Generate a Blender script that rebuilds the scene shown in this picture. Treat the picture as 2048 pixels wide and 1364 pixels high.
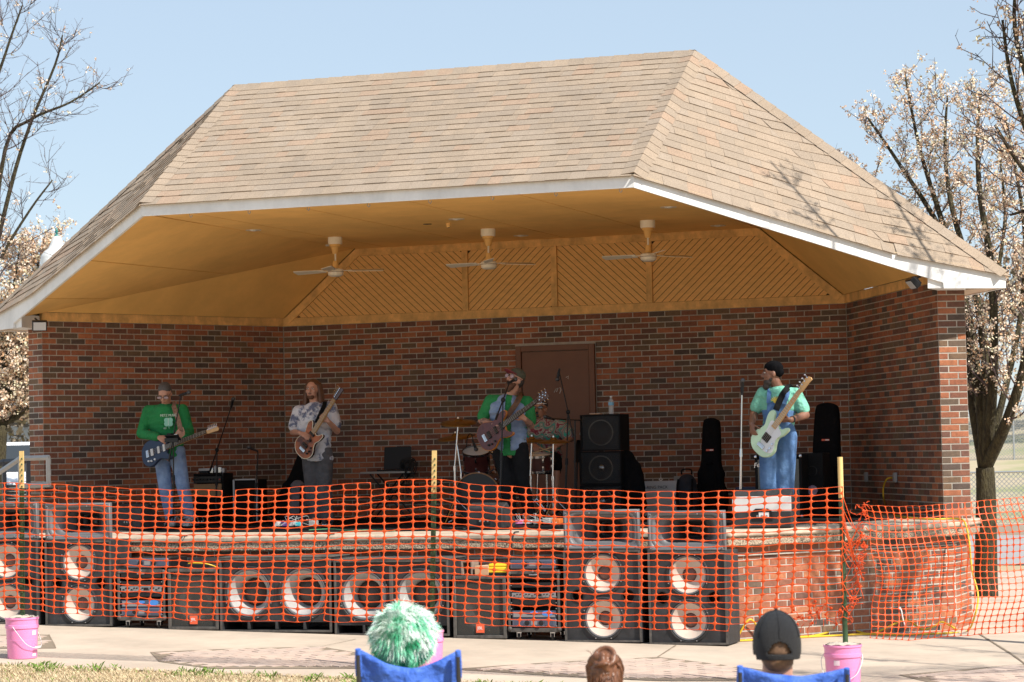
import bpy, bmesh, math, random
from mathutils import Vector as V, Matrix as Mx, Euler
for o in list(bpy.data.objects): bpy.data.objects.remove(o)
sc = bpy.context.scene
COL = sc.collection
R = math.radians
random.seed(7)
# ---------------------------------------------------------------- camera (metres; stage floor z=0, back wall y=0)
FPX, CPOS = 5056.49, V((9.8847, -29.5539, 0.7863))
yaw, pit, rol = -0.339511, 0.044234, 0.022408
FW = V((math.sin(yaw)*math.cos(pit), math.cos(yaw)*math.cos(pit), math.sin(pit)))
_r = FW.cross(V((0, 0, 1))).normalized(); _u = _r.cross(FW)
RT = _r*math.cos(rol) - _u*math.sin(rol); UP = _r*math.sin(rol) + _u*math.cos(rol)
cd = bpy.data.cameras.new('camera'); cam = bpy.data.objects.new('camera', cd); COL.objects.link(cam)
m3 = Mx((RT, UP, -FW)).transposed()
cam.matrix_world = Mx.Translation(CPOS) @ m3.to_4x4()
cd.sensor_width = 36; cd.lens = FPX/2048*36; cd.clip_end = 3000; cd.clip_start = .1
cd.dof.use_dof = True; cd.dof.focus_distance = 24.5; cd.dof.aperture_fstop = 6.5
sc.camera = cam
# ---------------------------------------------------------------- sky, sun, exposure
SUN = V((0.73, -0.32, 0.86)).normalized()
w = bpy.data.worlds.new('World'); sc.world = w; w.use_nodes = True
nt = w.node_tree; bg = nt.nodes['Background']
sky = nt.nodes.new('ShaderNodeTexSky'); sky.sky_type = 'NISHITA'; sky.sun_disc = False
sky.sun_elevation = math.asin(SUN.z); sky.sun_rotation = math.atan2(SUN.x, SUN.y)
sky.air_density = 1.0; sky.dust_density = 0.3; sky.ozone_density = 1.5; sky.altitude = 200
mixn = nt.nodes.new('ShaderNodeMix'); mixn.data_type = 'RGBA'; mixn.inputs[0].default_value = .7; mixn.inputs[7].default_value = (3.3, 3.98, 4.75, 1)   # even pale spring haze
nt.links.new(sky.outputs[0], mixn.inputs[6]); nt.links.new(mixn.outputs[2], bg.inputs[0]); bg.inputs[1].default_value = 0.118
sl = bpy.data.lights.new('sun', 'SUN'); sl.energy = 5.0; sl.angle = R(.53); sl.color = (1, .95, .87)
so = bpy.data.objects.new('sun', sl); COL.objects.link(so)
so.rotation_euler = SUN.to_track_quat('Z', 'Y').to_euler()
vs = sc.view_settings; vs.view_transform = 'Standard'; vs.look = 'None'; vs.gamma = 1; vs.exposure = 0.56
sc.render.resolution_x, sc.render.resolution_y = 1024, 682
# ---------------------------------------------------------------- pixels (of the 2048 px photograph) to points
def ray(x, y): return FW + RT*((x-1024)/FPX) - UP*((y-682)/FPX)
def onz(x, y, z):
    d = ray(x, y); return CPOS + d*((z-CPOS.z)/d.z)
def ony(x, y, Y):
    d = ray(x, y); return CPOS + d*((Y-CPOS.y)/d.y)
def ond(x, y, D): return CPOS + ray(x, y)*D
def gz(x, y):
    a = -.953 - .0254*max(-9, min(9, x)) + .02*min(0, max(-3.6, y+6.75))
    t = max(0, min(1, (-10.3-y)/4)); t = t*t*(3-2*t)
    if x > 9 or x < -9 or y > 2:
        e = max(max(0, abs(x)-9), max(0, y-2)); s = min(1, e/10); a = a*(1-s) - 1.1*s
    a = a*(1-t) - 1.0*t
    if x < -7 and y > 0: a += .42*min(1, (-7-x)/5)*min(1, y/6)
    return a
def ong(x, y):
    z = -1.
    for i in range(25):
        P = onz(x, y, z); z = .5*z + .5*gz(P.x, P.y)
    return V((P.x, P.y, gz(P.x, P.y)))
# ---------------------------------------------------------------- materials
MAT = {}
def mat(name, col, rough=.6, metal=0., var=0., scale=8., bump=0., bscale=None, col2=None, spec=.5, trans=0., alpha=1, emit=None, stretch=None, subsurf=0., coat=0., obj=False, detail=6, thr=None, bdist=.01, grime=None):
    """principled material; var / col2 mix by noise; bump = fine relief"""
    m = bpy.data.materials.new(name); m.use_nodes = True; t = m.node_tree; b = t.nodes['Principled BSDF']
    c = (*col, 1) if len(col) == 3 else col
    b.inputs['Base Color'].default_value = c; b.inputs['Roughness'].default_value = rough; b.inputs['Metallic'].default_value = metal
    b.inputs['Specular IOR Level'].default_value = spec
    if trans: b.inputs['Transmission Weight'].default_value = trans
    if alpha < 1: b.inputs['Alpha'].default_value = alpha
    if coat: b.inputs['Coat Weight'].default_value = coat; b.inputs['Coat Roughness'].default_value = .08
    if subsurf: b.inputs['Subsurface Weight'].default_value = subsurf; b.inputs['Subsurface Radius'].default_value = (.02, .008, .004)
    if emit: b.inputs['Emission Color'].default_value = (*emit[0], 1); b.inputs['Emission Strength'].default_value = emit[1]
    tc = t.nodes.new('ShaderNodeNewGeometry'); src = tc.outputs['Position']
    if stretch:
        mp = t.nodes.new('ShaderNodeMapping'); mp.inputs['Scale'].default_value = stretch; t.links.new(src, mp.inputs[0]); src = mp.outputs[0]
    if var or col2:
        n = t.nodes.new('ShaderNodeTexNoise'); n.inputs['Scale'].default_value = scale; n.inputs['Detail'].default_value = detail; n.inputs['Roughness'].default_value = .65
        t.links.new(src, n.inputs[0])
        cr = t.nodes.new('ShaderNodeValToRGB'); e = cr.color_ramp.elements
        lo, hi = thr if thr else (.3, .7)
        e[0].position, e[1].position = lo, hi
        if col2: e[0].color, e[1].color = c, (*col2, 1)
        else:
            e[0].color = tuple(x*(1-var) for x in c[:3])+(1,); e[1].color = tuple(min(1, x*(1+var)) for x in c[:3])+(1,)
        t.links.new(n.outputs['Fac'], cr.inputs[0]); t.links.new(cr.outputs[0], b.inputs['Base Color'])
    if grime:     # weathering with a shape of its own: slow blotches and runs
        gsc, glo = grime; g1 = t.nodes.new('ShaderNodeTexNoise'); g1.inputs['Scale'].default_value = gsc; g1.inputs['Detail'].default_value = 7; g1.inputs['Roughness'].default_value = .7; gm = t.nodes.new('ShaderNodeMapping'); gm.inputs['Scale'].default_value = (1, 1, .55); t.links.new(tc.outputs['Position'], gm.inputs[0]); t.links.new(gm.outputs[0], g1.inputs[0])
        g2 = t.nodes.new('ShaderNodeValToRGB'); g2.color_ramp.elements[0].position = .36; g2.color_ramp.elements[1].position = .62; g2.color_ramp.elements[0].color = (glo, glo, glo, 1); g2.color_ramp.elements[1].color = (1.06, 1.06, 1.06, 1); t.links.new(g1.outputs['Fac'], g2.inputs[0])
        mxg = t.nodes.new('ShaderNodeMix'); mxg.data_type = 'RGBA'; mxg.blend_type = 'MULTIPLY'; mxg.inputs[0].default_value = 1; mxg.inputs[6].default_value = c
        if var or col2: t.links.new(cr.outputs[0], mxg.inputs[6])
        t.links.new(g2.outputs[0], mxg.inputs[7]); t.links.new(mxg.outputs[2], b.inputs['Base Color'])
    if bump:
        n2 = t.nodes.new('ShaderNodeTexNoise'); n2.inputs['Scale'].default_value = bscale or scale*4; n2.inputs['Detail'].default_value = 4
        t.links.new(src, n2.inputs[0]); bp = t.nodes.new('ShaderNodeBump'); bp.inputs['Strength'].default_value = bump; bp.inputs['Distance'].default_value = bdist
        t.links.new(n2.outputs['Fac'], bp.inputs['Height']); t.links.new(bp.outputs[0], b.inputs['Normal'])
    MAT[name] = m; return m
# ---------------------------------------------------------------- mesh builder
OFF = {}
class MB:
    def __init__(s): s.v = []; s.f = []; s.m = []; s.c = []
    def add(s, vs, fs, mi=0):
        b = len(s.v); s.v += [tuple(x) for x in vs]; s.f += [tuple(b+i for i in f) for f in fs]; s.m += [mi]*len(fs); return s
    def box(s, c, size, Rm=None, mi=0, taper=(1, 1)):
        c = V(c); x, y, z = (d/2 for d in size); P = []
        for dz in (-1, 1):
            k = (1, 1) if dz < 0 else taper
            for dx, dy in ((-1, -1), (1, -1), (1, 1), (-1, 1)):
                q = V((dx*x*k[0], dy*y*k[1], dz*z)); P.append(c + (Rm @ q if Rm else q))
        return s.add(P, [(3, 2, 1, 0), (4, 5, 6, 7), (0, 1, 5, 4), (1, 2, 6, 5), (2, 3, 7, 6), (3, 0, 4, 7)], mi)
    def hexa(s, P, mi=0):   # 8 points: bottom 4 ccw, top 4
        return s.add(P, [(3, 2, 1, 0), (4, 5, 6, 7), (0, 1, 5, 4), (1, 2, 6, 5), (2, 3, 7, 6), (3, 0, 4, 7)], mi)
    def tube(s, pts, rad, n=8, mi=0, cap=True, flat=None):
        pts = [V(p) for p in pts]; L = len(pts)
        if not hasattr(rad, '__len__'): rad = [rad]*L
        P = []; prev = None
        for i, p in enumerate(pts):
            d = (pts[min(i+1, L-1)] - pts[max(i-1, 0)])
            if d.length < 1e-9: d = V((0, 0, 1))
            d.normalize()
            if prev is None:
                a = V((0, 0, 1)) if abs(d.z) < .9 else V((1, 0, 0)); e = a.cross(d).normalized()
            else:
                e = prev - d*prev.dot(d); e = e.normalized() if e.length > 1e-6 else d.orthogonal().normalized()
            prev = e; g = d.cross(e); k = flat or 1
            for j in range(n):
                an = 2*math.pi*j/n; P.append(p + (e*math.cos(an) + g*math.sin(an)*k)*rad[i])
        F = [(i*n+j, i*n+(j+1) % n, (i+1)*n+(j+1) % n, (i+1)*n+j) for i in range(L-1) for j in range(n)]
        if cap: F += [tuple(reversed(range(n))), tuple((L-1)*n+j for j in range(n))]
        return s.add(P, F, mi)
    def rod(s, a, b, r, r2=None, n=8, mi=0): return s.tube([a, b], [r, r2 if r2 is not None else r], n, mi)
    def lathe(s, prof, n=24, T=None, mi=0, cap=True):
        T = T or Mx.Identity(4); P = []; L = len(prof)
        for r, z in prof:
            for j in range(n):
                a = 2*math.pi*j/n; P.append(T @ V((max(r, 1e-5)*math.cos(a), max(r, 1e-5)*math.sin(a), z)))
        F = [(i*n+j, i*n+(j+1) % n, (i+1)*n+(j+1) % n, (i+1)*n+j) for i in range(L-1) for j in range(n)]
        if cap and prof[0][0] > 1e-4: F.append(tuple(reversed(range(n))))
        if cap and prof[-1][0] > 1e-4: F.append(tuple((L-1)*n+j for j in range(n)))
        return s.add(P, F, mi)
    def prism(s, poly, z0, z1, T=None, mi=0, mi2=None):
        T = T or Mx.Identity(4); n = len(poly)
        P = [T @ V((x, y, z0)) for x, y in poly] + [T @ V((x, y, z1)) for x, y in poly]
        s.add(P, [tuple(reversed(range(n)))], mi); b = len(s.v)-2*n
        s.f.append(tuple(b+n+i for i in range(n))); s.m.append(mi if mi2 is None else mi2)
        for i in range(n): s.f.append((b+i, b+(i+1) % n, b+n+(i+1) % n, b+n+i)); s.m.append(mi)
        return s
    def ell(s, c, rad, Rm=None, n=12, mi=0):
        c = V(c); rad = (rad,)*3 if not hasattr(rad, '__len__') else rad; P = []; h = n//2
        for i in range(1, h):
            t = math.pi*i/h
            for j in range(n):
                a = 2*math.pi*j/n; q = V((rad[0]*math.sin(t)*math.cos(a), rad[1]*math.sin(t)*math.sin(a), -rad[2]*math.cos(t))); P.append(c + (Rm @ q if Rm else q))
        for z in (-1, 1):
            q = V((0, 0, z*rad[2])); P.append(c + (Rm @ q if Rm else q))
        F = [(i*n+j, i*n+(j+1) % n, (i+1)*n+(j+1) % n, (i+1)*n+j) for i in range(h-2) for j in range(n)]
        b, t = len(P)-2, len(P)-1
        F += [(b, (j+1) % n, j) for j in range(n)] + [(t, (h-2)*n+j, (h-2)*n+(j+1) % n) for j in range(n)]
        return s.add(P, F, mi)
    def cap(s, a, ra, b, rb, n=10, mi=0):      # tapered capsule
        a, b = V(a), V(b); d = b-a; L = d.length; d = d.normalized() if L > 1e-6 else V((0, 0, 1))
        pts, rr = [], []
        for t in (-88, -60, -30): pts.append(a + d*ra*math.sin(R(t))); rr.append(ra*math.cos(R(t)))
        pts.append(a); rr.append(ra); pts.append(b + d*1e-4); rr.append(rb)
        for t in (30, 60, 88): pts.append(b + d*rb*math.sin(R(t))); rr.append(rb*math.cos(R(t)))
        return s.tube(pts, rr, n, mi)
    def quad(s, a, b, c, d, mi=0): return s.add([a, b, c, d], [(0, 1, 2, 3)], mi)
    def mesh(s, name, mats, off=None, sharp=38):
        me = bpy.data.meshes.new(name); o = off or V((0, 0, 0))
        me.from_pydata([(x-o.x, y-o.y, z-o.z) for x, y, z in s.v], [], s.f)
        for m in (mats if isinstance(mats, (list, tuple)) else [mats]): me.materials.append(MAT[m] if isinstance(m, str) else m)
        me.polygons.foreach_set('material_index', s.m)
        me.polygons.foreach_set('use_smooth', [True]*len(s.f)); me.update()
        if sharp: me.set_sharp_from_angle(angle=R(sharp))
        return me
    def build(s, name, mats, parent=None, bevel=0, sharp=38, fix=False, **tagkw):
        off = OFF.get(parent, V((0, 0, 0))) if parent is not None else V((0, 0, 0))
        me = s.mesh(name, mats, off, sharp)
        if fix:
            bm = bmesh.new(); bm.from_mesh(me); bmesh.ops.recalc_face_normals(bm, faces=bm.faces); bm.to_mesh(me); bm.free()
        return link(name, me, parent, bevel, off, **tagkw)
def link(name, me, parent=None, bevel=0, off=None, **tagkw):
    o = bpy.data.objects.new(name, me); COL.objects.link(o)
    if parent is not None: o.parent = parent; OFF[o] = off if off is not None else OFF.get(parent, V((0, 0, 0)))
    if bevel:
        b = o.modifiers.new('bevel', 'BEVEL'); b.width = bevel; b.segments = 2; b.limit_method = 'ANGLE'; b.angle_limit = R(40)
    if tagkw: tag(o, **tagkw)
    return o
def tag(o, label=None, cat=None, group=None, kind=None):
    if label: o['label'] = label
    if cat: o['category'] = cat
    if group: o['group'] = group
    if kind: o['kind'] = kind
    return o
def thing(name, label, cat, loc=(0, 0, 0), rz=0, group=None, world=False):
    """Empty at the thing's base; world=True: its parts are given in world coordinates"""
    o = bpy.data.objects.new(name, None); COL.objects.link(o); o.location = loc; o.rotation_euler = (0, 0, rz); o.empty_display_size = .1
    OFF[o] = V(loc) if world else V((0, 0, 0))
    return tag(o, label, cat, group)
def dup(root, loc, rz=0, label=None, group=None):
    def cp(o, par):
        c = o.copy(); COL.objects.link(c)
        if par is not None: c.parent = par
        for ch in list(o.children): cp(ch, c)
        return c
    r = cp(root, None); r.location = loc; r.rotation_euler = (0, 0, rz)
    if label: r['label'] = label
    if group: r['group'] = group
    return r
def frame(o, x, z):   # matrix with origin o, x axis, z approx
    x = V(x).normalized(); y = V(z).cross(x).normalized(); z = x.cross(y)
    return Mx.Translation(V(o)) @ Mx((x, y, z)).transposed().to_4x4()
def remesh(mb, voxel, smooth=3, sm=.5):
    me = mb.mesh('tmp', []  if True else None, sharp=0); o = bpy.data.objects.new('tmp', me); COL.objects.link(o)
    r = o.modifiers.new('r', 'REMESH'); r.mode = 'VOXEL'; r.voxel_size = voxel; r.use_smooth_shade = True
    if smooth:
        s = o.modifiers.new('s', 'SMOOTH'); s.iterations = smooth; s.factor = sm
    dg = bpy.context.evaluated_depsgraph_get(); ev = o.evaluated_get(dg); m2 = bpy.data.meshes.new_from_object(ev, depsgraph=dg)
    bpy.data.objects.remove(o); bpy.data.meshes.remove(me)
    m2.materials.clear(); return m2
def lerp(a, b, t): return a + (b-a)*t
def cr_path(pts, n=6):   # Catmull-Rom through points
    P = [V(p) for p in pts]; out = []
    for i in range(len(P)-1):
        p0, p1, p2, p3 = P[max(i-1, 0)], P[i], P[i+1], P[min(i+2, len(P)-1)]
        for k in range(n):
            t = k/n; out.append(.5*((2*p1) + (p2-p0)*t + (2*p0-5*p1+4*p2-p3)*t*t + (3*p1-p0-3*p2+p3)*t**3))
    return out + [P[-1]]
# ---------------------------------------------------------------- shared materials
mat('concrete', (.475, .385, .30), .85, var=.10, scale=1.6, grime=(.9, .86), bump=.25, bscale=60)
mat('concrete_nosing', (.50, .40, .30), .8, grime=(2.5, .7), var=.18, scale=5, bump=.2, bscale=50)
mat('aggregate', (.12, .09, .065), .9, col2=(.52, .41, .29), scale=70, bump=.9, bscale=70, detail=3, thr=(.38, .62))
mat('mortar', (.45, .405, .345), .95, grime=(1.7, .72), var=.12, scale=20, bump=.4, bscale=150)
BRK = []
for i, c in enumerate([(.37, .130, .062), (.31, .108, .054), (.225, .088, .052), (.155, .072, .050), (.098, .068, .054), (.175, .106, .062), (.41, .150, .068), (.14, .094, .064)]):
    mat('brick_%d' % i, c, .85, grime=(1.4, .76), var=.22, scale=26, bump=.45, bscale=120); BRK.append('brick_%d' % i)
SHG = []
for i, c in enumerate([(.31, .238, .173), (.328, .25, .182), (.292, .228, .170), (.335, .236, .166), (.312, .245, .185)]):
    mat('shingle_%d' % i, c, .95, grime=(1.1, .9), var=.26, scale=95, bump=.5, bscale=260, detail=3); SHG.append('shingle_%d' % i)
mat('fascia_white', (.76, .76, .75), .55, var=.05, scale=3, grime=(2.2, .88))
mat('drip_tan', (.52, .40, .25), .6)
mat('ceiling_tan', (.92, .545, .175), .7, grime=(.8, .9), var=.05, scale=2.5)
mat('siding_tan', (.80, .465, .165), .75, var=.10, scale=6, stretch=(1, 1, 3))
mat('trim_tan', (.80, .47, .17), .75, grime=(5, .72), var=.18, scale=9)
mat('seam_dark', (.06, .04, .025), .9)
mat('soffit_pale', (.60, .47, .36), .8)
mat('door_brown', (.17, .068, .032), .55, var=.1, scale=4)
mat('black_carpet', (.010, .010, .011), .95, spec=.1, var=.3, scale=40, bump=.5, bscale=200)
mat('black_plastic', (.014, .014, .015), .5, spec=.3)
mat('black_metal', (.014, .014, .015), .35, metal=.3)
mat('black_fabric', (.008, .008, .009), .95, spec=.08, var=.3, scale=30, bump=.3, bscale=120)
mat('chrome', (.62, .62, .64), .18, metal=1)
mat('steel_dull', (.38, .38, .39), .42, metal=.8)
mat('grey_fabric', (.13, .13, .15), .9, var=.2, scale=20)
mat('rubber', (.02, .02, .02), .8)
mat('white_paint', (.72, .71, .69), .5)
mat('skin', (.52, .27, .185), .5, subsurf=.08, var=.08, scale=14)
mat('skin_tan', (.36, .17, .10), .5, subsurf=.06, var=.08, scale=14)
mat('skin_dark', (.22, .10, .06), .5, subsurf=.05, var=.08, scale=14)
mat('wood_maple', (.55, .32, .13), .4, var=.1, scale=20, stretch=(1, 6, 6))
mat('rosewood', (.035, .018, .012), .5)
mat('asphalt', (.16, .155, .15), .9, var=.15, scale=4, bump=.3, bscale=80)
# ================================================================ ground
def grid_z(name, xs, ys, dz, material, keep=None, **kw):
    m = MB(); nx, ny = len(xs), len(ys)
    m.v = [(x, y, gz(x, y)+dz) for y in ys for x in xs]
    for j in range(ny-1):
        for i in range(nx-1):
            if keep is None or keep((xs[i]+xs[i+1])/2, (ys[j]+ys[j+1])/2):
                m.f.append((j*nx+i, j*nx+i+1, (j+1)*nx+i+1, (j+1)*nx+i)); m.m.append(0)
    return m.build(name, material, sharp=0, **kw)
def span(a, b, s):
    n = max(1, round((b-a)/s)); return [a+(b-a)*i/n for i in range(n+1)]
mat('dry_lawn', (.30, .22, .12), .95, col2=(.46, .36, .22), scale=3, bump=.6, bscale=60)
far = [-900, -400, -200, -100, -60, -40, -30, -22]
xs = far + span(-16, 20, 1) + [28, 40, 60, 100, 200, 400, 900]
ys = far + span(-18, 12, 1) + [18, 28, 40, 60, 100, 200, 400, 900]
grid_z('ground', xs, ys, -.012, 'dry_lawn', kind='structure')
pave = grid_z('plaza_pavement', span(-13, 13, .5), [-10.05, -9.8] + span(-9.5, 7.5, .5), 0, 'concrete', kind='structure')
# ---- paver inlays: real bricks laid on the slant, joined (each is only 2-4 px high in the photo)
mat('paver_a', (.46, .35, .285), .9, var=.12, scale=8); mat('paver_b', (.49, .375, .30), .9, var=.12, scale=8); mat('paver_c', (.44, .345, .285), .9, var=.15, scale=8)
mat('joint_dirt', (.22, .17, .12), .95)
def inside(p, poly):
    c = False; n = len(poly)
    for i in range(n):
        a, b = poly[i], poly[i-1]
        if (a[1] > p[1]) != (b[1] > p[1]) and p[0] < (b[0]-a[0])*(p[1]-a[1])/(b[1]-a[1])+a[0]: c = not c
    return c
pv = MB(); bed = MB()
for poly in ([(300, 1305), (462, 1298), (640, 1294), (740, 1311), (905, 1338), (700, 1338), (425, 1338), (318, 1324)],
             [(905, 1339), (1000, 1332), (1130, 1324), (1315, 1315), (1473, 1334), (1560, 1345), (1480, 1362), (1300, 1362), (1100, 1352)],
             [(1798, 1351), (1968, 1336), (2100, 1325), (2200, 1375), (1900, 1375)],
             [(-60, 1270), (98, 1270), (112, 1297), (-70, 1298)]):
    P = [ong(*q) for q in poly]; P2 = [(q.x, q.y) for q in P]
    bed.add([(q.x, q.y, q.z+.004) for q in P], [tuple(reversed(range(len(P))))])
    x0, x1 = min(q[0] for q in P2), max(q[0] for q in P2); y0, y1 = min(q[1] for q in P2), max(q[1] for q in P2)
    an = R(62); ca, sa = math.cos(an), math.sin(an); L = 6
    for i in range(-40, 40):
        for j in range(-70, 70):
            a = (i+.5*(j % 2))*.205; b = j*.103; x = (x0+x1)/2+a*ca-b*sa; y = (y0+y1)/2+a*sa+b*ca
            if not (x0 < x < x1 and y0 < y < y1): continue
            q = [(x+dx*ca-dy*sa, y+dx*sa+dy*ca) for dx, dy in ((-.098, -.047), (.098, -.047), (.098, .047), (-.098, .047))]
            if all(inside(t, P2) for t in q):
                h = .007+random.uniform(0, .004); mi = random.randrange(3)
                pv.add([(u, v, gz(u, v)+h) for u, v in q]+[(u, v, gz(u, v)-.01) for u, v in q], [(0, 1, 2, 3), (0, 4, 5, 1), (1, 5, 6, 2), (2, 6, 7, 3), (3, 7, 4, 0)], mi)
bed.build('paver_bed', 'joint_dirt', pave, fix=True); pv.build('pavers', ['paver_a', 'paver_b', 'paver_c'], pave, kind='stuff')
jm = MB()
for pts, wd in (([(1958, 1268), (1990, 1288), (2060, 1336)], .022), ([(1352, 1291), (1315, 1315)], .012), ([(712, 1279), (640, 1294), (300, 1305)], .010), ([(640, 1294), (905, 1339)], .012), ([(905, 1339), (1130, 1324), (1315, 1315), (1560, 1345)], .012), ([(98, 1270), (112, 1297)], .012), ([(1798, 1351), (1968, 1336), (2060, 1328)], .012)):
    P = [ong(*q) for q in pts]
    for a, b in zip(P, P[1:]):
        n = max(1, int((b-a).length/.12)); prev = None
        for k in range(n+1):
            c = a.lerp(b, k/n); d = (b-a).normalized(); s = V((-d.y, d.x, 0))*wd*random.uniform(.3, .65); e = V((0, 0, gz(c.x, c.y)-c.z+.006))
            cur = (c+s+e, c-s+e)
            if prev: jm.quad(prev[0], prev[1], cur[1], cur[0])
            prev = cur
jm.build('joint_gap', 'joint_dirt', pave, fix=True)
# ================================================================ bandstand
BL, BR = V((-3.658, 0, 0)), V((3.658, 0, 0)); LP, RP = V((-5.305, -3.24, 0)), V((5.305, -3.24, 0))
ZT = 2.47; CO = .2032/3
band = thing('bandstand', 'brick bandstand with tan shingled roof, raised stage and open front', 'bandstand', (0, 0, -1), world=True)
bricks = []     # (centre, along, outward, length, colour, parent)
def brick_run(A, B, z0, z1, out, parent, phase=0, hole=None, flip=0):
    """running-bond courses from A to B; out = outward normal"""
    d = (B-A); L = d.length; d = d.normalized(); n = int((z1-z0)/CO+1e-6); top = z1
    for k in range(n+1):
        zc = top-(k+.5)*CO; h = CO
        if zc-CO/2 < z0-.001:
            h = CO/2+zc-z0
            if h < .02: continue
            zc = z0+h/2
        s = -(.1016 if (k+phase) % 2 else 0)
        while s < L-.004:
            a, b = max(s, 0), min(s+.2032, L); s += .2032
            segs = [(a, b)]
            if hole and zc < hole[2]: segs = [(a, min(b, hole[0])), (max(a, hole[1]), b)]
            for a, b in segs:
                if b-a < .03: continue
                c = A+d*((a+b)/2); bricks.append((V((c.x, c.y, zc)), d, out, b-a-.0115, h-.0112, parent))
def wall_part(name, foot, z0, z1):
    m = MB(); n = len(foot)
    m.prism([(p.x, p.y) for p in foot], z0, z1); return m.build(name, 'mortar', band, fix=True)
TH = .30
nb = V((0, 1, 0)); nr = V((.892, .451, 0)); nl = V((-.892, .451, 0)); REC = .0035
def inset(p, q): return p
doorL, doorR = ony(1033, 693, 0), ony(1190, 690, 0); DX0, DX1, DZ = doorL.x, doorR.x, doorL.z
inD = (DX0+3.658-.002, DX1+3.658+.002, DZ+.02)
# cores stand 8 mm behind the brick faces (the mortar)
bo = V((0, REC, 0)); BLo, BRo = BL+V((-.17, TH, 0)), BR+V((.17, TH, 0))
wb = wall_part('back_wall', [BL+bo, BR+bo, BRo, BLo], 0, ZT)
RPo = RP+nr*TH; LPo = LP+nl*TH
er = (RP-BR).normalized(); el = (LP-BL).normalized()
wr = wall_part('side_wall', [BR+nr*REC, BRo-V((0, REC, 0)), RPo-nr*REC-er*REC, RP+nr*REC-er*REC], 0, ZT)
wl = wall_part('side_wall', [BL+nl*REC, LP+nl*REC-el*REC, LPo-nl*REC-el*REC, BLo-V((0, REC, 0))], 0, ZT)
brick_run(BL, BR, 0, ZT, V((0, -1, 0)), wb, 0, inD)
brick_run(BR, RP, 0, ZT, -nr, wr, 1); brick_run(LP, BL, 0, ZT, -nl, wl, 1)
brick_run(RP, RPo, 0, ZT, er, wr, 0); brick_run(LPo, LP, 0, ZT, el, wl, 0)
brick_run(RPo, BRo, 0, ZT, nr, wr, 0); brick_run(BLo, LPo, 0, ZT, nl, wl, 0)
# stage: slab of two layers, brick plinth below
SF, SX, SS, SY = 3.78, 5.64, -6.2, -3.95
outl = [(-SF, SS), (SF, SS), (SX, SY), (5.66, -3.02), (4.1, .55), (-4.1, .55), (-5.66, -3.02), (-SX, SY)]
m = MB().prism(outl, -.062, 0); m.build('stage_slab', 'concrete_nosing', band, bevel=.018)
sh = [(x*.996, y*.997) for x, y in outl]
m = MB().prism(sh, -.145, -.062); m.build('slab_edge', 'aggregate', band, bevel=.006)
ins = [(-SF+.06, SS+.11), (SF-.06, SS+.11), (SX-.12, SY+.08), (SX-.10, -3.05), (4.0, .45), (-4.0, .45), (-SX+.10, -3.05), (-SX+.12, SY+.08)]
def shrink(poly, e):
    out = []; n = len(poly)
    for i in range(n):
        p0, p1, p2 = (V((*poly[(i+k) % n], 0)) for k in (-1, 0, 1)); d1, d2 = (p1-p0).normalized(), (p2-p1).normalized(); n1, n2 = V((-d1.y, d1.x, 0)), V((-d2.y, d2.x, 0)); b = (n1+n2).normalized(); q = p1+b*(e/max(.2, b.dot(n1))); out.append((q.x, q.y))
    return out
core = shrink(ins, .0035)
sw = MB().prism(core, -1.35, -.145).build('stage_wall', 'mortar', band)
for i, j in ((0, 1), (1, 2), (2, 3), (7, 0), (6, 7)):
    A, B = V((*ins[i], 0)), V((*ins[j], 0)); d = (B-A).normalized(); brick_run(A, B, -1.2, -.152, V((d.y, -d.x, 0)), sw, i)
# a soldier ledge under the slab
lm = MB()
for i, j in ((0, 1), (1, 2), (7, 0)):
    A, B = V((*ins[i], -.235)), V((*ins[j], -.235)); d = (B-A).normalized(); nn = V((d.y, -d.x, 0))
    lm.hexa([A+nn*.022-V((0, 0, .012)), B+nn*.022-V((0, 0, .012)), B-V((0, 0, .012)), A-V((0, 0, .012)), A+nn*.022, B+nn*.022, B, A])
lm.build('ledge', 'mortar', sw, fix=True)
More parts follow.
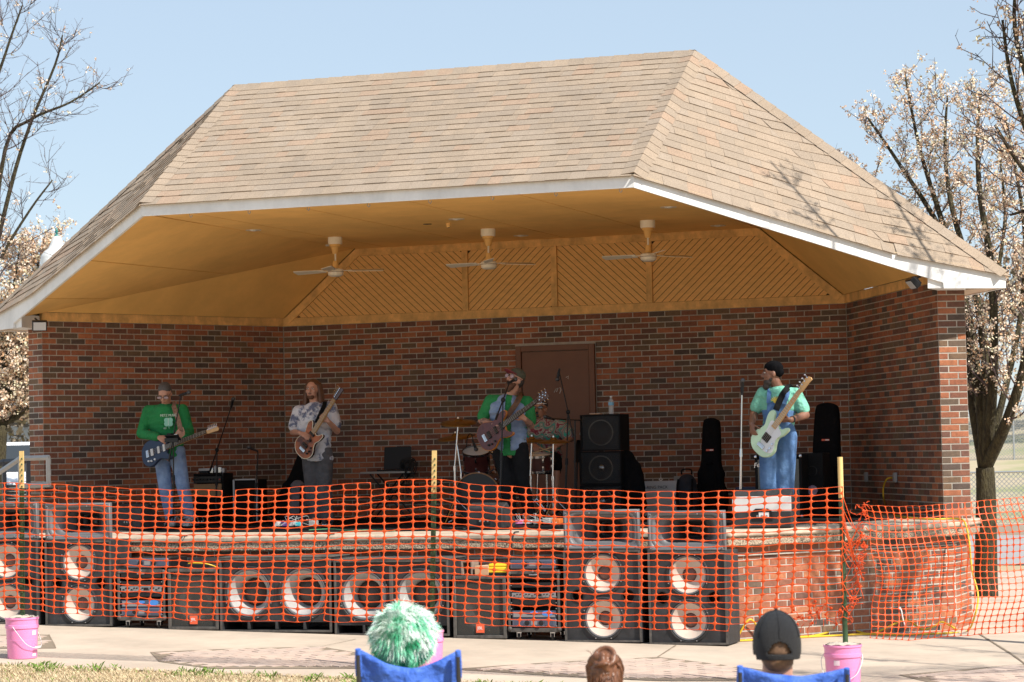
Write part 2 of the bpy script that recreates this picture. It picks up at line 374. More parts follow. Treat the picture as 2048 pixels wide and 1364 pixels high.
# bricks: the 300 largest in view become objects, the rest one piece
def bcol():
    return random.choices(range(8), (17, 17, 18, 15, 6, 10, 8, 9))[0]
scored = []
for b in bricks:
    c, d, o, L, h, par = b; vd = (CPOS-c); D = vd.length; f = vd.normalized().dot(o)
    if f <= .02: sv = 0
    else: sv = f*L*h/D/D
    vx = (c-CPOS); zz = vx.dot(FW); X = 1024+FPX*vx.dot(RT)/zz; Y = 682-FPX*vx.dot(UP)/zz
    if not (0 < X < 2048 and 0 < Y < 1364) or (par is sw and X < 1475): sv = 0
    if L < .15: sv *= .0
    scored.append((sv, b))
order = sorted(range(len(scored)), key=lambda i: -scored[i][0]); top = set(order[:300])
bmesh_cache = {}; rest = MB()
DEP = .03
for i, (sv, (c, d, o, L, h, par)) in enumerate(scored):
    mi = bcol() if par is not sw else random.choices(range(8), (22, 24, 15, 7, 2, 8, 17, 4))[0]; cc = c + o*random.uniform(-.0012, .0012)
    if i in top:
        key = (round(L, 3), round(h, 3), mi)
        if key not in bmesh_cache:
            x = L/2; z = h/2; e = .003
            m = MB(); P = [(-x, .0, -z+e), (x, 0, -z+e), (x, 0, z-e), (-x, 0, z-e)]
            F4 = [V((-x+e, 0, -z+e)), V((x-e, 0, -z+e)), V((x-e, 0, z-e)), V((-x+e, 0, z-e))]
            E4 = [V((-x, e, -z)), V((x, e, -z)), V((x, e, z)), V((-x, e, z))]; B4 = [V((-x, DEP, -z)), V((x, DEP, -z)), V((x, DEP, z)), V((-x, DEP, z))]
            m.add(F4+E4+B4, [(0, 1, 2, 3)] + [(a, a+4, (a+1) % 4+4, (a+1) % 4) for a in range(4)] + [(a+4, a+8, (a+1) % 4+8, (a+1) % 4+4) for a in range(4)])
            bmesh_cache[key] = m.mesh('brick', BRK[mi], sharp=25)
            bm = bmesh.new(); bm.from_mesh(bmesh_cache[key]); bmesh.ops.recalc_face_normals(bm, faces=bm.faces); bm.to_mesh(bmesh_cache[key]); bm.free()
        ob = bpy.data.objects.new('brick', bmesh_cache[key]); COL.objects.link(ob); ob.parent = par
        ob.location = cc-OFF[par]; ob.rotation_euler = (0, 0, math.atan2(-o.x, o.y) + math.pi)
    else:
        up = V((0, 0, h/2)); a = d*(L/2); bk = -o*DEP; e = .003; ez = V((0, 0, e)); ea = d*e
        rest.add([cc-a+ea-up+ez, cc+a-ea-up+ez, cc+a-ea+up-ez, cc-a+ea+up-ez, cc-a-up-o*e, cc+a-up-o*e, cc+a+up-o*e, cc-a+up-o*e, cc-a-up+bk, cc+a-up+bk, cc+a+up+bk, cc-a+up+bk],
                 [(0, 1, 2, 3)] + [(k, k+4, (k+1) % 4+4, (k+1) % 4) for k in range(4)] + [(k+4, k+8, (k+1) % 4+8, (k+1) % 4+4) for k in range(4)], mi)
rest.build('brickwork', BRK, band, sharp=25, fix=False, kind='stuff')
# door
m = MB()
fx = .07
m.box((DX0+fx/2, -.01, DZ/2), (fx, .08, DZ)); m.box((DX1-fx/2, -.01, DZ/2), (fx, .08, DZ)); m.box(((DX0+DX1)/2, -.01, DZ-fx/2), (DX1-DX0-2*fx, .078, fx))
door = MB().box(((DX0+DX1)/2, -.008, (DZ-fx)/2), (DX1-DX0-2*fx-.012, .045, DZ-fx-.012)).build('door', 'door_brown', band, bevel=.003)
m.build('door_frame', 'door_brown', door, bevel=.004)
m = MB(); m.lathe([(.03, 0), (.03, .006), (.012, .01), (.012, .05), (.028, .06), (.03, .085), (.02, .1)], 16, frame((DX1-.16, -.03, 1.0), (1, 0, 0), (0, -1, 0))); m.build('knob', 'steel_dull', door)
m = MB()
for pts in ([(1132, 755), (1137, 752), (1136, 758)], [(1108, 785), (1112, 778), (1116, 776), (1113, 784)], [(1120, 774), (1122, 780), (1119, 787)]):
    q = [ony(x, y, -.033) for x, y in pts]; m.tube(q, .004, 4)
m.build('chalk_scribble', 'white_paint', door)
# wall-top trim boards
for A, B, o in ((BL, BR, V((0, -1, 0))), (BR, RP, -nr), (LP, BL, -nl)):
    m = MB(); t = .022
    m.hexa([A+o*t+V((0, 0, ZT)), B+o*t+V((0, 0, ZT)), B-o*.05+V((0, 0, ZT)), A-o*.05+V((0, 0, ZT)), A+o*t+V((0, 0, ZT+.105)), B+o*t+V((0, 0, ZT+.105)), B-o*.05+V((0, 0, ZT+.105)), A-o*.05+V((0, 0, ZT+.105))])
    m.build('wall_trim', 'trim_tan', band, fix=True, bevel=.003)
# ---------------- gable panel of diagonal boards above the back wall
ZC = 3.42; PX = 2.62; zb = ZT+.105
gp = MB(); gp.add([(-3.62, .02, zb), (3.62, .02, zb), (PX, .02, ZC), (-PX, .02, ZC)], [(0, 1, 2, 3)]); gpo = gp.build('gable_panel', 'seam_dark', band)
def halfplane_clip(poly, p, n):
    out = []
    for i in range(len(poly)):
        a, b = poly[i], poly[(i+1) % len(poly)]; da = (a[0]-p[0])*n[0]+(a[1]-p[1])*n[1]; db = (b[0]-p[0])*n[0]+(b[1]-p[1])*n[1]
        if da >= 0: out.append(a)
        if (da > 0) != (db > 0) and abs(da-db) > 1e-9: t = da/(da-db); out.append((a[0]+(b[0]-a[0])*t, a[1]+(b[1]-a[1])*t))
    return out
tr = .095
px_post = [ony(930, 560, -.02).x, ony(1108, 550, -.02).x, ony(1298, 545, -.02).x]
edges = [-3.6] + px_post + [3.6]
slope = (ZC-zb)/(3.62-PX)
pan = [(-3.62, zb), (3.62, zb), (PX, ZC), (-PX, ZC)]
for k in range(4):
    x0, x1 = edges[k]+(.04 if k else 0), edges[k+1]-(.04 if k < 3 else 0)
    sg = -1 if k % 2 == 0 else 1
    base = halfplane_clip(halfplane_clip(pan, (x0, 0), (1, 0)), (x1, 0), (-1, 0))
    base = halfplane_clip(base, (0, zb+.003), (0, 1)); base = halfplane_clip(base, (0, ZC-tr), (0, -1))
    L = math.hypot(1, slope)
    base = halfplane_clip(base, (-3.62+tr*L/slope, zb), (slope/L, -1/L)); base = halfplane_clip(base, (3.62-tr*L/slope, zb), (-slope/L, -1/L))
    dirv = (math.cos(R(43)), sg*math.sin(R(43))); nv = (-dirv[1], dirv[0]); bw = .066
    for i in range(-60, 60):
        q = (x0+nv[0]*bw*i, zb+nv[1]*bw*i)
        pl = halfplane_clip(base, q, nv); pl = halfplane_clip(pl, (q[0]+nv[0]*(bw-.007), q[1]+nv[1]*(bw-.007)), (-nv[0], -nv[1]))
        if len(pl) < 3: continue
        ar = abs(sum(pl[a][0]*pl[a-1][1]-pl[a-1][0]*pl[a][1] for a in range(len(pl))))/2
        if ar < .001: continue
        m = MB(); yo = -.004+random.uniform(-.0015, .0015)
        m.prism(pl, -yo, .014, Mx(((1, 0, 0, 0), (0, 0, -1, .014), (0, 1, 0, 0), (0, 0, 0, 1)))); m.build('siding_board', 'siding_tan', gpo, fix=True)
m = MB()
for x in px_post:
    m = MB().box((x, -.012, (zb+ZC-tr)/2), (.078, .035, ZC-zb-tr-.002)); m.build('batten', 'trim_tan', gpo, bevel=.003)
m = MB().box((0, -.012, ZC-tr/2), (2*PX-.02, .034, tr)); m.build('top_board', 'trim_tan', gpo, bevel=.003)
for s in (-1, 1):
    a, b = V((s*3.62, 0, zb)), V((s*PX, 0, ZC)); d = (b-a).normalized(); n2 = V((-s*d.z, 0, s*d.x)) if True else 0
    n2 = V((d.z, 0, -d.x)); n2 = n2 if n2.x*s < 0 else -n2
    P = [a, b, b+n2*tr, a+n2*tr]
    m = MB(); m.add([q+V((0, -.03, 0)) for q in P]+[q+V((0, .012, 0)) for q in P], [(0, 1, 2, 3), (7, 6, 5, 4), (0, 4, 5, 1), (1, 5, 6, 2), (2, 6, 7, 3), (3, 7, 4, 0)]); m.build('rake_board', 'trim_tan', gpo, fix=True)
# ---------------- roof geometry
FRb = V((2.735, -5.57, 3.39)); TRb = V((6.02, -3.24, 2.375)); RRp = V((2.75, -3.21, 5.08)); BRe = V((4.06, .64, 2.53))
BKr = V((2.75, .5, 3.62)); FRt = V((2.735, -5.57, 3.525)); TRt = V((6.02, -3.24, 2.53))
pd = V((TRb.x-FRb.x, TRb.y-FRb.y, 0)); PL = pd.length; pdn = pd.normalized(); fn = V((pdn.y, -pdn.x, 0))   # outward
def fas(x, y):     # pixel -> (s,z) on the side-fascia plane
    d = ray(x, y); t = (FRb-CPOS).dot(fn)/d.dot(fn); P = CPOS+d*t; return ((P-FRb).dot(pdn), P.z)
K = fas(1786, 505); Sb = fas(1886.7, 565.3)
Kt = FRb+pdn*K[0]; Kt.z = K[1]+.01
mir = lambda p: V((-p.x, p.y, p.z))
def quadslab(m, a, b, c, d, t0, t1, mi=0):   # slab on quad: lower edge a-b raised t0, upper edge c-d raised t1
    n = (b-a).cross(d-a).normalized()
    if n.z < 0: n = -n
    lo = [a, b, c, d]; up = [a+n*t0, b+n*t0, c+n*t1, d+n*t1]
    m.add(lo+up, [(4, 5, 6, 7), (0, 1, 5, 4), (1, 2, 6, 5), (2, 3, 7, 6), (3, 0, 4, 7)], mi)
m = MB(); lift = V((0, 0, -.01))
for s in (1, -1):
    f = (lambda p: p+lift) if s > 0 else (lambda p: mir(p)+lift)
    tri = [(FRt, Kt, RRp), (Kt, TRt, RRp), (TRt, BRe, BKr), (TRt, BKr, RRp)]
    for t in tri: m.add([f(q) for q in t], [(0, 1, 2) if s > 0 else (2, 1, 0)])
m.add([mir(FRt)+lift, FRt+lift, RRp+lift, mir(RRp)+lift], [(0, 1, 2, 3)]); m.add([BKr+lift, mir(BKr)+lift, mir(RRp)+lift, RRp+lift], [(0, 1, 2, 3)])
roof = m.build('roof', 'shingle_0', band)
# shingles
shcache = {}; srest = MB(); WSET = (.13, .18, .24)
def shcol(): return random.choices(range(5), (10, 8, 7, 4, 6))[0]
NR = 22; cnt = 0
A0, B0, A1 = mir(FRt), FRt, mir(RRp); u = V((1, 0, 0)); vdir = (RRp-FRt); vdir = V((0, vdir.y, vdir.z)); VL = vdir.length; vdir.normalize(); nf = u.cross(vdir)
Tf = Mx((u, vdir, nf)).transposed().to_4x4(); ex = VL/NR; W2 = 2.73
for r in range(NR):
    x = -W2-random.uniform(0, .2); lo = -(.045 if r == 0 else 0)
    while x < W2:
        wd = random.choice(WSET); a, b = max(x, -W2), min(x+wd, W2); x += wd; mi = shcol()
        if b-a < .03: continue
        org = V(((a+b)/2, FRt.y, FRt.z))+vdir*(r*ex+lo)
        full = abs(b-a-wd) < 1e-6 and r > 0 and r < 14 and cnt < 300
        hh = ex*1.35; w = (b-a)/2-.0012; th = random.choice((.0085, .0085, .013))
        P = [V((-w, 0, 0)), V((w, 0, 0)), V((w, hh, 0)), V((-w, hh, 0)), V((-w, 0, th)), V((w, 0, th)), V((w, hh, .001)), V((-w, hh, .001))]
        Fc = [(4, 5, 6, 7), (0, 1, 5, 4), (1, 2, 6, 5), (3, 0, 4, 7)]
        if full:
            cnt += 1; key = (wd, mi, th)
            if key not in shcache: shcache[key] = MB().add(P, Fc).mesh('shingle', SHG[mi])
            ob = bpy.data.objects.new('shingle', shcache[key]); COL.objects.link(ob); ob.parent = roof; ob.matrix_local = Mx.Translation(org-OFF[band]) @ Tf
        else: srest.add([org+(Tf.to_3x3() @ q) for q in P], Fc, mi)
def side_rows(s, NRs=20):
    f = (lambda p: p) if s > 0 else mir
    for r in range(NRs):
        t0, t1 = r/NRs, min(.995, (r+1.33)/NRs); e = -.017 if r == 0 else 0
        lo = [f(FRt.lerp(RRp, t0+e)), f(Kt.lerp(RRp, t0+e)), f(TRt.lerp(RRp, t0+e))]; hi = [f(FRt.lerp(RRp, t1)), f(Kt.lerp(RRp, t1)), f(TRt.lerp(RRp, t1))]
        for k in (0, 1):
            a, b, c, d = lo[k], lo[k+1], hi[k+1], hi[k]; L = (b-a).length; L2 = (c-d).length
            sdir = (b-a).normalized(); x = -random.uniform(0, .2)
            # cut lines perpendicular to the row: param along lower edge; upper edge clipped to its own span
            off = (d-a).dot(sdir)
            while x < L:
                wd = random.choice((.15, .21, .27)); p0, p1 = max(x, 0), min(x+wd, L); x += wd
                if p1-p0 < .02: continue
                q0, q1 = (0 if p0 < 1e-6 else min(max(p0-off, 0), L2)), (L2 if p1 > L-1e-6 else min(max(p1-off, 0), L2))
                if q1-q0 < .004 and p1-p0 < .06: continue
                pa, pb = a+sdir*(p0+.001), a+sdir*(p1-.001); pc, pdv = d+sdir*q1, d+sdir*q0
                if s > 0: quadslab(srest, pa, pb, pc, pdv, random.choice((.0085, .0085, .013)), .001, shcol())
                else: quadslab(srest, pb, pa, pdv, pc, random.choice((.0085, .013)), .001, shcol())
side_rows(1); side_rows(-1)
# hip and ridge caps
def caps(a, b, na, nb2, step=.135, wd=.135, up=.022):
    d = (b-a); L = d.length; d.normalize(); n = int(L/step)
    for i in range(n+1):
        p = a+d*(i*step); q = a+d*min(L, (i+1.3)*step); mi = shcol()
        wa = (na-d*na.dot(d)).normalized(); wb2 = (nb2-d*nb2.dot(d)).normalized(); upv = -(wa+wb2).normalized()
        ht, hb = up+.012, up+.002
        P = []
        for base, h in ((p, ht), (q, hb)):
            P += [base+wa*wd-upv*0+upv*(.010 if h == ht else .003), base+wa*wd*.35+upv*(h*.62), base+upv*h*.9, base+wb2*wd*.35+upv*(h*.62), base+wb2*wd+upv*(.010 if h == ht else .003)]
        srest.add(P + [x-upv*.012 for x in P[:5]], [(k, k+1, k+6, k+5) for k in range(4)] + [(k+1, k, k+10, k+11) for k in range(4)], mi)
for s in (1, -1):
    f = (lambda p: V(p)) if s > 0 else mir
    caps(f(FRt+V((0, -.01, -.005))), f(RRp), f(V((-1, 0, 0))), f((Kt-FRt)))
    caps(f(TRt), f(RRp), f(FRt-TRt), f(BRe-TRt), .16)
caps(mir(RRp), RRp, FRt-RRp, V((0, 1, -.5)), .17, .13)
srest.build('shingles', SHG, roof, sharp=50, kind='stuff', fix=False)
# fascias and drip edges
m = MB().box((0, -5.57+.014, 3.452), (2*2.735, .028, .124)); m.build('fascia_board', 'fascia_white', band, bevel=.003)
m = MB().box((0, -5.57+.004, 3.5195), (2*2.735, .034, .011)); m.build('drip_edge', 'drip_tan', band)
for s in (1, -1):
    f = (lambda p: V(p)) if s > 0 else mir
    sz = [(0, 3.39), Sb, (Sb[0]+.005, 2.375), (PL, 2.375), (PL, 2.518), (K[0], K[1]-.004), (0, 3.514)]
    m = MB(); fr = [FRb+pdn*a+V((0, 0, z-FRb.z)) for a, z in sz]; n = len(fr)
    P = [f(q+fn*.0) for q in fr]+[f(q-fn*.03) for q in fr]
    m.add(P, [tuple(range(n)), tuple(reversed(range(n, 2*n)))] + [(i, i+n, (i+1) % n+n, (i+1) % n) for i in range(n)]); m.build('fascia_board', 'fascia_white', band, fix=True)
    m = MB(); dz = [(0, 3.515), (K[0], K[1]-.003), (PL, 2.519)]
    for (a, z), (b, z2) in zip(dz, dz[1:]):
        q = [FRb+pdn*a+V((0, 0, z-FRb.z)), FRb+pdn*b+V((0, 0, z2-FRb.z))]
        m.hexa([f(q[0]+fn*.014), f(q[1]+fn*.014), f(q[1]-fn*.02), f(q[0]-fn*.02)]+[f(x+V((0, 0, .011))) for x in (q[0]+fn*.014, q[1]+fn*.014, q[1]-fn*.02, q[0]-fn*.02)])
    m.build('drip_edge', 'drip_tan', band, fix=True)
    # boxed return at the pier, eave soffit behind the tip, rear fascia
    q0, q1 = FRb+pdn*(Sb[0]-.16), FRb+pdn*(PL-.03); w0 = RP-er*.05; w1 = RPo+nr*.04
    m = MB(); zz = lambda p, z: V((p.x, p.y, z))
    inn = [q0-fn*.032, FRb+pdn*(Sb[0]+.25)-fn*.032, RPo+er*.03, RP+er*.03]
    m.hexa([f(zz(p, 2.378)) for p in inn]+[f(zz(p, ZT+.06)) for p in inn]); m.build('eave_return', 'fascia_white', band, fix=True)
    m = MB(); P = [q1-fn*.031, BRe+V((0, 0, 0)), BRo+V((.0, .02, 0)), RPo+nr*.003]; P = [f(zz(p, 2.383)) for p in P]; P2 = [p+V((0, 0, .02)) for p in P]
    m.hexa(P+P2); m.build('eave_soffit', 'soffit_pale', band, fix=True)
    m = MB(); a, b = zz(TRb, 2.375), zz(BRe, 2.375); m.hexa([f(p) for p in (a, b, b-nr*.03, a-nr*.03)]+[f(p+V((0, 0, .14))) for p in (a, b, b-nr*.03, a-nr*.03)]); m.build('fascia_board', 'fascia_white', band, fix=True)
m = MB(); P = [mir(BRe)-V((0, .02, .12)), BRe-V((0, .02, .12)), BKr-V((0, .02, .03)), mir(BKr)-V((0, .02, .03))]; P = [V((q.x, .48, q.z)) for q in P]
m.add(P+[q-V((0, .1, 0)) for q in P], [(0, 1, 2, 3), (7, 6, 5, 4), (0, 4, 5, 1), (1, 5, 6, 2), (2, 6, 7, 3), (3, 7, 4, 0)]); m.build('rear_gable', 'trim_tan', band, fix=True)
# ---------------- ceiling: flat panels with open seams, folded side soffits
m = MB(); zt = ZC+.016
m.add([(-2.72, -5.55, zt), (2.72, -5.55, zt), (PX+.1, .0, zt), (-PX-.1, .0, zt)], [(3, 2, 1, 0)])
for s in (1, -1):
    f = (lambda p: V(p)) if s > 0 else mir
    c0, c1 = V((2.72, -5.55, zt)), V((PX, -.0, zt)); e1 = RP+V((.25, -.02, ZT+.13)); e2 = BR+V((0, 0, ZT+.13))
    m.add([f(c0), f(e1), f(c1)], [(0, 1, 2)]); m.add([f(c1), f(e1), f(e2)], [(0, 1, 2)])
m.build('ceiling_backing', 'seam_dark', band, fix=True)
g = .009; zc2 = ZC-.012
seams = [-2.7, -2.44+.2, -1.22+.2, .2, 1.22+.2, 2.7]
for i in range(5):
    for y0, y1 in ((-5.54, -3.05), (-3.05, 0.)):
        a, b = seams[i]+g, seams[i+1]-g; j = (.0015 if y0 > -4 else g*.7)
        lim = lambda x, y: max(-1, min(1, x/2.7))*(2.70 if y < -3 else (2.70+(PX-2.70)*(y+5.55)/5.55))
        P = [(lim(a, y0), y0), (lim(b, y0), y0), (lim(b, y1), y1-j), (lim(a, y1), y1-j)]
        m = MB().prism(P, ZC-.003, ZC+.012); m.build('ceiling_panel', 'ceiling_tan', band, fix=True)
for s in (1, -1):
    f = (lambda p: V(p)) if s > 0 else mir
    c0, c1 = V((2.72, -5.545, ZC-.012)), V((PX+.02, -.025, ZC)); e0 = FRb+pdn*(Sb[0]-.1)-fn*.035; e0.z = fas(1886.7-22, 558)[1]+.02; e1 = V((RP.x-.06, RP.y+.02, ZT+.105)); e2 = V((BR.x-.02, -.03, ZT+.105))
    T = [0, .42, .80, 1.0]
    for k in range(3):
        t0, t1 = T[k]+(.004 if k else 0), T[k+1]-.004
        a, b = c0.lerp(e0, t0), c0.lerp(e0, t1); c, d = c1.lerp(e1, t1), c1.lerp(e1, t0)
        m = MB(); P = [f(q) for q in (a, b, c, d)]; m.add(P+[p+V((0, 0, .012)) for p in P], [(0, 1, 2, 3), (7, 6, 5, 4), (0, 4, 5, 1), (1, 5, 6, 2), (2, 6, 7, 3), (3, 7, 4, 0)]); m.build('soffit_panel', 'ceiling_tan', band, fix=True, sharp=60)
    for t0, t1 in ((0, .5), (.5, 1)):
        q = [e1.lerp(e2, t0), e1.lerp(e2, t1), c1] ; n3 = V((0, 0, .012)); P = [f(p) for p in q]
        a = c1
        m = MB(); m.add(P+[p+n3 for p in P], [(0, 1, 2), (5, 4, 3), (0, 3, 4, 1), (1, 4, 5, 2), (2, 5, 3, 0)]); m.build('soffit_panel', 'ceiling_tan', band, fix=True)
# small hooks along the front edge
for i in range(8):
    x = -2.2+i*.68; m = MB(); m.tube([(x, -5.5, ZC), (x, -5.5, ZC-.05), (x+.015, -5.5, ZC-.065), (x+.028, -5.5, ZC-.05), (x+.026, -5.5, ZC-.035)], .004, 5); m.build('hook', 'steel_dull', band)
# ================================================================ builders for things
from mathutils.geometry import delaunay_2d_cdt
def plate(m, w, h, holes, y, mi=0, x0=0, z0=0, n=28):
    """flat plate in the xz plane (facing -y) with round holes [(cx,cz,r)]"""
    vs = [V((-w/2, 0)), V((w/2, 0)), V((w/2, h)), V((-w/2, h))]; ed = [(0, 1), (1, 2), (2, 3), (3, 0)]
    for cx, cz, r in holes:
        b = len(vs); vs += [V((cx+r*math.cos(2*math.pi*i/n), cz+r*math.sin(2*math.pi*i/n))) for i in range(n)]; ed += [(b+i, b+(i+1) % n) for i in range(n)]
    v2, _, f2, *_ = delaunay_2d_cdt(vs, ed, [], 0, 1e-6)
    F = []
    for f in f2:
        c = sum((v2[i] for i in f), V((0, 0)))/len(f)
        if any((c.x-a)**2+(c.y-b)**2 < r*r*.98 for a, b, r in holes): continue
        F.append(f if True else 0)
    m.add([(x0+p.x, y, z0+p.y) for p in v2], F, mi)
FRONT = Mx(((1, 0, 0, 0), (0, 0, -1, 0), (0, 1, 0, 0), (0, 0, 0, 1)))   # local z -> -y (towards the audience)
def facing(x, y, z): return Mx.Translation(V((x, y, z))) @ FRONT
mat('cone_paper', (.52, .42, .35), .8, var=.08, scale=10); mat('cone_grey', (.33, .32, .305), .75, var=.15, scale=8); mat('cone_dark', (.06, .05, .045), .7)
mat('dust_cap', (.16, .085, .07), .6); mat('cab_black', (.028, .028, .030), .62, grime=(5, .6), var=.35, scale=12, bump=.25, bscale=160); mat('cab_worn', (.075, .068, .06), .7, var=.5, scale=14)
mat('horn_throat', (.03, .03, .032), .6); mat('horn_grey', (.125, .125, .13), .5, var=.1, scale=6); mat('surround', (.10, .10, .105), .5); mat('grille_mesh', (.07, .068, .06), .6, metal=.3, alpha=.5)
mat('amp_blue', (.055, .07, .11), .4); mat('amp_face', (.11, .125, .17), .35, metal=.4); mat('amp_silver', (.32, .32, .33), .35, metal=.6); mat('lcd_blue', (.05, .22, .6), .3)
mat('logo_red', (.75, .11, .04), .45); mat('bolt', (.5, .5, .5), .3, metal=1)
def text_mesh(s, size, T, name, material, parent, depth=.001, shear=0, align='CENTER'):
    cu = bpy.data.curves.new('t', 'FONT'); cu.body = s; cu.size = size; cu.align_x = align; cu.align_y = 'CENTER'; cu.extrude = depth; cu.shear = shear
    o = bpy.data.objects.new('t', cu); COL.objects.link(o); dg = bpy.context.evaluated_depsgraph_get(); me = bpy.data.meshes.new_from_object(o.evaluated_get(dg)); bpy.data.objects.remove(o)
    me.transform(T); off = OFF.get(parent, V((0, 0, 0))); me.transform(Mx.Translation(-off)); me.materials.clear(); me.materials.append(MAT[material]); return link(name, me, parent)
def woofer(parent, x, z, r, y=0, cone='cone_paper', cap='dust_cap', depth=.07, capr=.27):
    T = facing(x, y, z)
    w_ = MB().lathe([(r*1.0, 0), (r*1.0, .012), (r*.93, .016), (r*.90, .008), (r*.90, -.01), (r*.96, -.01), (r*.99, 0)], 32, T, cap=False); wo = w_.build('woofer', 'cab_black', parent)
    MB().lathe([(r*.905, .002), (r*.87, .014), (r*.83, .012), (r*.80, .0)], 32, T, cap=False).build('surround', 'surround', wo)
    cm = MB().lathe([(r*.805, .001), (r*.6, -depth*.45), (r*capr*1.25, -depth*.9), (r*capr*1.25, -depth*1.25), (0, -depth*1.25)], 32, T, 0, cap=False); cm.build('cone', cone, wo, fix=False)
    MB().lathe([(r*capr*1.22, -depth*1.15), (r*capr, -depth*.98), (r*capr*.62, -depth*.72), (r*capr*.3, -depth*.64), (0, -depth*.62)], 20, T, cap=False).build('dust_cap', cap, wo)
    b = MB()
    for i in range(8):
        a = 2*math.pi*(i+.5)/8; b.lathe([(.006, .012), (.006, .019), (0, .020)], 6, facing(x+r*.965*math.cos(a), y, z+r*.965*math.sin(a)))
    b.build('bolts', 'bolt', wo); return wo
def cab_shell(name, w, h, d, root, lip=.03, thick=.018, material='cab_black', holes=None, wornedge=True):
    m = MB(); m.box((-w/2+thick/2, d/2, h/2), (thick, d, h)); m.box((w/2-thick/2, d/2, h/2), (thick, d, h))
    m.box((0, d/2, thick/2), (w-2*thick, d, thick)); m.box((0, d/2, h-thick/2), (w-2*thick, d, thick)); m.box((0, d-.009, h/2), (w-2*thick, .018, h-2*thick))
    o = m.build(name, material, root, bevel=.004)
    b = MB(); plate(b, w-2*thick, h-2*thick, [(x, z-thick, r) for x, z, r in (holes or [])], lip, z0=thick); b.build('baffle', 'cab_black', root); 
    return o
def double_woofer(name, label, w, h, d, loc, group=None, rz=0):
    t = thing(name, label, 'loudspeaker', loc, rz, group); lip = .022; r = w*.272
    zs = (h*.255, h*.745); xs = .0
    holes = [(xs, z, r*.9) for z in zs] + [(s*w*.33, h*.5, w*.075) for s in (-1, 1)]
    cab_shell('cabinet', w, h, d, t, lip, holes=holes)
    for z in zs: woofer(t, xs, z, r, lip)
    for s in (-1, 1):
        MB().lathe([(w*.088, .001), (w*.088, .005), (w*.075, .006), (w*.072, -.12), (0, -.12)], 24, facing(s*w*.33, lip, h*.5), cap=False).build('port', 'black_plastic', t)
    m = MB(); e = .008
    for sx in (-1, 1): m.box((sx*(w/2-.011), -.002, h/2), (.02, .005, h-.01))
    m.box((0, -.002, .011), (w-.044, .005, .02)); m.box((0, -.002, h-.011), (w-.044, .005, .02)); m.build('edge_strip', 'cab_worn', t)
    m = MB(); m.box((w/2+.003, d*.5, h*.62), (.006, .09, .17)); m.build('handle_plate', 'black_plastic', t, bevel=.004)
    return t
def horn(name, label, w, h, d, loc, group=None, rz=0):
    t = thing(name, label, 'horn speaker', loc, rz, group); m = MB(); th = .02
    fd = .045
    for sx in (-1, 1): m.box((sx*(w/2-th/2), fd/2+.006, h/2), (th, fd, h))
    m.box((0, fd/2+.006, th/2), (w-2*th, fd, th)); m.box((0, fd/2+.006, h-th/2), (w-2*th, fd, th)); m.build('flange', 'horn_grey', t, bevel=.004)
    m = MB(); m.lathe([(0, d+.06), (.085, d+.06), (.09, d+.05), (.09, d-.03), (.05, d-.05), (0, d-.05)], 20, Mx.Translation((0, 0, h/2)) @ Mx.Rotation(R(-90), 4, 'X')); m.build('compression_driver', 'black_metal', t, fix=True)
    for sx in (-1, 1): MB().box((sx*.09, d*.75, h*.16), (.02, .10, h*.32)).build('rear_foot', 'black_metal', t)
    f = MB(); rings = []
    for k, (kx, kz, y) in enumerate([(1, 1, .004), (.93, .88, .010), (.80, .72, .05), (.52, .52, .16), (.24, .36, .29), (.13, .26, d-.04)]):
        hw, hh = (w/2-.005)*kx, (h/2-.005)*kz; e = min(hw, hh)*(0 if k == 0 else .55); P = []
        for cx, cz, a0 in ((hw-e, hh-e, 0), (-hw+e, hh-e, 90), (-hw+e, -hh+e, 180), (hw-e, -hh+e, 270)):
            for j in range(5): a = R(a0+90*j/4); P.append((cx+e*math.cos(a), y, h/2+cz+e*math.sin(a)))
        rings.append(P)
    n = 20
    for k, (a, b) in enumerate(zip(rings, rings[1:])):
        f.add(a+b, [(i, i+n, (i+1) % n+n, (i+1) % n) for i in range(n)], 1 if k > 2 else 0)
    f.add(rings[-1], [tuple(range(n))], 1); ho = f.build('horn_flare', ['horn_grey', 'horn_throat'], t, sharp=60); ho.modifiers.new('th', 'SOLIDIFY').thickness = -.008
    b = MB()
    for sx in (-.46, -.15, .15, .46):
        for z in (.03, h-.03): b.lathe([(.007, 0), (.007, .006), (0, .008)], 8, facing(sx*w, .004, z))
    b.build('bolts', 'bolt', t); MB().ell((w*.05, d-.09, h*.46), (.018, .018, .018)).build('throat_plug', 'horn_grey', t)
    return t
def grille_speaker(name, label, w, h, d, loc, rz=0, r=None, logo=True):
    t = thing(name, label, 'loudspeaker', loc, rz); r = r or w*.40
    cab_shell('cabinet', w, h, d, t, .05, holes=[(0, h*.45, r*.9)]); woofer(t, 0, h*.45, r, .05, 'cone_grey', 'cone_dark', .08, .35)
    m = MB(); m.box((0, .012, h/2), (w-.05, .003, h-.05)); g = m.build('grille', 'grille_mesh', t)
    m = MB()
    for sx in (-1, 1): m.box((sx*(w/2-.018), 0, h/2), (.03, .02, h))
    m.box((0, 0, .015), (w-.066, .02, .03)); m.box((0, 0, h-.015), (w-.066, .02, .03)); m.build('front_frame', 'cab_worn', t, bevel=.004)
    if logo:
        MB().box((0, .004, h*.16), (.085, .006, .085)).build('badge', 'logo_red', g, bevel=.002); text_mesh('JBL', .042, facing(0, -.0005, h*.165), 'lettering', 'white_paint', g)
    return t
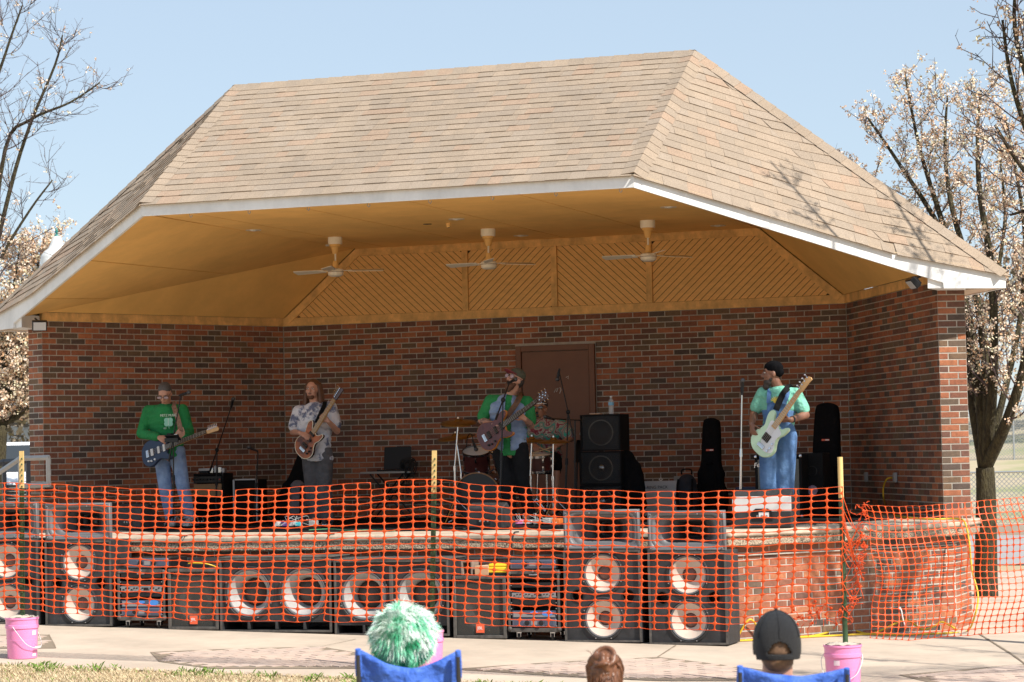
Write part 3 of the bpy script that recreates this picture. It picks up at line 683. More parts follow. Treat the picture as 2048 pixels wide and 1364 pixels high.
def rack_unit(parent, z, h, w, kind):
    if kind == 'amp':
        o = MB().box((0, .01, z), (w, .03, h-.006)).build('rack_amplifier', 'amp_face', parent, bevel=.008)
        for s in (-1, 1): MB().lathe([(h*.27, .016), (h*.27, .022), (h*.2, .024), (h*.2, .04), (0, .042)], 16, facing(s*w*.16, .01, z)).build('knob', 'black_plastic', o)
        MB().box((0, -.0055, z), (w*.14, .003, h*.4)).build('meter', 'amp_silver', o)
        for s in (-1, 1): MB().box((s*w*.34, -.006, z), (w*.2, .004, h*.55)).build('vent', 'amp_blue', o, bevel=.004)
    elif kind == 'wave':
        o = MB().box((0, .012, z), (w, .02, h-.006)).build('rack_amplifier', 'amp_blue', parent, bevel=.003)
        m = MB(); P = [(-w*.47, -h*.35), (w*.47, -h*.35), (w*.47, -h*.1), (w*.3, h*.05), (w*.1, -h*.1), (-w*.15, -h*.08), (-w*.3, h*.3), (-w*.47, h*.34)]
        m.prism(P, .012, .016, facing(0, .012, z)); m.build('wave_panel', 'amp_silver', o, fix=True)
        m = MB(); m.lathe([(.001, .012), (w*.09, .012), (w*.09, .018), (0, .018)], 20, facing(0, .012, z+h*.2) @ Mx.Diagonal((1, .35, 1, 1)))
        m.lathe([(.001, .012), (w*.12, .012), (w*.12, .0185), (0, .0185)], 20, facing(w*.3, .012, z+h*.12) @ Mx.Diagonal((1, .5, 1, 1))); m.build('display', 'lcd_blue', o, fix=True)
    elif kind == 'proc':
        o = MB().box((0, .01, z), (w, .02, h-.004)).build('rack_processor', 'amp_silver', parent, bevel=.002); m = MB(); random.seed(int(z*1e3))
        for i in range(14): m.lathe([(h*.13, .01), (h*.12, .024), (0, .024)], 8, facing(-w*.44+w*.88*i/13, .01, z+(h*.15 if i % 3 else -h*.12)))
        m.build('knobs', 'black_plastic', o); MB().box((w*.12, -.001, z), (w*.12, .003, h*.5)).build('display', 'black_plastic', o)
    elif kind == 'blank':
        o = MB().box((0, .012, z), (w, .012, h-.004)).build('blank_panel', 'black_plastic', parent, bevel=.002)
    elif kind == 'drawer':
        o = MB().box((0, .010, z), (w, .02, h-.006)).build('rack_drawer', 'black_metal', parent, bevel=.002)
        MB().box((0, -.008, z-h*.1), (w*.18, .012, .012)).build('pull', 'steel_dull', o, bevel=.003)
        MB().lathe([(.012, 0), (.012, .01), (0, .011)], 10, facing(0, 0, z+h*.22)).build('lock', 'steel_dull', o)
    return o
def rack_case(name, label, w, h, d, loc, units, casters=.0, rz=0):
    t = thing(name, label, 'equipment rack', loc, rz); th = .022; z0 = casters
    m = MB(); H = h-z0
    m.box((-w/2+th/2, d/2, z0+H/2), (th, d, H)); m.box((w/2-th/2, d/2, z0+H/2), (th, d, H)); m.box((0, d/2, z0+.02), (w-2*th, d, .04)); m.box((0, d/2, h-.02), (w-2*th, d, .04)); m.box((0, d-.01, z0+H/2), (w-2*th, .02, H-.08))
    m.build('case', 'cab_black', t, bevel=.006)
    m = MB()
    for s in (-1, 1): m.box((s*(w/2-.010), -.003, z0+H/2), (.022, .01, H-.02))
    m.box((0, -.003, z0+.02), (w-.044, .01, .036)); m.box((0, -.003, h-.02), (w-.044, .01, .036)); m.build('edge_extrusion', 'cab_worn', t, bevel=.003)
    for s in (-1, 1):
        for zz in (z0+.03, h-.03): MB().ell((s*(w/2-.012), .004, zz), (.026, .022, .026), n=10).build('corner_guard', 'cab_worn', t)
    m = MB(); nh = int((H-.1)/.055)
    for s in (-1, 1):
        for i in range(nh): m.lathe([(.006, 0), (.006, .007), (0, .008)], 6, facing(s*(w/2-th-.012), .004, z0+.06+i*.055))
    m.build('rack_screws', 'bolt', t)
    z = z0+.045
    for kind, uh in units:
        if kind: rack_unit(t, z+uh/2, uh, w-2*th-.03, kind)
        z += uh
    if casters:
        for sx in (-1, 1):
            for y in (.07, d-.07):
                m = MB(); m.lathe([(.026, -.012), (.032, -.008), (.032, .008), (.026, .012)], 16, Mx.Translation((sx*(w/2-.09), y-.02, .033)) @ Mx.Rotation(R(90), 4, 'Y')); c = m.build('caster', 'rubber', t)
                k = MB(); k.box((sx*(w/2-.09)-.018, y-.012, .055), (.004, .05, .055)); k.box((sx*(w/2-.09)+.018, y-.012, .055), (.004, .05, .055)); k.box((sx*(w/2-.09), y, z0-.006), (.05, .06, .012)); k.build('fork', 'chrome', c)
                MB().lathe([(.012, -.0125), (.012, .0125)], 12, Mx.Translation((sx*(w/2-.09), y-.02, .033)) @ Mx.Rotation(R(90), 4, 'Y')).build('hub', 'steel_dull', c)
    return t
def dual_sub(name, label, w, h, d, loc, vent=True, rz=0, divider=False):
    t = thing(name, label, 'subwoofer', loc, rz); lip = .03; r = w*.225; zc = h*.53; hv = h*.13 if vent else .02
    holes = [(s*w*.245, zc, r*.9) for s in (-1, 1)]
    m = MB(); th = .02
    for s in (-1, 1): m.box((s*(w/2-th/2), d/2, h/2), (th, d, h))
    m.box((0, d/2, th/2), (w-2*th, d, th)); m.box((0, d/2, h-th/2), (w-2*th, d, th)); m.box((0, d-.009, h/2), (w-2*th, .018, h-2*th)); m.box((0, lip+.09, hv+.01), (w-2*th, .18, .018)); m.build('cabinet', 'cab_black', t, bevel=.004)
    b = MB(); plate(b, w-2*th, h-th-hv-.019, [(x, z-hv-.019, rr) for x, z, rr in holes], lip, z0=hv+.019); b.build('baffle', 'cab_black', t)
    for s in (-1, 1): woofer(t, s*w*.245, zc, r, lip, 'cone_grey', 'cone_dark', .15, .42)
    if vent:
        for i in range(3): MB().box((-w/4+i*w/4, .06, th+hv/2-.004), (.02, .1, hv-th)).build('vent_rib', 'cab_black', t, bevel=.003)
    m = MB()
    for s in (-1, 1): m.box((s*(w/2-.011), -.003, h/2), (.022, .008, h))
    m.box((0, -.003, .011), (w-.046, .008, .022)); m.box((0, -.003, h-.011), (w-.046, .008, .022))
    if divider: m.box((0, .012, zc+.03), (.03, .035, h*.72))
    m.build('edge_strip', 'cab_worn', t, bevel=.002)
    m = MB(); m.box((0, d/2, h+.006), (w+.012, d+.02, .012)); m.build('lid', 'cab_worn', t, bevel=.003); return t
def wedge(name, label, w, h, d, loc, rz, face='black', rear=False):
    """floor monitor: sloping grille towards +y (the player), back to the audience"""
    t = thing(name, label, 'stage monitor', loc, rz); m = MB(); prof = [(-d/2, 0), (d/2, 0), (d/2, h*.22), (-d*.12, h), (-d/2, h*.80)]
    m.prism(prof, -w/2, w/2, Mx(((0, 0, 1, 0), (1, 0, 0, 0), (0, 1, 0, 0), (0, 0, 0, 1)))); m.build('cabinet', 'cab_black', t, bevel=.012, fix=True)
    g = MB(); a, b = V((0, d/2, h*.24)), V((0, -d*.11, h*.985)); n = V((0, (b-a).z, -(b-a).y)).normalized(); n = n if n.z > 0 else -n
    g.hexa([V((-w*.45, 0, 0))+a, V((w*.45, 0, 0))+a, V((w*.45, 0, 0))+b, V((-w*.45, 0, 0))+b]+[V((s*w*.45, 0, 0))+q+n*.012 for s, q in ((-1, a), (1, a), (1, b), (-1, b))]); g.build('grille', 'black_fabric', t, fix=True)
    m = MB(); m.box((0, -d/2-.002, h*.3), (w*.36, .006, h*.26)); p = m.build('jack_plate', 'black_metal', t, bevel=.003)
    m = MB()
    for s in (-1, 0, 1): m.lathe([(.012, .004), (.011, .01), (0, .01)], 10, facing(s*.045, -d/2, h*.3))
    m.build('jacks', 'steel_dull', p)
    if face == 'silver':
        m = MB(); m.hexa([V((-w/2-.003, -d/2-.004, h*.42)), V((w/2+.003, -d/2-.004, h*.42)), V((w/2+.003, -d/2+.01, h*.42)), V((-w/2-.003, -d/2+.01, h*.42)), V((-w/2-.003, -d/2-.004, h*.80)), V((w/2+.003, -d/2-.004, h*.80)), V((w/2+.003, -d/2+.01, h*.82)), V((-w/2-.003, -d/2+.01, h*.82))]); m.build('front_panel', 'wedge_silver', t, bevel=.003)
        m = MB(); m.prism([(-.10, h*.42), (-.06, h*.5), (.06, h*.5), (.10, h*.42)], .004, .012, facing(0, -d/2, 0)); m.build('handle_recess', 'black_plastic', t, fix=True)
        MB().box((.02, -d/2-.003, h*.33), (.10, .006, h*.15)).build('label_plate', 'white_paint', t)
    return t
mat('wedge_silver', (.60, .59, .57), .45, var=.05, scale=5)
# ---------------------------------------------------------------- microphones and stands
def mic(parent, p, d, black=True):
    d = V(d).normalized(); m = MB(); m.tube([V(p)-d*.09, V(p)-d*.085, V(p)-d*.0, V(p)+d*.01], [.009, .011, .017, .019], 12); b = m.build('microphone', 'black_metal', parent)
    MB().ell(V(p)+d*.035, .026, n=12).build('mic_grille', 'mic_mesh', b); return b
mat('mic_mesh', (.09, .09, .095), .4, metal=.6)
def stand(name, label, base, top, tip, micd=None, kind='tripod', material='black_metal', group=None, clip=True):
    """base on floor, pole to top; boom from top to tip (tip None: straight)"""
    base, top = V(base), V(top); t = thing(name, label, 'microphone stand', base, world=True, group=group); hgt = top-base
    m = MB(); m.rod(base+V((0, 0, .05)), base+hgt*.55, .012, n=10); m.rod(base+hgt*.55, top, .008, n=10); m.build('pole', material, t)
    MB().rod(base+hgt*.52, base+hgt*.58, .018, .016, 10).build('clutch', 'black_plastic' if material != 'chrome' else 'chrome', t)
    if kind == 'tripod':
        for k in range(3):
            a = R(35+120*k); e = base+V((math.cos(a)*.30, math.sin(a)*.30, .012)); m = MB(); m.rod(base+V((0, 0, .17)), e, .009, .009, 8); lg = m.build('leg', material, t); MB().cap(e, .014, e+V((math.cos(a)*.02, math.sin(a)*.02, 0)), .013, 8).build('rubber_foot', 'rubber', lg)
    else:
        MB().lathe([(.0, .0), (.13, .0), (.13, .012), (.09, .022), (.02, .035), (.014, .06), (0, .06)], 24, Mx.Translation(base)).build('round_base', 'black_metal', t)
    end = top
    if tip is not None:
        tip = V(tip); d = (tip-top).normalized(); m = MB(); m.rod(top-d*.22, tip, .008, .007, 8); m.build('boom', material, t); MB().ell(top, (.026, .026, .03), n=10).build('boom_joint', 'black_plastic', t); MB().rod(top-d*.22, top-d*.30, .013, .012, 8).build('boom_weight', 'black_metal', t); end = tip
    if micd is not None:
        md = V(micd).normalized(); mb_ = mic(t, end+md*.06, md); MB().cap(end-md*.01, .014, end+md*.03, .017, 8).build('clip', 'black_plastic', t)
    return t
# ================================================================ the loudspeaker row on the plaza in front of the stage
YR = -6.68
def rowspan(x0, x1, ytop, yb=1265, Y=YR):
    a, b = ony(x0, yb, Y), ony(x1, yb, Y); x = (a.x+b.x)/2; zb = gz(x, Y-.0); zt = ony((x0+x1)/2, ytop, Y).z
    return V((x, Y, zb+.002)), b.x-a.x, zt-zb
l, w, h = rowspan(1130, 1284, 1100); W, H, Dp = w, h, .44
hl, hw, hh = rowspan(1130, 1283, 1020); HH = hh-h
SG = 'stacked horn and double-woofer loudspeakers'
for (x0, x1), la, lb in (((1130, 1284), 'black double-woofer cabinet beside the wheeled rack, under the left one of the right-hand horns', 'grey flared horn speaker in front of the centre speaker stack, left of the right-hand pair'),
                         ((1300, 1455), 'black double-woofer cabinet at the right end of the row, next to bare brick', 'grey flared horn speaker at the right end of the row, left of the silver monitor'),
                         ((90, 226), 'black double-woofer cabinet just left of the rack with two amplifiers', 'grey flared horn speaker left of the wedge at the green-shirted guitarist'),
                         ((-58, 84), 'black double-woofer cabinet cut off by the left edge of the picture, behind the pink bucket', 'grey flared horn speaker cut off by the left edge, behind the green stake')):
    P, w_, h_ = rowspan(x0, x1, 1100); cab = double_woofer('double_woofer_cabinet', la, W, H, Dp, P, SG); hp = P.copy(); hp.z += H+.002
    horn('horn_speaker', lb, W*.985, HH, Dp*.95, hp, SG)
# rack left
P, w, h = rowspan(237, 331, 1138); rack_case('amplifier_rack', 'black equipment rack with castors between left horn stack and grille speaker', w, h, .44, P, [('amp', .088), ('wave', .075), (None, .03), ('blank', .05), ('proc', .06), ('blank', .05), (None, .03), ('drawer', .11)], casters=.075)
t = thing('power_amplifier', 'black power amplifier lying on top of the left equipment rack', 'amplifier', P+V((.06, 0, h+.004))); MB().box((.02, .2, .055), (w*.92, .38, .10)).build('chassis', 'black_metal', t, bevel=.005); rack_unit(t, .055, .10, w*.88, 'amp').location = (.02, -.012, 0)
# grille speaker left
P, w, h = rowspan(337, 438, 1138); gs = grille_speaker('grille_speaker', 'black loudspeaker with wire grille and red badge right of the left rack', w, h, .42, P)
t = thing('power_strip', 'dark power strip with yellow cable lying on the left grille speaker', 'power strip', P+V((0, .08, h+.003))); MB().box((0, .03, .02), (.22, .06, .035)).build('housing', 'black_plastic', t, bevel=.004)
MB().tube(cr_path([(-.10, .03, .045), (-.03, .02, .05), (.06, .03, .045), (.13, .05, .03), (.17, .10, .006)]), .008, 6).build('cable', 'cord_yellow' if 'cord_yellow' in MAT else mat('cord_yellow', (.66, .42, .02), .5), t)
# subwoofers
P, w, h = rowspan(441, 664, 1116); dual_sub('dual_subwoofer', 'wide black subwoofer with two grey cones and a slotted vent along its foot', w, h, .46, P)
P, w, h = rowspan(670, 899, 1120); dual_sub('dual_subwoofer', 'wide black subwoofer behind the middle stake, divided between its two cones', w, h, .46, P, divider=True)
P, w, h = rowspan(907, 1014, 1152); gs2 = grille_speaker('grille_speaker', 'black loudspeaker with wire grille and red badge left of the wheeled rack', w, h, .42, P)
t = thing('wooden_crate', 'small weathered wooden crate on the grille speaker, against the subwoofer', 'crate', P+V((-.185, .02, h+.003)))
mat('wood_worn', (.23, .17, .13), .8, var=.35, scale=9, stretch=(1, 1, 4)); mat('cardboard', (.50, .30, .17), .85, var=.08, scale=6); mat('bag_yellow', (.80, .55, .02), .5)
MB().box((0, .1, .07), (.018, .18, .14)).build('side', 'wood_worn', t, bevel=.002); MB().box((.10, .1, .07), (.018, .18, .14)).build('side', 'wood_worn', t, bevel=.002); MB().box((.05, .1, .132), (.082, .18, .014)).build('top', 'wood_worn', t, bevel=.002); MB().box((.05, .185, .06), (.082, .012, .12)).build('back', 'wood_worn', t)
t = thing('cardboard_box', 'flat orange-brown cardboard box beside the weathered crate', 'box', P+V((.02, .02, h+.003))); MB().box((0, .09, .045), (.14, .18, .09)).build('carton', 'cardboard', t, bevel=.003); MB().box((0, .09, .0915), (.03, .18, .002)).build('tape', 'soffit_pale', t)
t = thing('toolbox', 'small yellow toolbox standing on the grille speaker by the wheeled rack', 'toolbox', P+V((.19, .03, h+.003))); MB().box((0, .08, .05), (.21, .16, .055), mi=0).build('bin', 'bag_yellow', t, bevel=.008); MB().box((0, .08, .095), (.205, .155, .03)).build('lid', 'bag_yellow', t, bevel=.008); MB().box((0, .08, .011), (.215, .165, .02)).build('base', 'black_plastic', t, bevel=.003); MB().tube([(-.05, .08, .11), (-.05, .08, .135), (.05, .08, .135), (.05, .08, .11)], .006, 6).build('handle', 'black_plastic', t)
P, w, h = rowspan(1018, 1121, 1140, 1275); rack_case('equipment_rack', 'tall equipment rack on castors left of the right-hand horn stacks', w, h, .44, P, [('amp', .088), ('wave', .075), (None, .05), ('blank', .07), ('proc', .05), (None, .045), ('blank', .05), (None, .03), ('drawer', .11)], casters=.075)
t = thing('power_amplifier', 'blue-fronted power amplifier lying on top of the wheeled rack', 'amplifier', P+V((0, 0, h+.004))); MB().box((0, .2, .05), (w*.92, .38, .09)).build('chassis', 'black_metal', t, bevel=.005); rack_unit(t, .05, .09, w*.88, 'amp').location = (0, -.012, 0)
# black roll of carpet / flat case corner behind the left rack on the slab
# ---------------- buckets of sand with stakes
mat('bucket_pink', (.80, .26, .50), .35, subsurf=.1, coat=.2); mat('sand', (.50, .44, .36), .95, var=.2, scale=40, bump=.8, bscale=90); mat('label_pale', (.82, .62, .70), .5)
mat('stake_green', (.035, .075, .03), .5, var=.25, scale=12); mat('stake_yellow', (.72, .50, .20), .5, var=.1, scale=20)
def bucket(loc, label, stick):
    t = thing('bucket', label, 'bucket', loc, random.uniform(0, 6), 'pink buckets of sand holding the stakes'); m = MB()
    m.lathe([(.0, 0), (.128, 0), (.131, .006), (.143, .27), (.150, .27), (.151, .285), (.150, .30), (.145, .302), (.147, .345), (.153, .35), (.153, .365), (.147, .367), (.144, .34), (.14, .30)], 40); b = m.build('pail', 'bucket_pink', t)
    m = MB(); m.lathe([(.1362, .165), (.1385, .167), (.1385, .173), (.137, .175)], 40); m.build('rib', 'bucket_pink', t)
    m = MB(); n = 28; P = [(0, 0, .385)]
    for r_, z in ((.05, .382), (.10, .374), (.135, .362), (.147, .369)):
        for j in range(n): a = 2*math.pi*j/n; P.append((r_*math.cos(a)*(1+random.uniform(-.03, .03)), r_*math.sin(a), z+random.uniform(-.006, .008)))
    F = [(0, 1+j, 1+(j+1) % n) for j in range(n)] + [(1+k*n+j, 1+(k+1)*n+j, 1+(k+1)*n+(j+1) % n, 1+k*n+(j+1) % n) for k in range(3) for j in range(n)]
    m.add(P, F); m.build('sand_fill', 'sand', t, sharp=0)
    m = MB(); m.tube(cr_path([(-.153, 0, .29), (-.165, -.05, .24), (-.12, -.125, .13), (0, -.165, .09), (.12, -.125, .13), (.165, -.05, .24), (.153, 0, .29)]), .0028, 6); h_ = m.build('bail', 'white_paint', t); MB().cap((-.04, -.162, .098), .009, (.04, -.162, .098), .009, 8).build('grip', 'white_paint', h_)
    for a0, a1, z0, z1 in ((-1.9, -1.55, .21, .25), (-1.85, -1.5, .02, .045)):
        m = MB()
        for k in range(6):
            aa, ab = a0+(a1-a0)*k/6, a0+(a1-a0)*(k+1)/6; r0, r1 = .1325+z0*.043, .1325+z1*.043
            m.quad((r0*math.cos(aa), r0*math.sin(aa), z0), (r0*math.cos(ab), r0*math.sin(ab), z0), (r1*math.cos(ab), r1*math.sin(ab), z1), (r1*math.cos(aa), r1*math.sin(aa), z1))
        m.build('sticker', 'label_pale', t)
    return t
def stake(a, b, label, kind, yfrac=.12):
    """steel post from a (in the sand) to b, yellow top"""
    a, b = V(a), V(b); t = thing('stake', label, 'stake', a, world=True, group='stakes holding the orange net'); d = (b-a); c = a+d*(1-yfrac); s = d.normalized()
    def post(p, q, name, material, par):
        m = MB()
        if kind == 'round': m.rod(p, q, .021, n=14)
        else:
            for dx, w_ in ((0, .034), ): m.hexa([p+V((-.022, -.004, 0)), p+V((.022, -.004, 0)), p+V((.022, .0, 0)), p+V((-.022, .0, 0)), q+V((-.022, -.004, 0)), q+V((.022, -.004, 0)), q+V((.022, 0, 0)), q+V((-.022, 0, 0))]); m.hexa([p+V((.004, 0, 0)), p+V((.008, 0, 0)), p+V((.008, .03, 0)), p+V((.004, .03, 0)), q+V((.004, 0, 0)), q+V((.008, 0, 0)), q+V((.008, .03, 0)), q+V((.004, .03, 0))])
        return m.build(name, material, par)
    o = post(a, c, 'shaft', 'stake_green', t); o2 = post(c, b, 'painted_top', 'stake_yellow', t)
    if kind != 'round':
        m = MB(); L = d.length; n = int(L/.05)
        for i in range(2, n):
            p = a+s*(i*.05); m.hexa([p+V((.0, -.016, -.006)), p+V((.012, -.016, -.006)), p+V((.012, -.004, -.006)), p+V((0, -.004, -.006)), p+V((.002, -.012, .008)), p+V((.010, -.012, .008)), p+V((.010, -.004, .008)), p+V((.002, -.004, .008))])
        m.build('studs', 'stake_green', t)
    return t
lb = ong(45, 1316); rb = ong(1691, 1386); rb = V((5.60, -9.72, gz(5.60, -9.72))); mbk = V((1.85, -9.55, gz(1.85, -9.55)))
YN = [lb.y, mbk.y, rb.y]
bucket(lb, 'pink bucket of sand at the left end of the net, beside the dry grass', 0); bucket(rb, 'pink bucket of sand beside the black-capped spectator', 0)
_mx = ony(868, 1285, mbk.y); mbk = V((_mx.x-.07, mbk.y, gz(_mx.x, mbk.y)))
bucket(mbk, 'pink bucket of sand almost hidden behind the furry green hat', 0)
def stakept(x, y, Y): return ony(x, y, Y)
SL = (stakept(45, 1240, lb.y), stakept(43, 902, lb.y)); SM = (stakept(864, 1285, mbk.y), stakept(869, 901, mbk.y)); SR = (stakept(1691, 1286, rb.y), stakept(1680, 914, rb.y))
for (a, b), la, kd in ((SL, 'green studded stake with a yellow top in the left bucket', 'tee'), (SM, 'green studded stake with a yellow top behind the furry green hat', 'tee'), (SR, 'plain dark green stake with a yellow top in the right bucket', 'round')):
    d = (b-a).normalized(); stake(a-d*.15, b, la, kd, .20)
# ================================================================ orange safety net
m_ = mat('net_orange', (.95, .165, .035), .38, spec=.5)
_t = m_.node_tree; _b = _t.nodes['Principled BSDF']; _o = [n for n in _t.nodes if n.type == 'OUTPUT_MATERIAL'][0]; _tr = _t.nodes.new('ShaderNodeBsdfTranslucent'); _tr.inputs[0].default_value = (.95, .20, .05, 1); _mx2 = _t.nodes.new('ShaderNodeMixShader'); _mx2.inputs[0].default_value = .45
_t.links.new(_b.outputs[0], _mx2.inputs[1]); _t.links.new(_tr.outputs[0], _mx2.inputs[2]); _t.links.new(_mx2.outputs[0], _o.inputs[0])
def interp(tab, x):
    if x <= tab[0][0]: return tab[0][1]
    for (a, b), (c, d) in zip(tab, tab[1:]):
        if x <= c: return b+(d-b)*(x-a)/(c-a)
    return tab[-1][1]
def net_mesh(S, nc, nr, tx=.075, ty=.10, skip=None, jit=.0):
    """S(i,j) -> point for knot column i, row j; every cell is a ring round a rounded hole"""
    m = MB(); K = {}
    for i in range(nc+1):
        for j in range(nr+1):
            p = S(i, j); K[i, j] = len(m.v); m.v.append(tuple(p))
    for i in range(nc):
        for j in range(nr):
            if skip and skip(i, j): continue
            c = [V(m.v[K[i, j]]), V(m.v[K[i+1, j]]), V(m.v[K[i+1, j+1]]), V(m.v[K[i, j+1]])]
            def bl(u, v): return c[0]*(1-u)*(1-v)+c[1]*u*(1-v)+c[2]*u*v+c[3]*(1-u)*v
            b = len(m.v); k1, k2 = .11, .20; uv = [(tx+k1, ty*1.15), (.5, ty*.75), (1-tx-k1, ty*1.15), (1-tx*1.15, ty+k2), (1-tx*.85, .5), (1-tx*1.15, 1-ty-k2), (1-tx-k1, 1-ty*1.15), (.5, 1-ty*.75), (tx+k1, 1-ty*1.15), (tx*1.15, 1-ty-k2), (tx*.85, .5), (tx*1.15, ty+k2)]
            m.v += [tuple(bl(u, v)) for u, v in uv]
            q = [K[i, j], K[i+1, j], K[i+1, j+1], K[i, j+1]]
            for a, cn in ((0, 1), (3, 2), (6, 3), (9, 0)):
                pass
            F = [(q[0], q[1], b+2, b+1, b+0), (q[1], q[2], b+5, b+4, b+3), (q[2], q[3], b+8, b+7, b+6), (q[3], q[0], b+11, b+10, b+9), (q[0], b+0, b+11), (q[1], b+3, b+2), (q[2], b+6, b+5), (q[3], b+9, b+8)]
            m.f += F; m.m += [0]*len(F)
    return m
def add_thick(o, t=.0035):
    s = o.modifiers.new('thick', 'SOLIDIFY'); s.thickness = t; s.offset = 0
random.seed(11)
TOP = [(-60, 968), (0, 965), (45, 967), (100, 968), (200, 973), (300, 978), (420, 980), (520, 978), (600, 974), (740, 964), (868, 956), (930, 966), (990, 971), (1130, 978), (1290, 983), (1400, 983), (1500, 981), (1600, 977), (1680, 974)]
BOT = [(-60, 1224), (0, 1223), (45, 1216), (80, 1224), (180, 1231), (300, 1236), (437, 1242), (671, 1244), (880, 1245), (1032, 1253), (1180, 1256), (1481, 1262), (1600, 1252), (1685, 1250)]
YL = [(-60, lb.y-.02), (45, lb.y-.035), (868, mbk.y-.035), (1680, rb.y-.035)]
NX0, NX1, NC, NRW = -40, 1686, 62, 20
cw = (ony(NX1, 1100, rb.y).x-ony(NX0, 1100, lb.y).x)/NC
# columns are even in metres: tabulate
tab = [(ony(x, 1100, interp(YL, x)).x, x) for x in range(-60, 1760, 20)]
X0, X1 = interp([(b, a) for a, b in tab], NX0), interp([(b, a) for a, b in tab], NX1)
lean = [(-60, 0), (60, 2), (200, -5), (300, -16), (420, -22), (560, -14), (740, -10), (860, -2), (1000, -14), (1130, -12), (1290, -7), (1450, -9), (1600, -9), (1690, 0)]
wob = {}
def S_main(i, j):
    X = X0+(X1-X0)*i/NC; x = interp(tab, X); t = j/NRW
    x2 = x+interp(lean, x)*(t*t*.6+t*.4) + 2.2*math.sin(i*.9+j*.55)*t + random.gauss(0, .45)
    y = interp(TOP, x)*(1-t)+interp(BOT, x2)*t + 1.3*math.sin(i*1.7+j*.8) + (random.gauss(0, .55) if 0 < j < NRW else random.gauss(0, .35))
    if j > NRW-4: y += math.sin(i*2.3)*1.2
    bulge = .05*math.sin(math.pi*t)*math.sin((x-45)/823*math.pi)**2
    return ony(x2, y, interp(YL, x)-bulge+random.gauss(0, .004))
torn = {(27, 1), (29, 1), (30, 0), (19, 0), (35, 19), (36, 19), (26, 19), (55, 19), (57, 19), (58, 18), (58, 19), (59, 19), (60, 19), (60, 18), (61, 17), (61, 19), (59, 18), (32, 3)}
o = net_mesh(S_main, NC, NRW, .040, .070, lambda i, j: (i, j) in torn).build('safety_net', 'net_orange', sharp=0); add_thick(o)
tag(o, 'long orange plastic safety net stretched between the left and right stakes', 'safety net')
# right-hand net: finer-looking, slack, from the bundle to beyond the tree
TOP2 = [(1728, 1008), (1737, 1010), (1797, 1013), (1860, 1010), (1897, 1007), (1960, 1002), (2048, 994), (2140, 985)]
BOT2 = [(1720, 1276), (1748, 1278), (1807, 1281), (1895, 1273), (1962, 1269), (2048, 1263), (2140, 1258)]
Y2 = [(1700, rb.y+.1), (1800, -9.2), (1960, -8.6), (2140, -8.2)]
NC2, NR2 = 30, 21
sh2 = lambda t: 18*math.sin(t*math.pi*1.0)+10*t
def S_r(i, j):
    t = j/NR2; x = 1728+(2130-1728)*i/NC2; x2 = x+sh2(t)*.9-16*(t > .99)*0+3*math.sin(j*.7+i*.2)
    k = 1 if j not in (11, 12) else 1
    y = interp(TOP2, x)*(1-t)+interp(BOT2, x)*t + 3.5*math.sin(t*math.pi)*math.sin(i*.33+1)+random.gauss(0, .5)
    return ony(x2, y, interp(Y2, x)+.06*math.sin(j*.5+i*.15)+random.gauss(0, .004))
o = net_mesh(S_r, NC2, NR2, .046, .050).build('safety_net', 'net_orange', sharp=0); add_thick(o); tag(o, 'slack orange safety net with square holes hanging from the right stake past the tree', 'safety net')
# the gathered bundle and the torn drape by the right stake
m = MB(); random.seed(5)
axis = cr_path([(1722, 1012), (1726, 1040), (1728, 1075), (1722, 1110), (1718, 1140), (1710, 1175), (1700, 1205), (1696, 1240)], 10)
for k in range(110):
    t = random.random(); c = axis[int(t*(len(axis)-1))] if True else 0; wd = 9-2.5*t
    x, y = c[0]+random.gauss(0, wd*.5), c[1]+random.gauss(0, 4); Yd = rb.y+.02+random.uniform(-.07, .05)
    pts = [ony(x, y, Yd)]
    for q in range(3): x += random.gauss(0, 4.0); y += random.uniform(-3, 7); pts.append(ony(x, y, Yd+random.gauss(0, .02)))
    m.tube(cr_path(pts, 3), [.0025, .0045, .003, .0025]+[.003]*(len(cr_path(pts, 3))-4), 4)
for k in range(26):     # loose strands from the main net to the bundle
    a = ony(1684, 985+random.uniform(0, 240), rb.y-.03); y = random.uniform(1010, 1200); b = ony(1722+random.gauss(0, 5), y+10, rb.y); mid = (a+b)/2+V((0, 0, -.03-random.random()*.05)); m.tube(cr_path([a, mid, b], 4), .003, 4)
o = m.build('net_bundle', 'net_orange', sharp=0); tag(o, 'bunched-up orange netting hanging beside the right stake', 'safety net')
o['kind'] = 'stuff'
m = MB()
for k in range(42):
    x = random.uniform(1575, 1690); base = 1238-(x-1575)*.12+random.gauss(0, 12); Yd = rb.y+random.uniform(-.05, .1); pts = [ony(x, base, Yd)]
    for q in range(3): x += random.gauss(0, 6); base += random.gauss(2, 5); pts.append(ony(x, base, Yd+random.gauss(0, .02)))
    m.tube(cr_path(pts, 3), .003, 4)
    if k % 2: m.ell(pts[1], (.014, .004, .012), n=6)
o = m.build('torn_netting', 'net_orange', sharp=0); tag(o, 'torn scraps of orange netting drooping low left of the right stake', 'safety net', kind='stuff')
# ties
mat('zip_tie', (.75, .73, .70), .5)
t = thing('zip_tie', 'white cable tie dangling from the slack net in front of the brick plinth', 'cable tie', ony(1803, 1215, -9.2), world=True); MB().tube(cr_path([ony(1800, 1216, -9.25), ony(1803, 1222, -9.25), ony(1806, 1238, -9.25), ony(1812, 1257, -9.25)]), .005, 5).build('strap', 'zip_tie', t); MB().box(ony(1800, 1216, -9.25), (.012, .01, .018)).build('head', 'zip_tie', t)
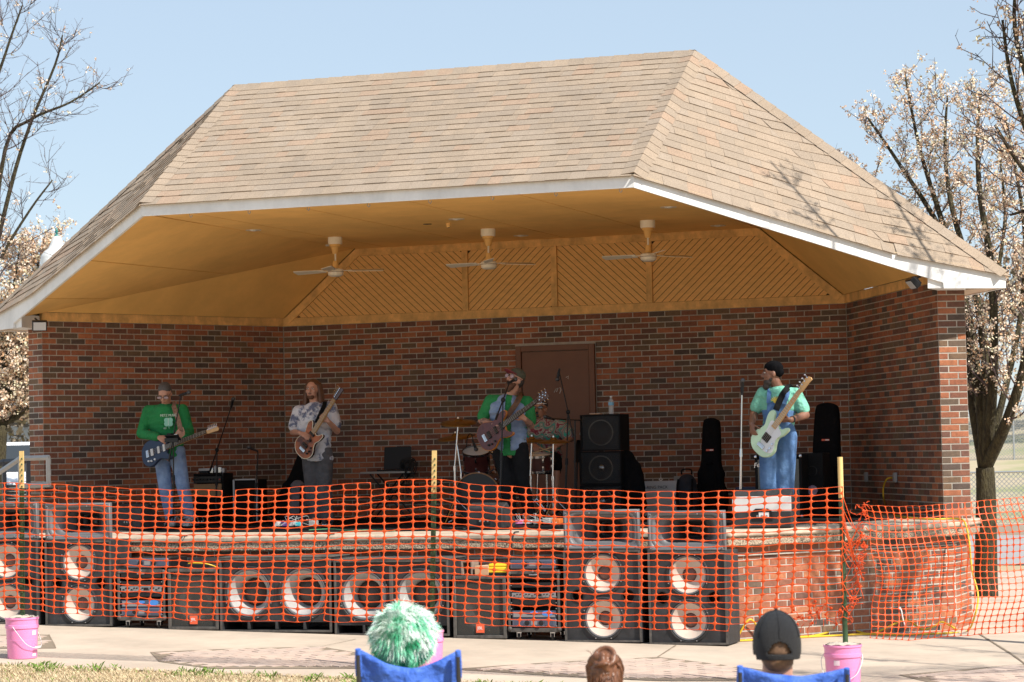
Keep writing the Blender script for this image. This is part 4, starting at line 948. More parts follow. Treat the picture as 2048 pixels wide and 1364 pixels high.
# ---------------- yellow extension cord: socket on right wall, over the slab, down and along the plinth
if 'cord_yellow' not in MAT: mat('cord_yellow', (.66, .42, .02), .5)
def onwall(x, y, A=BR, n=nr, off=-.0):
    d = ray(x, y); t = (A+n*off-CPOS).dot(n)/d.dot(n); return CPOS+d*t
s0 = onwall(1785, 956, off=-.03)
pth = [s0, onwall(1774, 958, off=-.10), onwall(1767, 975, off=-.12), onwall(1768, 1000, off=-.12), onz(1778, 1024, .012), onz(1800, 1033, .012), onz(1850, 1038, .012), onz(1900, 1037.5, .012), onz(1917, 1038, .012), ony(1929, 1044, -4.05), ony(1938, 1080, -4.12), ony(1944, 1140, -4.2), ony(1956, 1190, -4.3), ony(1950, 1230, -4.45), ong(1935, 1262)]
gpts = [ong(1900, 1268), ong(1860, 1270), ong(1800, 1272), ong(1740, 1271), ong(1700, 1272), ong(1660, 1274), ong(1600, 1277), ong(1540, 1281), ong(1475, 1284)]
for p in gpts: p.z = gz(p.x, p.y)+.012
cp = MB(); cp.tube(cr_path(pth+gpts, 6), .0095, 8); t = thing('extension_cord', 'yellow extension cord from the right wall socket over the slab and along the plinth', 'cord', gpts[0], world=True); cp.build('cable', 'cord_yellow', t)
m = MB(); m.tube(cr_path([ong(1475, 1278)+V((0, 0, .012)), ong(1540, 1277)+V((0, 0, .02)), ong(1620, 1275)+V((0, 0, .012)), ong(1690, 1268)+V((0, 0, .05)), ong(1740, 1270)+V((0, 0, .012)), ong(1790, 1268)+V((0, 0, .10)), ong(1815, 1266)+V((0, 0, .13)), ong(1845, 1269)+V((0, 0, .05)), ong(1870, 1268)+V((0, 0, .08)), ong(1885, 1266)+V((0, 0, .11)), ong(1915, 1266)+V((0, 0, .03))]), .0095, 8); m.build('cable', 'cord_yellow', t)
m = MB(); m.tube(cr_path([ong(1475, 1281)+V((0, 0, .03)), ong(1500, 1281)+V((0, 0, .20)), ong(1520, 1280)+V((0, 0, .10)), ong(1540, 1280)+V((0, 0, .03))]), .0095, 8); m.build('cable', 'cord_yellow', t)
mat('outlet_grey', (.35, .35, .34), .5)
for (x, y), la in (((1790, 955), 'grey wall socket with the yellow cord plugged in'), ((1732, 954), 'grey wall socket without a plug, low on the right side wall')):
    c = onwall(x, y, off=-.02); t = thing('wall_socket', la, 'wall socket', c, world=True); T = frame(c, er, -nr); m = MB(); m.prism([(-.035, -.055), (.035, -.055), (.035, .055), (-.035, .055)], -.018, .012, T); m.build('box', 'outlet_grey', t, bevel=.004); m = MB(); m.prism([(-.028, -.045), (.028, -.045), (.028, .045), (-.028, .045)], .012, .02, T); m.build('cover', 'outlet_grey', t, bevel=.003)
# ================================================================ ceiling fans, lights, floodlights
mat('fan_cream', (.86, .80, .68), .5, var=.06, scale=10); mat('fan_tan', (.80, .47, .15), .5, var=.08, scale=10); mat('blade_dark', (.20, .12, .07), .6)
def fan(px, py_top, Y, angs, label):
    c = ony(px, py_top, Y); top = V((c.x, Y, ZC-.004)); t = thing('ceiling_fan', label, 'ceiling fan', top, world=True, group='ceiling fans under the roof'); m = MB()
    T = Mx.Translation(top)
    MB().lathe([(.0, 0), (.086, 0), (.086, -.075), (.08, -.085), (0, -.085)], 24, T).build('ceiling_box', 'fan_cream', t)
    MB().lathe([(0, -.085), (.07, -.085), (.068, -.11), (.052, -.12), (.036, -.19), (.03, -.2), (0, -.2)], 24, T).build('canopy', 'fan_tan', t)
    MB().lathe([(0, -.2), (.011, -.2), (.011, -.30), (0, -.30)], 10, T).build('downrod', 'fan_cream', t)
    MB().lathe([(0, -.285), (.032, -.285), (.037, -.37), (0, -.37)], 20, T).build('coupling', 'fan_tan', t)
    mo = MB().lathe([(0, -.37), (.03, -.37), (.088, -.385), (.095, -.40), (.095, -.425), (.092, -.43), (.092, -.435), (.088, -.455), (.06, -.472), (0, -.475)], 28, T).build('motor', 'fan_cream', t)
    MB().lathe([(.0955, -.413), (.097, -.413), (.097, -.419), (.0955, -.419)], 28, T, cap=False).build('band', 'blade_dark', mo)
    for a in angs:
        d = V((math.cos(R(a)), math.sin(R(a)), 0)); n = V((-d.y, d.x, 0)); tl = n*.06+V((0, 0, .016)); p = top+V((0, 0, -.405))
        m = MB(); q = [p+d*.15-tl*.7, p+d*.15+tl*.7, p+d*.56+tl*1.05, p+d*.58+tl*.3, p+d*.57-tl*1.05]; n_ = len(q)
        m.add(q+[x+V((0, 0, .006)) for x in q], [tuple(range(n_)), tuple(reversed(range(n_, 2*n_)))]+[(k, k+n_, (k+1) % n_+n_, (k+1) % n_) for k in range(n_)]); b = m.build('blade', 'fan_cream', t, fix=True)
        m = MB(); m.hexa([p+d*.08-n*.015, p+d*.20-n*.02, p+d*.20+n*.02, p+d*.08+n*.015]+[x+V((0, 0, .008)) for x in (p+d*.08-n*.015, p+d*.20-n*.02, p+d*.20+n*.02, p+d*.08+n*.015)]); m.build('blade_arm', 'fan_cream', b, fix=True)
fan(670, 474, -1.75, (172, 20, 282), 'left ceiling fan, in front of the sloping edge of the gable boards')
fan(976, 458, -1.75, (168, 42, 290), 'middle ceiling fan hanging above the singer')
fan(1295, 440, -1.75, (172, 50, 300), 'right ceiling fan hanging nearest the right eave')
mat('light_rim', (.66, .58, .46), .4); mat('bulb', (.75, .72, .66), .3)
for px, py, la in ((507, 460, 'recessed ceiling light at the far left, before the left fan'), (913, 438, 'recessed ceiling light left of the middle fan, nearest the front edge'), (1042, 471, 'recessed ceiling light behind the middle fan'), (1337, 414, 'recessed ceiling light right of the right fan, nearest the front edge'), (1436, 451, 'recessed ceiling light near the right rake board'), (655, 490, 'recessed ceiling light partly hidden by the left fan')):
    c = onz(px, py, ZC-.004); t = thing('recessed_light', la, 'ceiling light', c, world=True, group='recessed ceiling lights'); T = Mx.Translation(c)
    MB().lathe([(.06, -.002), (.088, -.006), (.092, .0), (.06, .002)], 24, T, cap=False).build('rim', 'light_rim', t); MB().ell(c+V((0, 0, .012)), (.055, .055, .028), n=14).build('bulb', 'bulb', t)
c = onz(855, 448, ZC-.004); t = thing('ceiling_hole', 'dark junction opening in the ceiling left of the middle fan', 'junction box', c, world=True); MB().lathe([(.0, -.004), (.05, -.004), (.05, .0)], 12, Mx.Translation(c)).build('cover', 'seam_dark', t)
c = onz(897, 446, ZC-.004); t = thing('ceiling_sensor', 'small tan cup-shaped sensor on the ceiling beside the middle fan', 'sensor', c, world=True); MB().lathe([(0, 0), (.03, 0), (.028, -.03), (.02, -.05), (0, -.05)], 14, Mx.Translation(c)).build('housing', 'fan_tan', t); MB().lathe([(0, -.05), (.012, -.05), (.011, -.056), (0, -.056)], 10, Mx.Translation(c)).build('lens', 'seam_dark', t)
mat('lamp_glass', (.55, .55, .55), .15, spec=.8); mat('lens_orange', (.85, .55, .35), .3)
def flood(c, look, arm, label):
    c = V(c); look = V(look).normalized(); t = thing('floodlight', label, 'floodlight', c, world=True); T = frame(c, look.cross(V((0, 0, 1))), look); m = MB()
    m.prism([(-.085, -.06), (.085, -.06), (.085, .06), (-.085, .06)], -.03, .03, T); h = m.build('housing', 'black_metal', t, bevel=.008); m = MB()
    m.prism([(-.072, -.048), (.072, -.048), (.072, .048), (-.072, .048)], .03, .034, T); m.build('glass', 'lamp_glass', h)
    m = MB()
    for k in range(6): m.prism([(-.07+k*.026, -.05), (-.062+k*.026, -.05), (-.062+k*.026, .05), (-.07+k*.026, .05)], -.05, -.03, T)
    m.build('cooling_fins', 'black_metal', h); MB().tube([V(arm), V(arm).lerp(c, .5)+V((0, 0, .02)), c], .011, 8).build('bracket', 'black_metal', t)
flood(ony(1826, 566, -3.75), (-.5, -.3, -.5), ony(1842, 553, -3.72), 'black floodlight under the right eave, turned into the stage')
flood(ony(79, 651, -3.75), (.5, -.75, -.35), ony(70, 637, -3.72), 'black floodlight with a glass front on the left pier under the eave')
# ================================================================ people
mat('hair_dark', (.035, .026, .022), .6, var=.3, scale=30, stretch=(8, 8, 1)); mat('hair_brown', (.10, .042, .018), .5, var=.4, scale=25, stretch=(8, 8, 1)); mat('beard_red', (.11, .045, .022), .7, var=.3, scale=40); mat('hair_greying', (.085, .075, .07), .6, var=.4, scale=30, stretch=(6, 6, 1))
mat('lip', (.30, .11, .085), .5); mat('eye_white', (.7, .68, .65), .3); mat('eye_dark', (.02, .015, .012), .2); mat('glass_tint', (.05, .05, .05), .08, spec=.9); mat('glass_clear', (.62, .50, .55), .1, alpha=.45, spec=.8)
def hand(m, wrist, fwd, nrm, side, curl=55, size=1., spread=.0, thumb=35):
    """palm and five fingers; nrm = back of hand, side = direction of the thumb"""
    f = V(fwd).normalized(); n = V(nrm); n = (n-f*n.dot(f)).normalized(); s = V(side); s = (s-f*s.dot(f)-n*s.dot(n)); s = s.normalized() if s.length > 1e-4 else f.cross(n)
    s0 = size; w = V(wrist)
    for k in (-.022, 0, .022): m.cap(w+s*k*.55*s0+f*.012, .017*s0, w+f*.082*s0+s*k*1.15*s0, .0165*s0, 8)
    for k, L in ((.033, .070), (.011, .079), (-.011, .073), (-.032, .057)):
        a = w+f*.088*s0+s*k*s0; ang = 0; p = a; d = (f+s*k*spread*8).normalized()
        for i, fr in enumerate((.46, .31, .23)):
            ang += R(curl*(.75 if i == 0 else .62)); dd = d*math.cos(ang)-n*math.sin(ang); q = p+dd*L*fr*s0; m.cap(p, .0098*s0-.0008*i, q, .0092*s0-.0008*i, 7); p = q
    a = w+f*.028*s0+s*.026*s0-n*.004; d = (s*math.cos(R(thumb))+f*math.sin(R(thumb))-n*.25).normalized(); p = a
    for L, r_ in ((.034, .0125), (.030, .0108), (.026, .0095)):
        q = p+d*L*s0; m.cap(p, r_*s0, q, (r_-.001)*s0, 7); p = q; d = (d+f*.42-n*.2).normalized()
def orient(f, up):
    f = V(f).normalized(); r_ = f.cross(V(up)).normalized(); u_ = r_.cross(f); return Mx((r_, f, u_)).transposed()   # columns right, forward, up
def build_remesh(name, mb, voxel, mats, parent, smooth=3):
    me = remesh(mb, voxel, smooth); me.transform(Mx.Translation(-OFF.get(parent, V((0, 0, 0)))))
    for m in (mats if isinstance(mats, (list, tuple)) else [mats]): me.materials.append(MAT[m] if isinstance(m, str) else m)
    me.polygons.foreach_set('use_smooth', [True]*len(me.polygons)); return link(name, me, parent)
class Head:
    def __init__(s, c, f, up, size=1.): s.c = V(c); s.M = orient(f, up); s.k = size
    def p(s, x, y, z): return s.c+s.M @ (V((x, y, z))*s.k)      # right, forward, up
    def ell(s, m, c, r, n=14): m.ell(s.p(*c), tuple(a*s.k for a in r), s.M, n)
    def skull(s, m):
        s.ell(m, (0, -.012, .03), (.074, .094, .088)); s.ell(m, (0, .022, -.035), (.060, .066, .072)); s.ell(m, (0, .040, -.082), (.036, .036, .030)); s.ell(m, (0, .062, .035), (.056, .022, .032))
        m.cap(s.p(0, .086, .018), .010*s.k, s.p(0, .106, -.022), .0135*s.k, 8); s.ell(m, (0, .088, -.028), (.019, .014, .010)); s.ell(m, (0, .078, -.058), (.027, .014, .014))
        for t in (-1, 1): s.ell(m, (t*.075, -.008, -.008), (.011, .020, .032), 10); s.ell(m, (t*.038, .062, -.018), (.024, .020, .022))
    def face(s, parent, mouth_open=0., eyes=True):
        if eyes:
            for t in (-1, 1):
                m = MB(); s.ell(m, (t*.030, .0775, .012), (.0135, .010, .0065), 10); e = m.build('eye', 'eye_white', parent); m = MB(); s.ell(m, (t*.030, .0865, .012), (.0058, .004, .0058), 8); m.build('pupil', 'eye_dark', e)
                m = MB(); m.cap(s.p(t*.014, .087, .030), .004*s.k, s.p(t*.046, .076, .033), .0035*s.k, 6); m.build('eyebrow', s.brow if hasattr(s, 'brow') else 'hair_dark', parent)
        m = MB(); s.ell(m, (0, .0905, -.058), (.021, .006, .0045+mouth_open), 10); m.build('mouth', 'lip' if not mouth_open else 'eye_dark', parent)
    def glasses(s, parent, lens='glass_clear', framem='black_metal', w=.030, h=.020):
        g = None
        m = MB(); m.rod(s.p(-.012, .098, .016), s.p(.012, .098, .016), .0022, n=6)
        for t in (-1, 1):
            m.tube([s.p(t*(.012+w*2), .088, .018), s.p(t*.074, .05, .020), s.p(t*.079, -.015, .014)], .0022, 6)
            m.tube([s.p(t*(.012+w)+w*math.cos(a)*1.0, .097-.006*abs(math.cos(a)), .012+h*math.sin(a)) for a in [2*math.pi*i/14 for i in range(15)]], .0024, 6)
        g = m.build('glasses', framem, parent)
        for t in (-1, 1):
            m = MB(); s.ell(m, (t*(.012+w), .096, .012), (w*.98, .0025, h*.98), 14); m.build('lens', lens, g)
def limbs(m, pts, rad, n=10):
    for (a, ra), (b, rb_) in zip(zip(pts, rad), zip(pts[1:], rad[1:])): m.cap(a, ra, b, rb_, n)
def torso(m, shL, shR, hipL, hipR, depth, k=1., lo=0., hi=1., waist=.9):
    """union of ellipsoid slices between the shoulder and hip lines"""
    ms, mh = (shL+shR)/2, (hipL+hipR)/2; N = 9
    for i in range(N):
        t = lo+(hi-lo)*i/(N-1); a = shL.lerp(hipL, t); b = shR.lerp(hipR, t); c = (a+b)/2; x = (b-a); hw = x.length/2
        prof = [1.02, 1.0, .97, .93, .90, .88, .90, .97, 1.02][min(8, int(t*8+.5))] if 0 <= t <= 1 else 1.02
        w_ = ((hw*(1-t)*.98+max(hw, .12)*t*1.18)*prof+.035)*(.52+.48*min(1, (t/.16)**.7 if t > 0 else 0)); d_ = depth*(1.0 if t < .35 else .93)*(.9 if t < .06 else 1)
        X = x.normalized(); up = (ms-mh).normalized(); Y_ = up.cross(X).normalized(); Rm = Mx((X, Y_, up)).transposed()
        m.ell(c, (w_*k, d_*k, .075*k), Rm, 16)
def shoe(parent, ankle, toe, material='shoe_dark', sole='white_paint'):
    a, b = V(ankle), V(toe); a0 = V((a.x, a.y, .045)); b0 = V((b.x, b.y, .032)); d = (b0-a0).normalized()
    m = MB(); m.cap(a0-d*.035, .045, a0+d*.06, .044, 10); m.cap(a0+d*.05, .043, b0, .034, 10); m.cap(a0, .047, V((a.x, a.y, .10)), .045, 10)
    o = build_remesh('shoe', m, .012, material, parent); m = MB(); P = [a0-d*.08, a0+d*.05, b0+d*.025]; s = V((-d.y, d.x, 0))
    q = [P[0]-s*.03, P[1]-s*.045, P[2]-s*.028, P[2]+s*.028, P[1]+s*.045, P[0]+s*.03]; m.prism([(v.x, v.y) for v in q], .001, .02); m.build('sole', sole, o, bevel=.004, fix=True)
mat('shoe_dark', (.03, .03, .035), .6); mat('shoe_grey', (.16, .16, .18), .6)
def Pt(d, Y): return {k: ony(v[0], v[1], Y+(v[2] if len(v) > 2 else 0)) for k, v in d.items()}
def figure(label, J, Y, skin, feet=True, headf=(0, -1, 0), headup=(0, 0, 1), hsize=1., k=1., voxel=.008, hands=None, standing=True, arm_r=(.050, .041, .028)):
    """J: joints given as photo pixels (+ depth offset in metres). Returns root, head and points"""
    P = Pt(J, Y); base = V(((P['hipL'].x+P['hipR'].x)/2, Y, 0)); t = thing('person', label, 'person', base, world=True)
    m = MB(); H = Head(P['head'], headf, headup, hsize); H.skull(m)
    neck = (P['shL']+P['shR'])/2+V((0, .01, .02)); m.cap(H.p(0, -.025, -.06), .052*k, neck, .058*k, 10)
    torso(m, P['shL'], P['shR'], P['hipL'], P['hipR'], .085*k)
    for s in 'LR': m.cap(neck+V((0, 0, .015)), .045*k, P['sh'+s], .050*k)
    for s in 'LR':
        limbs(m, [P['sh'+s], P['el'+s], P['wr'+s]], [arm_r[0]*k, arm_r[1]*k, arm_r[2]*k])
        limbs(m, [P['hip'+s], P['kn'+s], P['an'+s]], [.078*k, .052*k, .036*k]); an = P['an'+s]; m.cap(an, .036, P['toe'+s] if 'toe'+s in P else an+V((0, -.14, -.04)), .028)
    for w_, f, n, sd, cu in (hands or []): hand(m, P[w_], f, n, sd, cu)
    body = build_remesh('body', m, voxel, skin, t, 3)
    return t, H, P, body
def shirt(t, P, material, depth=.105, k=1.06, sleeve=.55, hem=.98, voxel=.011, rs=(.068, .062), name='shirt', up=.02, full=False, cuff=.04, drop=.035):
    m = MB(); torso(m, P['shL'], P['shR'], P['hipL'], P['hipR'], depth, k, 0, hem); nk_ = (P['shL']+P['shR'])/2+V((0, .01, .012))
    for s in 'LR': m.cap(nk_, .058, P['sh'+s], rs[0]*.95, 12)
    for s in 'LR':
        a, b = P['sh'+s], P['el'+s]
        if full: limbs(m, [a, b, b.lerp(P['wr'+s], .93)], [rs[0], rs[1], cuff])
        elif sleeve: m.cap(a, rs[0], a.lerp(b, sleeve), rs[1], 12)
    o = build_remesh(name, m, voxel, material, t, 4); cut = P['shL'].z+((P['hipL'].z+P['hipR'].z)/2-P['shL'].z)*hem - drop
    bm = bmesh.new(); bm.from_mesh(o.data); bmesh.ops.bisect_plane(bm, geom=bm.verts[:]+bm.edges[:]+bm.faces[:], plane_co=(0, 0, cut-OFF[t].z), plane_no=(0, 0, -1), clear_outer=True); bm.to_mesh(o.data); bm.free(); o.modifiers.new('th', 'SOLIDIFY').thickness = -.006
    return o
def trousers(t, P, material, r=(.098, .072, .062), voxel=.011, low=.97, name='trousers', wrinkle=0):
    m = MB(); mh = (P['hipL']+P['hipR'])/2; m.cap(P['hipL']+V((0, 0, .05)), .095, P['hipR']+V((0, 0, .05)), .095, 14)
    for s in 'LR':
        kn, an = P['kn'+s], P['kn'+s].lerp(P['an'+s], low); limbs(m, [P['hip'+s], kn, an], r, 14)
        if wrinkle:
            random.seed(3)
            for i in range(7): q = kn.lerp(an, .2+.8*i/7); m.ell(q+V((random.uniform(-.012, .012), random.uniform(-.01, .01), 0)), (r[2]*1.10, r[2]*1.08, .016), n=12)
    return build_remesh(name, m, voxel, material, t, 3)
# ================================================================ guitars
def closed_cr(pts, n=4):
    out = []; N = len(pts)
    for i in range(N):
        p0, p1, p2, p3 = (V(pts[(i+k) % N]) for k in (-1, 0, 1, 2))
        for q in range(n):
            t = q/n; v = .5*((2*p1)+(p2-p0)*t+(2*p0-5*p1+4*p2-p3)*t*t+(3*p1-p0-3*p2+p3)*t**3); out.append((v.x, v.y))
    return out
BODY = [(0, 0), (.015, .085), (.075, .15), (.155, .162), (.225, .130), (.285, .112), (.345, .132), (.415, .150), (.462, .125), (.445, .085), (.395, .055), (.375, .03), (.372, -.03), (.362, -.062), (.385, -.10), (.425, -.128), (.408, -.155), (.335, -.142), (.275, -.112), (.215, -.125), (.145, -.162), (.07, -.15), (.012, -.085)]
mat('guitar_blue', (.012, .022, .055), .3, coat=.15); mat('pearl', (.72, .72, .72), .3); mat('string', (.6, .58, .52), .35, metal=1)
mat('burst_amber', (.40, .10, .012), .35, col2=(.09, .02, .008), scale=9, coat=.1, thr=(.42, .62)); mat('burst_edge', (.06, .02, .012), .25, coat=.5); mat('binding', (.75, .68, .52), .4)
mat('maroon_wood', (.10, .022, .018), .3, var=.4, scale=14, coat=.1, stretch=(3, 3, 1)); mat('amber_edge', (.55, .19, .03), .3, coat=.1); mat('mint', (.52, .70, .47), .25, coat=.5); mat('neck_dark', (.10, .045, .025), .4)
def guitar(name, label, bottom, tip, nrm, body='guitar_blue', edge=None, neck='wood_maple', board='rosewood', head='wood_maple', nst=6, guard=None, bscale=1., pick='black_plastic', inline=True, headlen=.17, binding=None, cat='guitar', flip=False):
    B, T = V(bottom), V(tip); x = T-B; L = x.length; t = thing(name, label, cat, B, world=True); F = frame(B, x, nrm)
    if flip: F = F @ Mx.Diagonal((1, -1, 1, 1))
    fx = flip; out = closed_cr([(a*bscale, b*bscale) for a, b in BODY]); th = .042
    m = MB(); m.prism(out, -th/2, th/2-.006, F); bo = m.build('body', edge or body, t, bevel=.006, fix=True)
    top = [(.225*bscale+(a-.225*bscale)*.965, b*.955) for a, b in out]; m = MB(); m.prism(top, th/2-.0065, th/2, F); m.build('body_top', body, bo, fix=True)
    if binding:
        P = [F @ V((.225*bscale+(a-.225*bscale)*.985, b*.98, th/2-.004)) for a, b in out]; MB().tube(P+[P[0]], .0055, 5).build('binding', binding, bo)
    if guard:
        g = [(.10, -.135), (.16, -.14), (.24, -.10), (.33, -.115), (.36, -.05), (.385, -.028), (.385, .03), (.36, .07), (.28, .055), (.20, .045), (.11, .02), (.07, -.05)]
        m = MB(); m.prism(closed_cr([(a*bscale, b*bscale) for a, b in g], 3), th/2, th/2+.003, F); m.build('pickguard', guard, bo, fix=True)
    z = th/2+.004
    for px_, w_ in ((.16, .018), (.255, .016), (.335, .016)) if nst == 6 else ((.20, .040),):
        m = MB(); m.prism([((px_*bscale)-w_, -.042), ((px_*bscale)+w_, -.042), ((px_*bscale)+w_, .042), ((px_*bscale)-w_, .042)], z-.004, z+.008, F); m.build('pickup', pick, bo, bevel=.003, fix=True)
    m = MB(); m.prism([(.075*bscale, -.045), (.115*bscale, -.045), (.115*bscale, .045), (.075*bscale, .045)], z-.004, z+.008, F); m.build('bridge', 'chrome', bo, bevel=.003, fix=True)
    for a, b in ((.14, -.105), (.10, -.095), (.19, -.10)):
        m = MB(); m.lathe([(.012, 0), (.011, .016), (0, .016)], 12, F @ Mx.Translation((a*bscale, b*bscale, z-.002))); m.build('knob', 'chrome' if nst != 6 else pick, bo)
    n0, n1 = .345*bscale, L-headlen; m = MB(); m.prism([(n0, -.029), (n1, -.0215), (n1, .0215), (n0, .029)], .004, .024, F); ne = m.build('neck', neck, t, bevel=.006, fix=True)
    m = MB(); m.prism([(n0-.02, -.029), (n1, -.0215), (n1, .0215), (n0-.02, .029)], .024, .0305, F); fb = m.build('fretboard', board, ne, fix=True)
    m = MB(); sc_ = (n1-.085*bscale)
    for i in range(1, 21):
        xx = n1-sc_*(1-2**(-i/12)); hw = .0215+.0075*(n1-xx)/(n1-n0)
        if xx < n0: break
        m.prism([(xx-.0016, -hw), (xx+.0016, -hw), (xx+.0016, hw), (xx-.0016, hw)], .0305, .0322, F)
    m.build('frets', 'string', fb, fix=True)
    hs = [(n1, -.0215), (n1+.02, -.030), (L-.05, -.034), (L-.012, -.040), (L, -.018), (L-.01, .012), (L-.04, .030), (n1+.06, .034), (n1+.02, .028), (n1, .0215)] if inline else [(n1, -.0215), (n1+.03, -.038), (L-.01, -.045), (L-.02, 0), (L-.01, .045), (n1+.03, .038), (n1, .0215)]
    m = MB(); m.prism(hs, .006, .022, F); hd = m.build('headstock', head, t, bevel=.003, fix=True)
    for i in range(nst):
        u = n1+.03+(headlen-.055)*i/max(1, nst-1); m = MB(); side = 1 if inline else (1 if i % 2 else -1)
        m.lathe([(.005, .018), (.005, .032), (.007, .034), (0, .034)], 8, F @ Mx.Translation((u, side*.012, 0))); m.rod(F @ V((u, side*.028, .014)), F @ V((u, side*.056, .014)), .004, n=6); m.ell(F @ V((u, side*.062, .014)), (.011, .011, .009), n=8); m.build('tuner', 'chrome', hd)
    m = MB()
    for i in range(nst):
        k = (i/(nst-1)-.5)*2; m.rod(F @ V((.09*bscale, k*.030, z+.010)), F @ V((n1, k*.017, .036)), .0011, n=4)
    m.build('strings', 'string', t); return t, F
def strap(t, pts, w, material, nrm):
    P = cr_path(pts, 6); m = MB(); prev = None; n = V(nrm)
    for i, p in enumerate(P):
        d = (P[min(i+1, len(P)-1)]-P[max(i-1, 0)]).normalized(); s = d.cross(n).normalized()*w/2; e = s.cross(d).normalized()*.0025
        cur = [p-s-e, p+s-e, p+s+e, p-s+e]
        if prev: m.add(prev+cur, [(0, 1, 5, 4), (1, 2, 6, 5), (2, 3, 7, 6), (3, 0, 4, 7)])
        prev = cur
    return m.build('strap', material, t, fix=True)
TC = -FW    # towards the camera
mat('strap_red', (.16, .045, .03), .7, col2=(.32, .22, .14), scale=45); mat('strap_black', (.010, .010, .011), .8, col2=(.25, .2, .15), scale=30, thr=(.66, .72), spec=.1); mat('strap_brown', (.22, .09, .03), .6, col2=(.03, .02, .015), scale=25)
# ---------------------------------------------------------------- 1: green sweatshirt
mat('sweat_green', (.012, .21, .055), .85, var=.10, scale=12, bump=1., bscale=11, bdist=.05); mat('jeans', (.16, .24, .42), .85, col2=(.30, .40, .58), scale=7, bump=1., bscale=13, bdist=.035); mat('print_white', (.60, .72, .62), .8); mat('print_mint', (.25, .55, .42), .8)
Y1 = -3.05
J = dict(head=(330, 788, -.06), shL=(297, 822, .02), shR=(365, 820, .0), elL=(283, 867, -.06), wrL=(316, 874, -.27), elR=(378, 864, -.02), wrR=(369, 876, -.26), hipL=(324, 912), hipR=(355, 911), knL=(331, 980, -.06), knR=(367, 978, -.03), anL=(342, 1041, -.02), anR=(381, 1038, .02))
hnds = [('wrL', (.85, -.1, -.35), (0, -.7, .6), (.3, -.3, .8), 45), ('wrR', (-.35, -.35, .35), (.5, -.55, -.5), (-.5, -.2, .6), 70)]
t, H, P, bd = figure('guitarist in a green sweatshirt and light jeans looking down at a dark blue guitar', J, Y1, 'skin', headf=(.12, -.85, -.62), hands=hnds, hsize=.98)
H.brow = 'hair_greying'; H.face(bd); H.glasses(bd)
m = MB(); H.ell(m, (0, -.028, .062), (.080, .092, .075)); H.ell(m, (0, -.065, .0), (.072, .055, .075)); build_remesh('hair', m, .008, 'hair_greying', bd); m = MB(); m.cap(H.p(0, -.10, -.02), .03, H.p(-.02, -.11, -.14), .016); build_remesh('ponytail', m, .008, 'hair_greying', bd)
sh_ = shirt(t, P, 'sweat_green', .118, 1.10, full=True, rs=(.068, .058), cuff=.046, hem=1.0, name='sweatshirt')
m = MB(); nk = (P['shL']+P['shR'])/2+V((0, -.03, .055)); m.tube([nk+V((.068*math.cos(a), .055*math.sin(a), .012*math.sin(a))) for a in [2*math.pi*i/20 for i in range(21)]], .013, 8); m.build('collar', 'sweat_green', sh_)
trousers(t, P, 'jeans', (.098, .078, .062), name='jeans')
for s, dx in (('L', (.02, -.18)), ('R', (.10, -.15))):
    a = P['an'+s]; shoe(t, (a.x, a.y, 0), (a.x+dx[0], a.y+dx[1], 0), 'shoe_grey')
# chest print: letters and a four-leafed clover, laid on the cloth
chest = ony(337, 842, Y1-.15)
def cloth_print(parent, pieces, c, mt, Yp):
    for s, size, dx, dz in pieces: text_mesh(s, size, Mx.Translation(c+V((dx, 0, dz))) @ Mx.Rotation(R(90), 4, 'X') @ Mx.Rotation(R(-6), 4, 'Y'), 'chest_lettering', mt, parent, .0015)
cloth_print(sh_, [('METZ MUSIC', .040, .0, .065)], chest, 'print_white', 0)
cl = thing_parent = MB()
for a in (45, 135, 225, 315): cl.ell(chest+V((.034*math.cos(R(a)), -.001, -.012+.030*math.sin(R(a)))), (.034, .004, .031), n=12)
cl.cap(chest+V((0, -.002, -.03)), .005, chest+V((.008, -.002, -.085)), .004, 6); cl.build('clover_print', 'print_mint', sh_)
MB().box(chest+V((.0, -.006, -.004)), (.006, .003, .085)).build('print_line', 'print_white', sh_); cloth_print(sh_, [('EST', .026, -.045, -.085)], chest, 'print_white', 0)
g, F = guitar('electric_guitar', 'dark blue electric guitar with white pickups and maple headstock held by the green-shirted guitarist', ony(285, 914, Y1-.24), ony(439, 855, Y1-.34), (-.28, -.9, .18), 'guitar_blue', neck='wood_maple', head='wood_maple', pick='pearl', bscale=.98)
strap(g, [ony(363, 874, Y1-.22), ony(358, 845, Y1-.17), ony(350, 820, Y1-.125), ony(346, 808, Y1-.03), ony(342, 812, Y1+.10)], .055, 'strap_red', TC)
# ---------------------------------------------------------------- 2: long hair, tie-dyed grey and white
mat('tie_grey', (.66, .66, .70), .85, col2=(.13, .15, .23), scale=6.5, thr=(.52, .60), detail=4, bump=1., bscale=11, bdist=.05); mat('pants_grey', (.10, .095, .10), .9, var=.25, scale=6, bump=1., bscale=11, bdist=.05)
Y2p = -2.62
J = dict(head=(625, 780, -.02), shL=(597, 822, -.02), shR=(662, 814, .02), elL=(586, 864, -.03), wrL=(600, 866, -.24), elR=(674, 862, -.02), wrR=(657, 843, -.22), hipL=(620, 914), hipR=(650, 914), knL=(624, 978, -.03), knR=(650, 979, 0), anL=(633, 1036, 0), anR=(656, 1040, -.04))
t, H, P, bd = figure('guitarist in a grey and white tie-dyed shirt playing beside the wall corner', J, Y2p, 'skin', headf=(.05, -1, .02), hands=[('wrL', (.75, -.25, -.25), (.1, -.6, .75), (.4, -.4, .6), 40), ('wrR', (-.5, -.3, .55), (.5, -.6, -.35), (-.6, -.2, -.5), 72)])
H.brow = 'hair_brown'; H.face(bd)
m = MB(); H.ell(m, (0, -.026, .055), (.084, .090, .082))
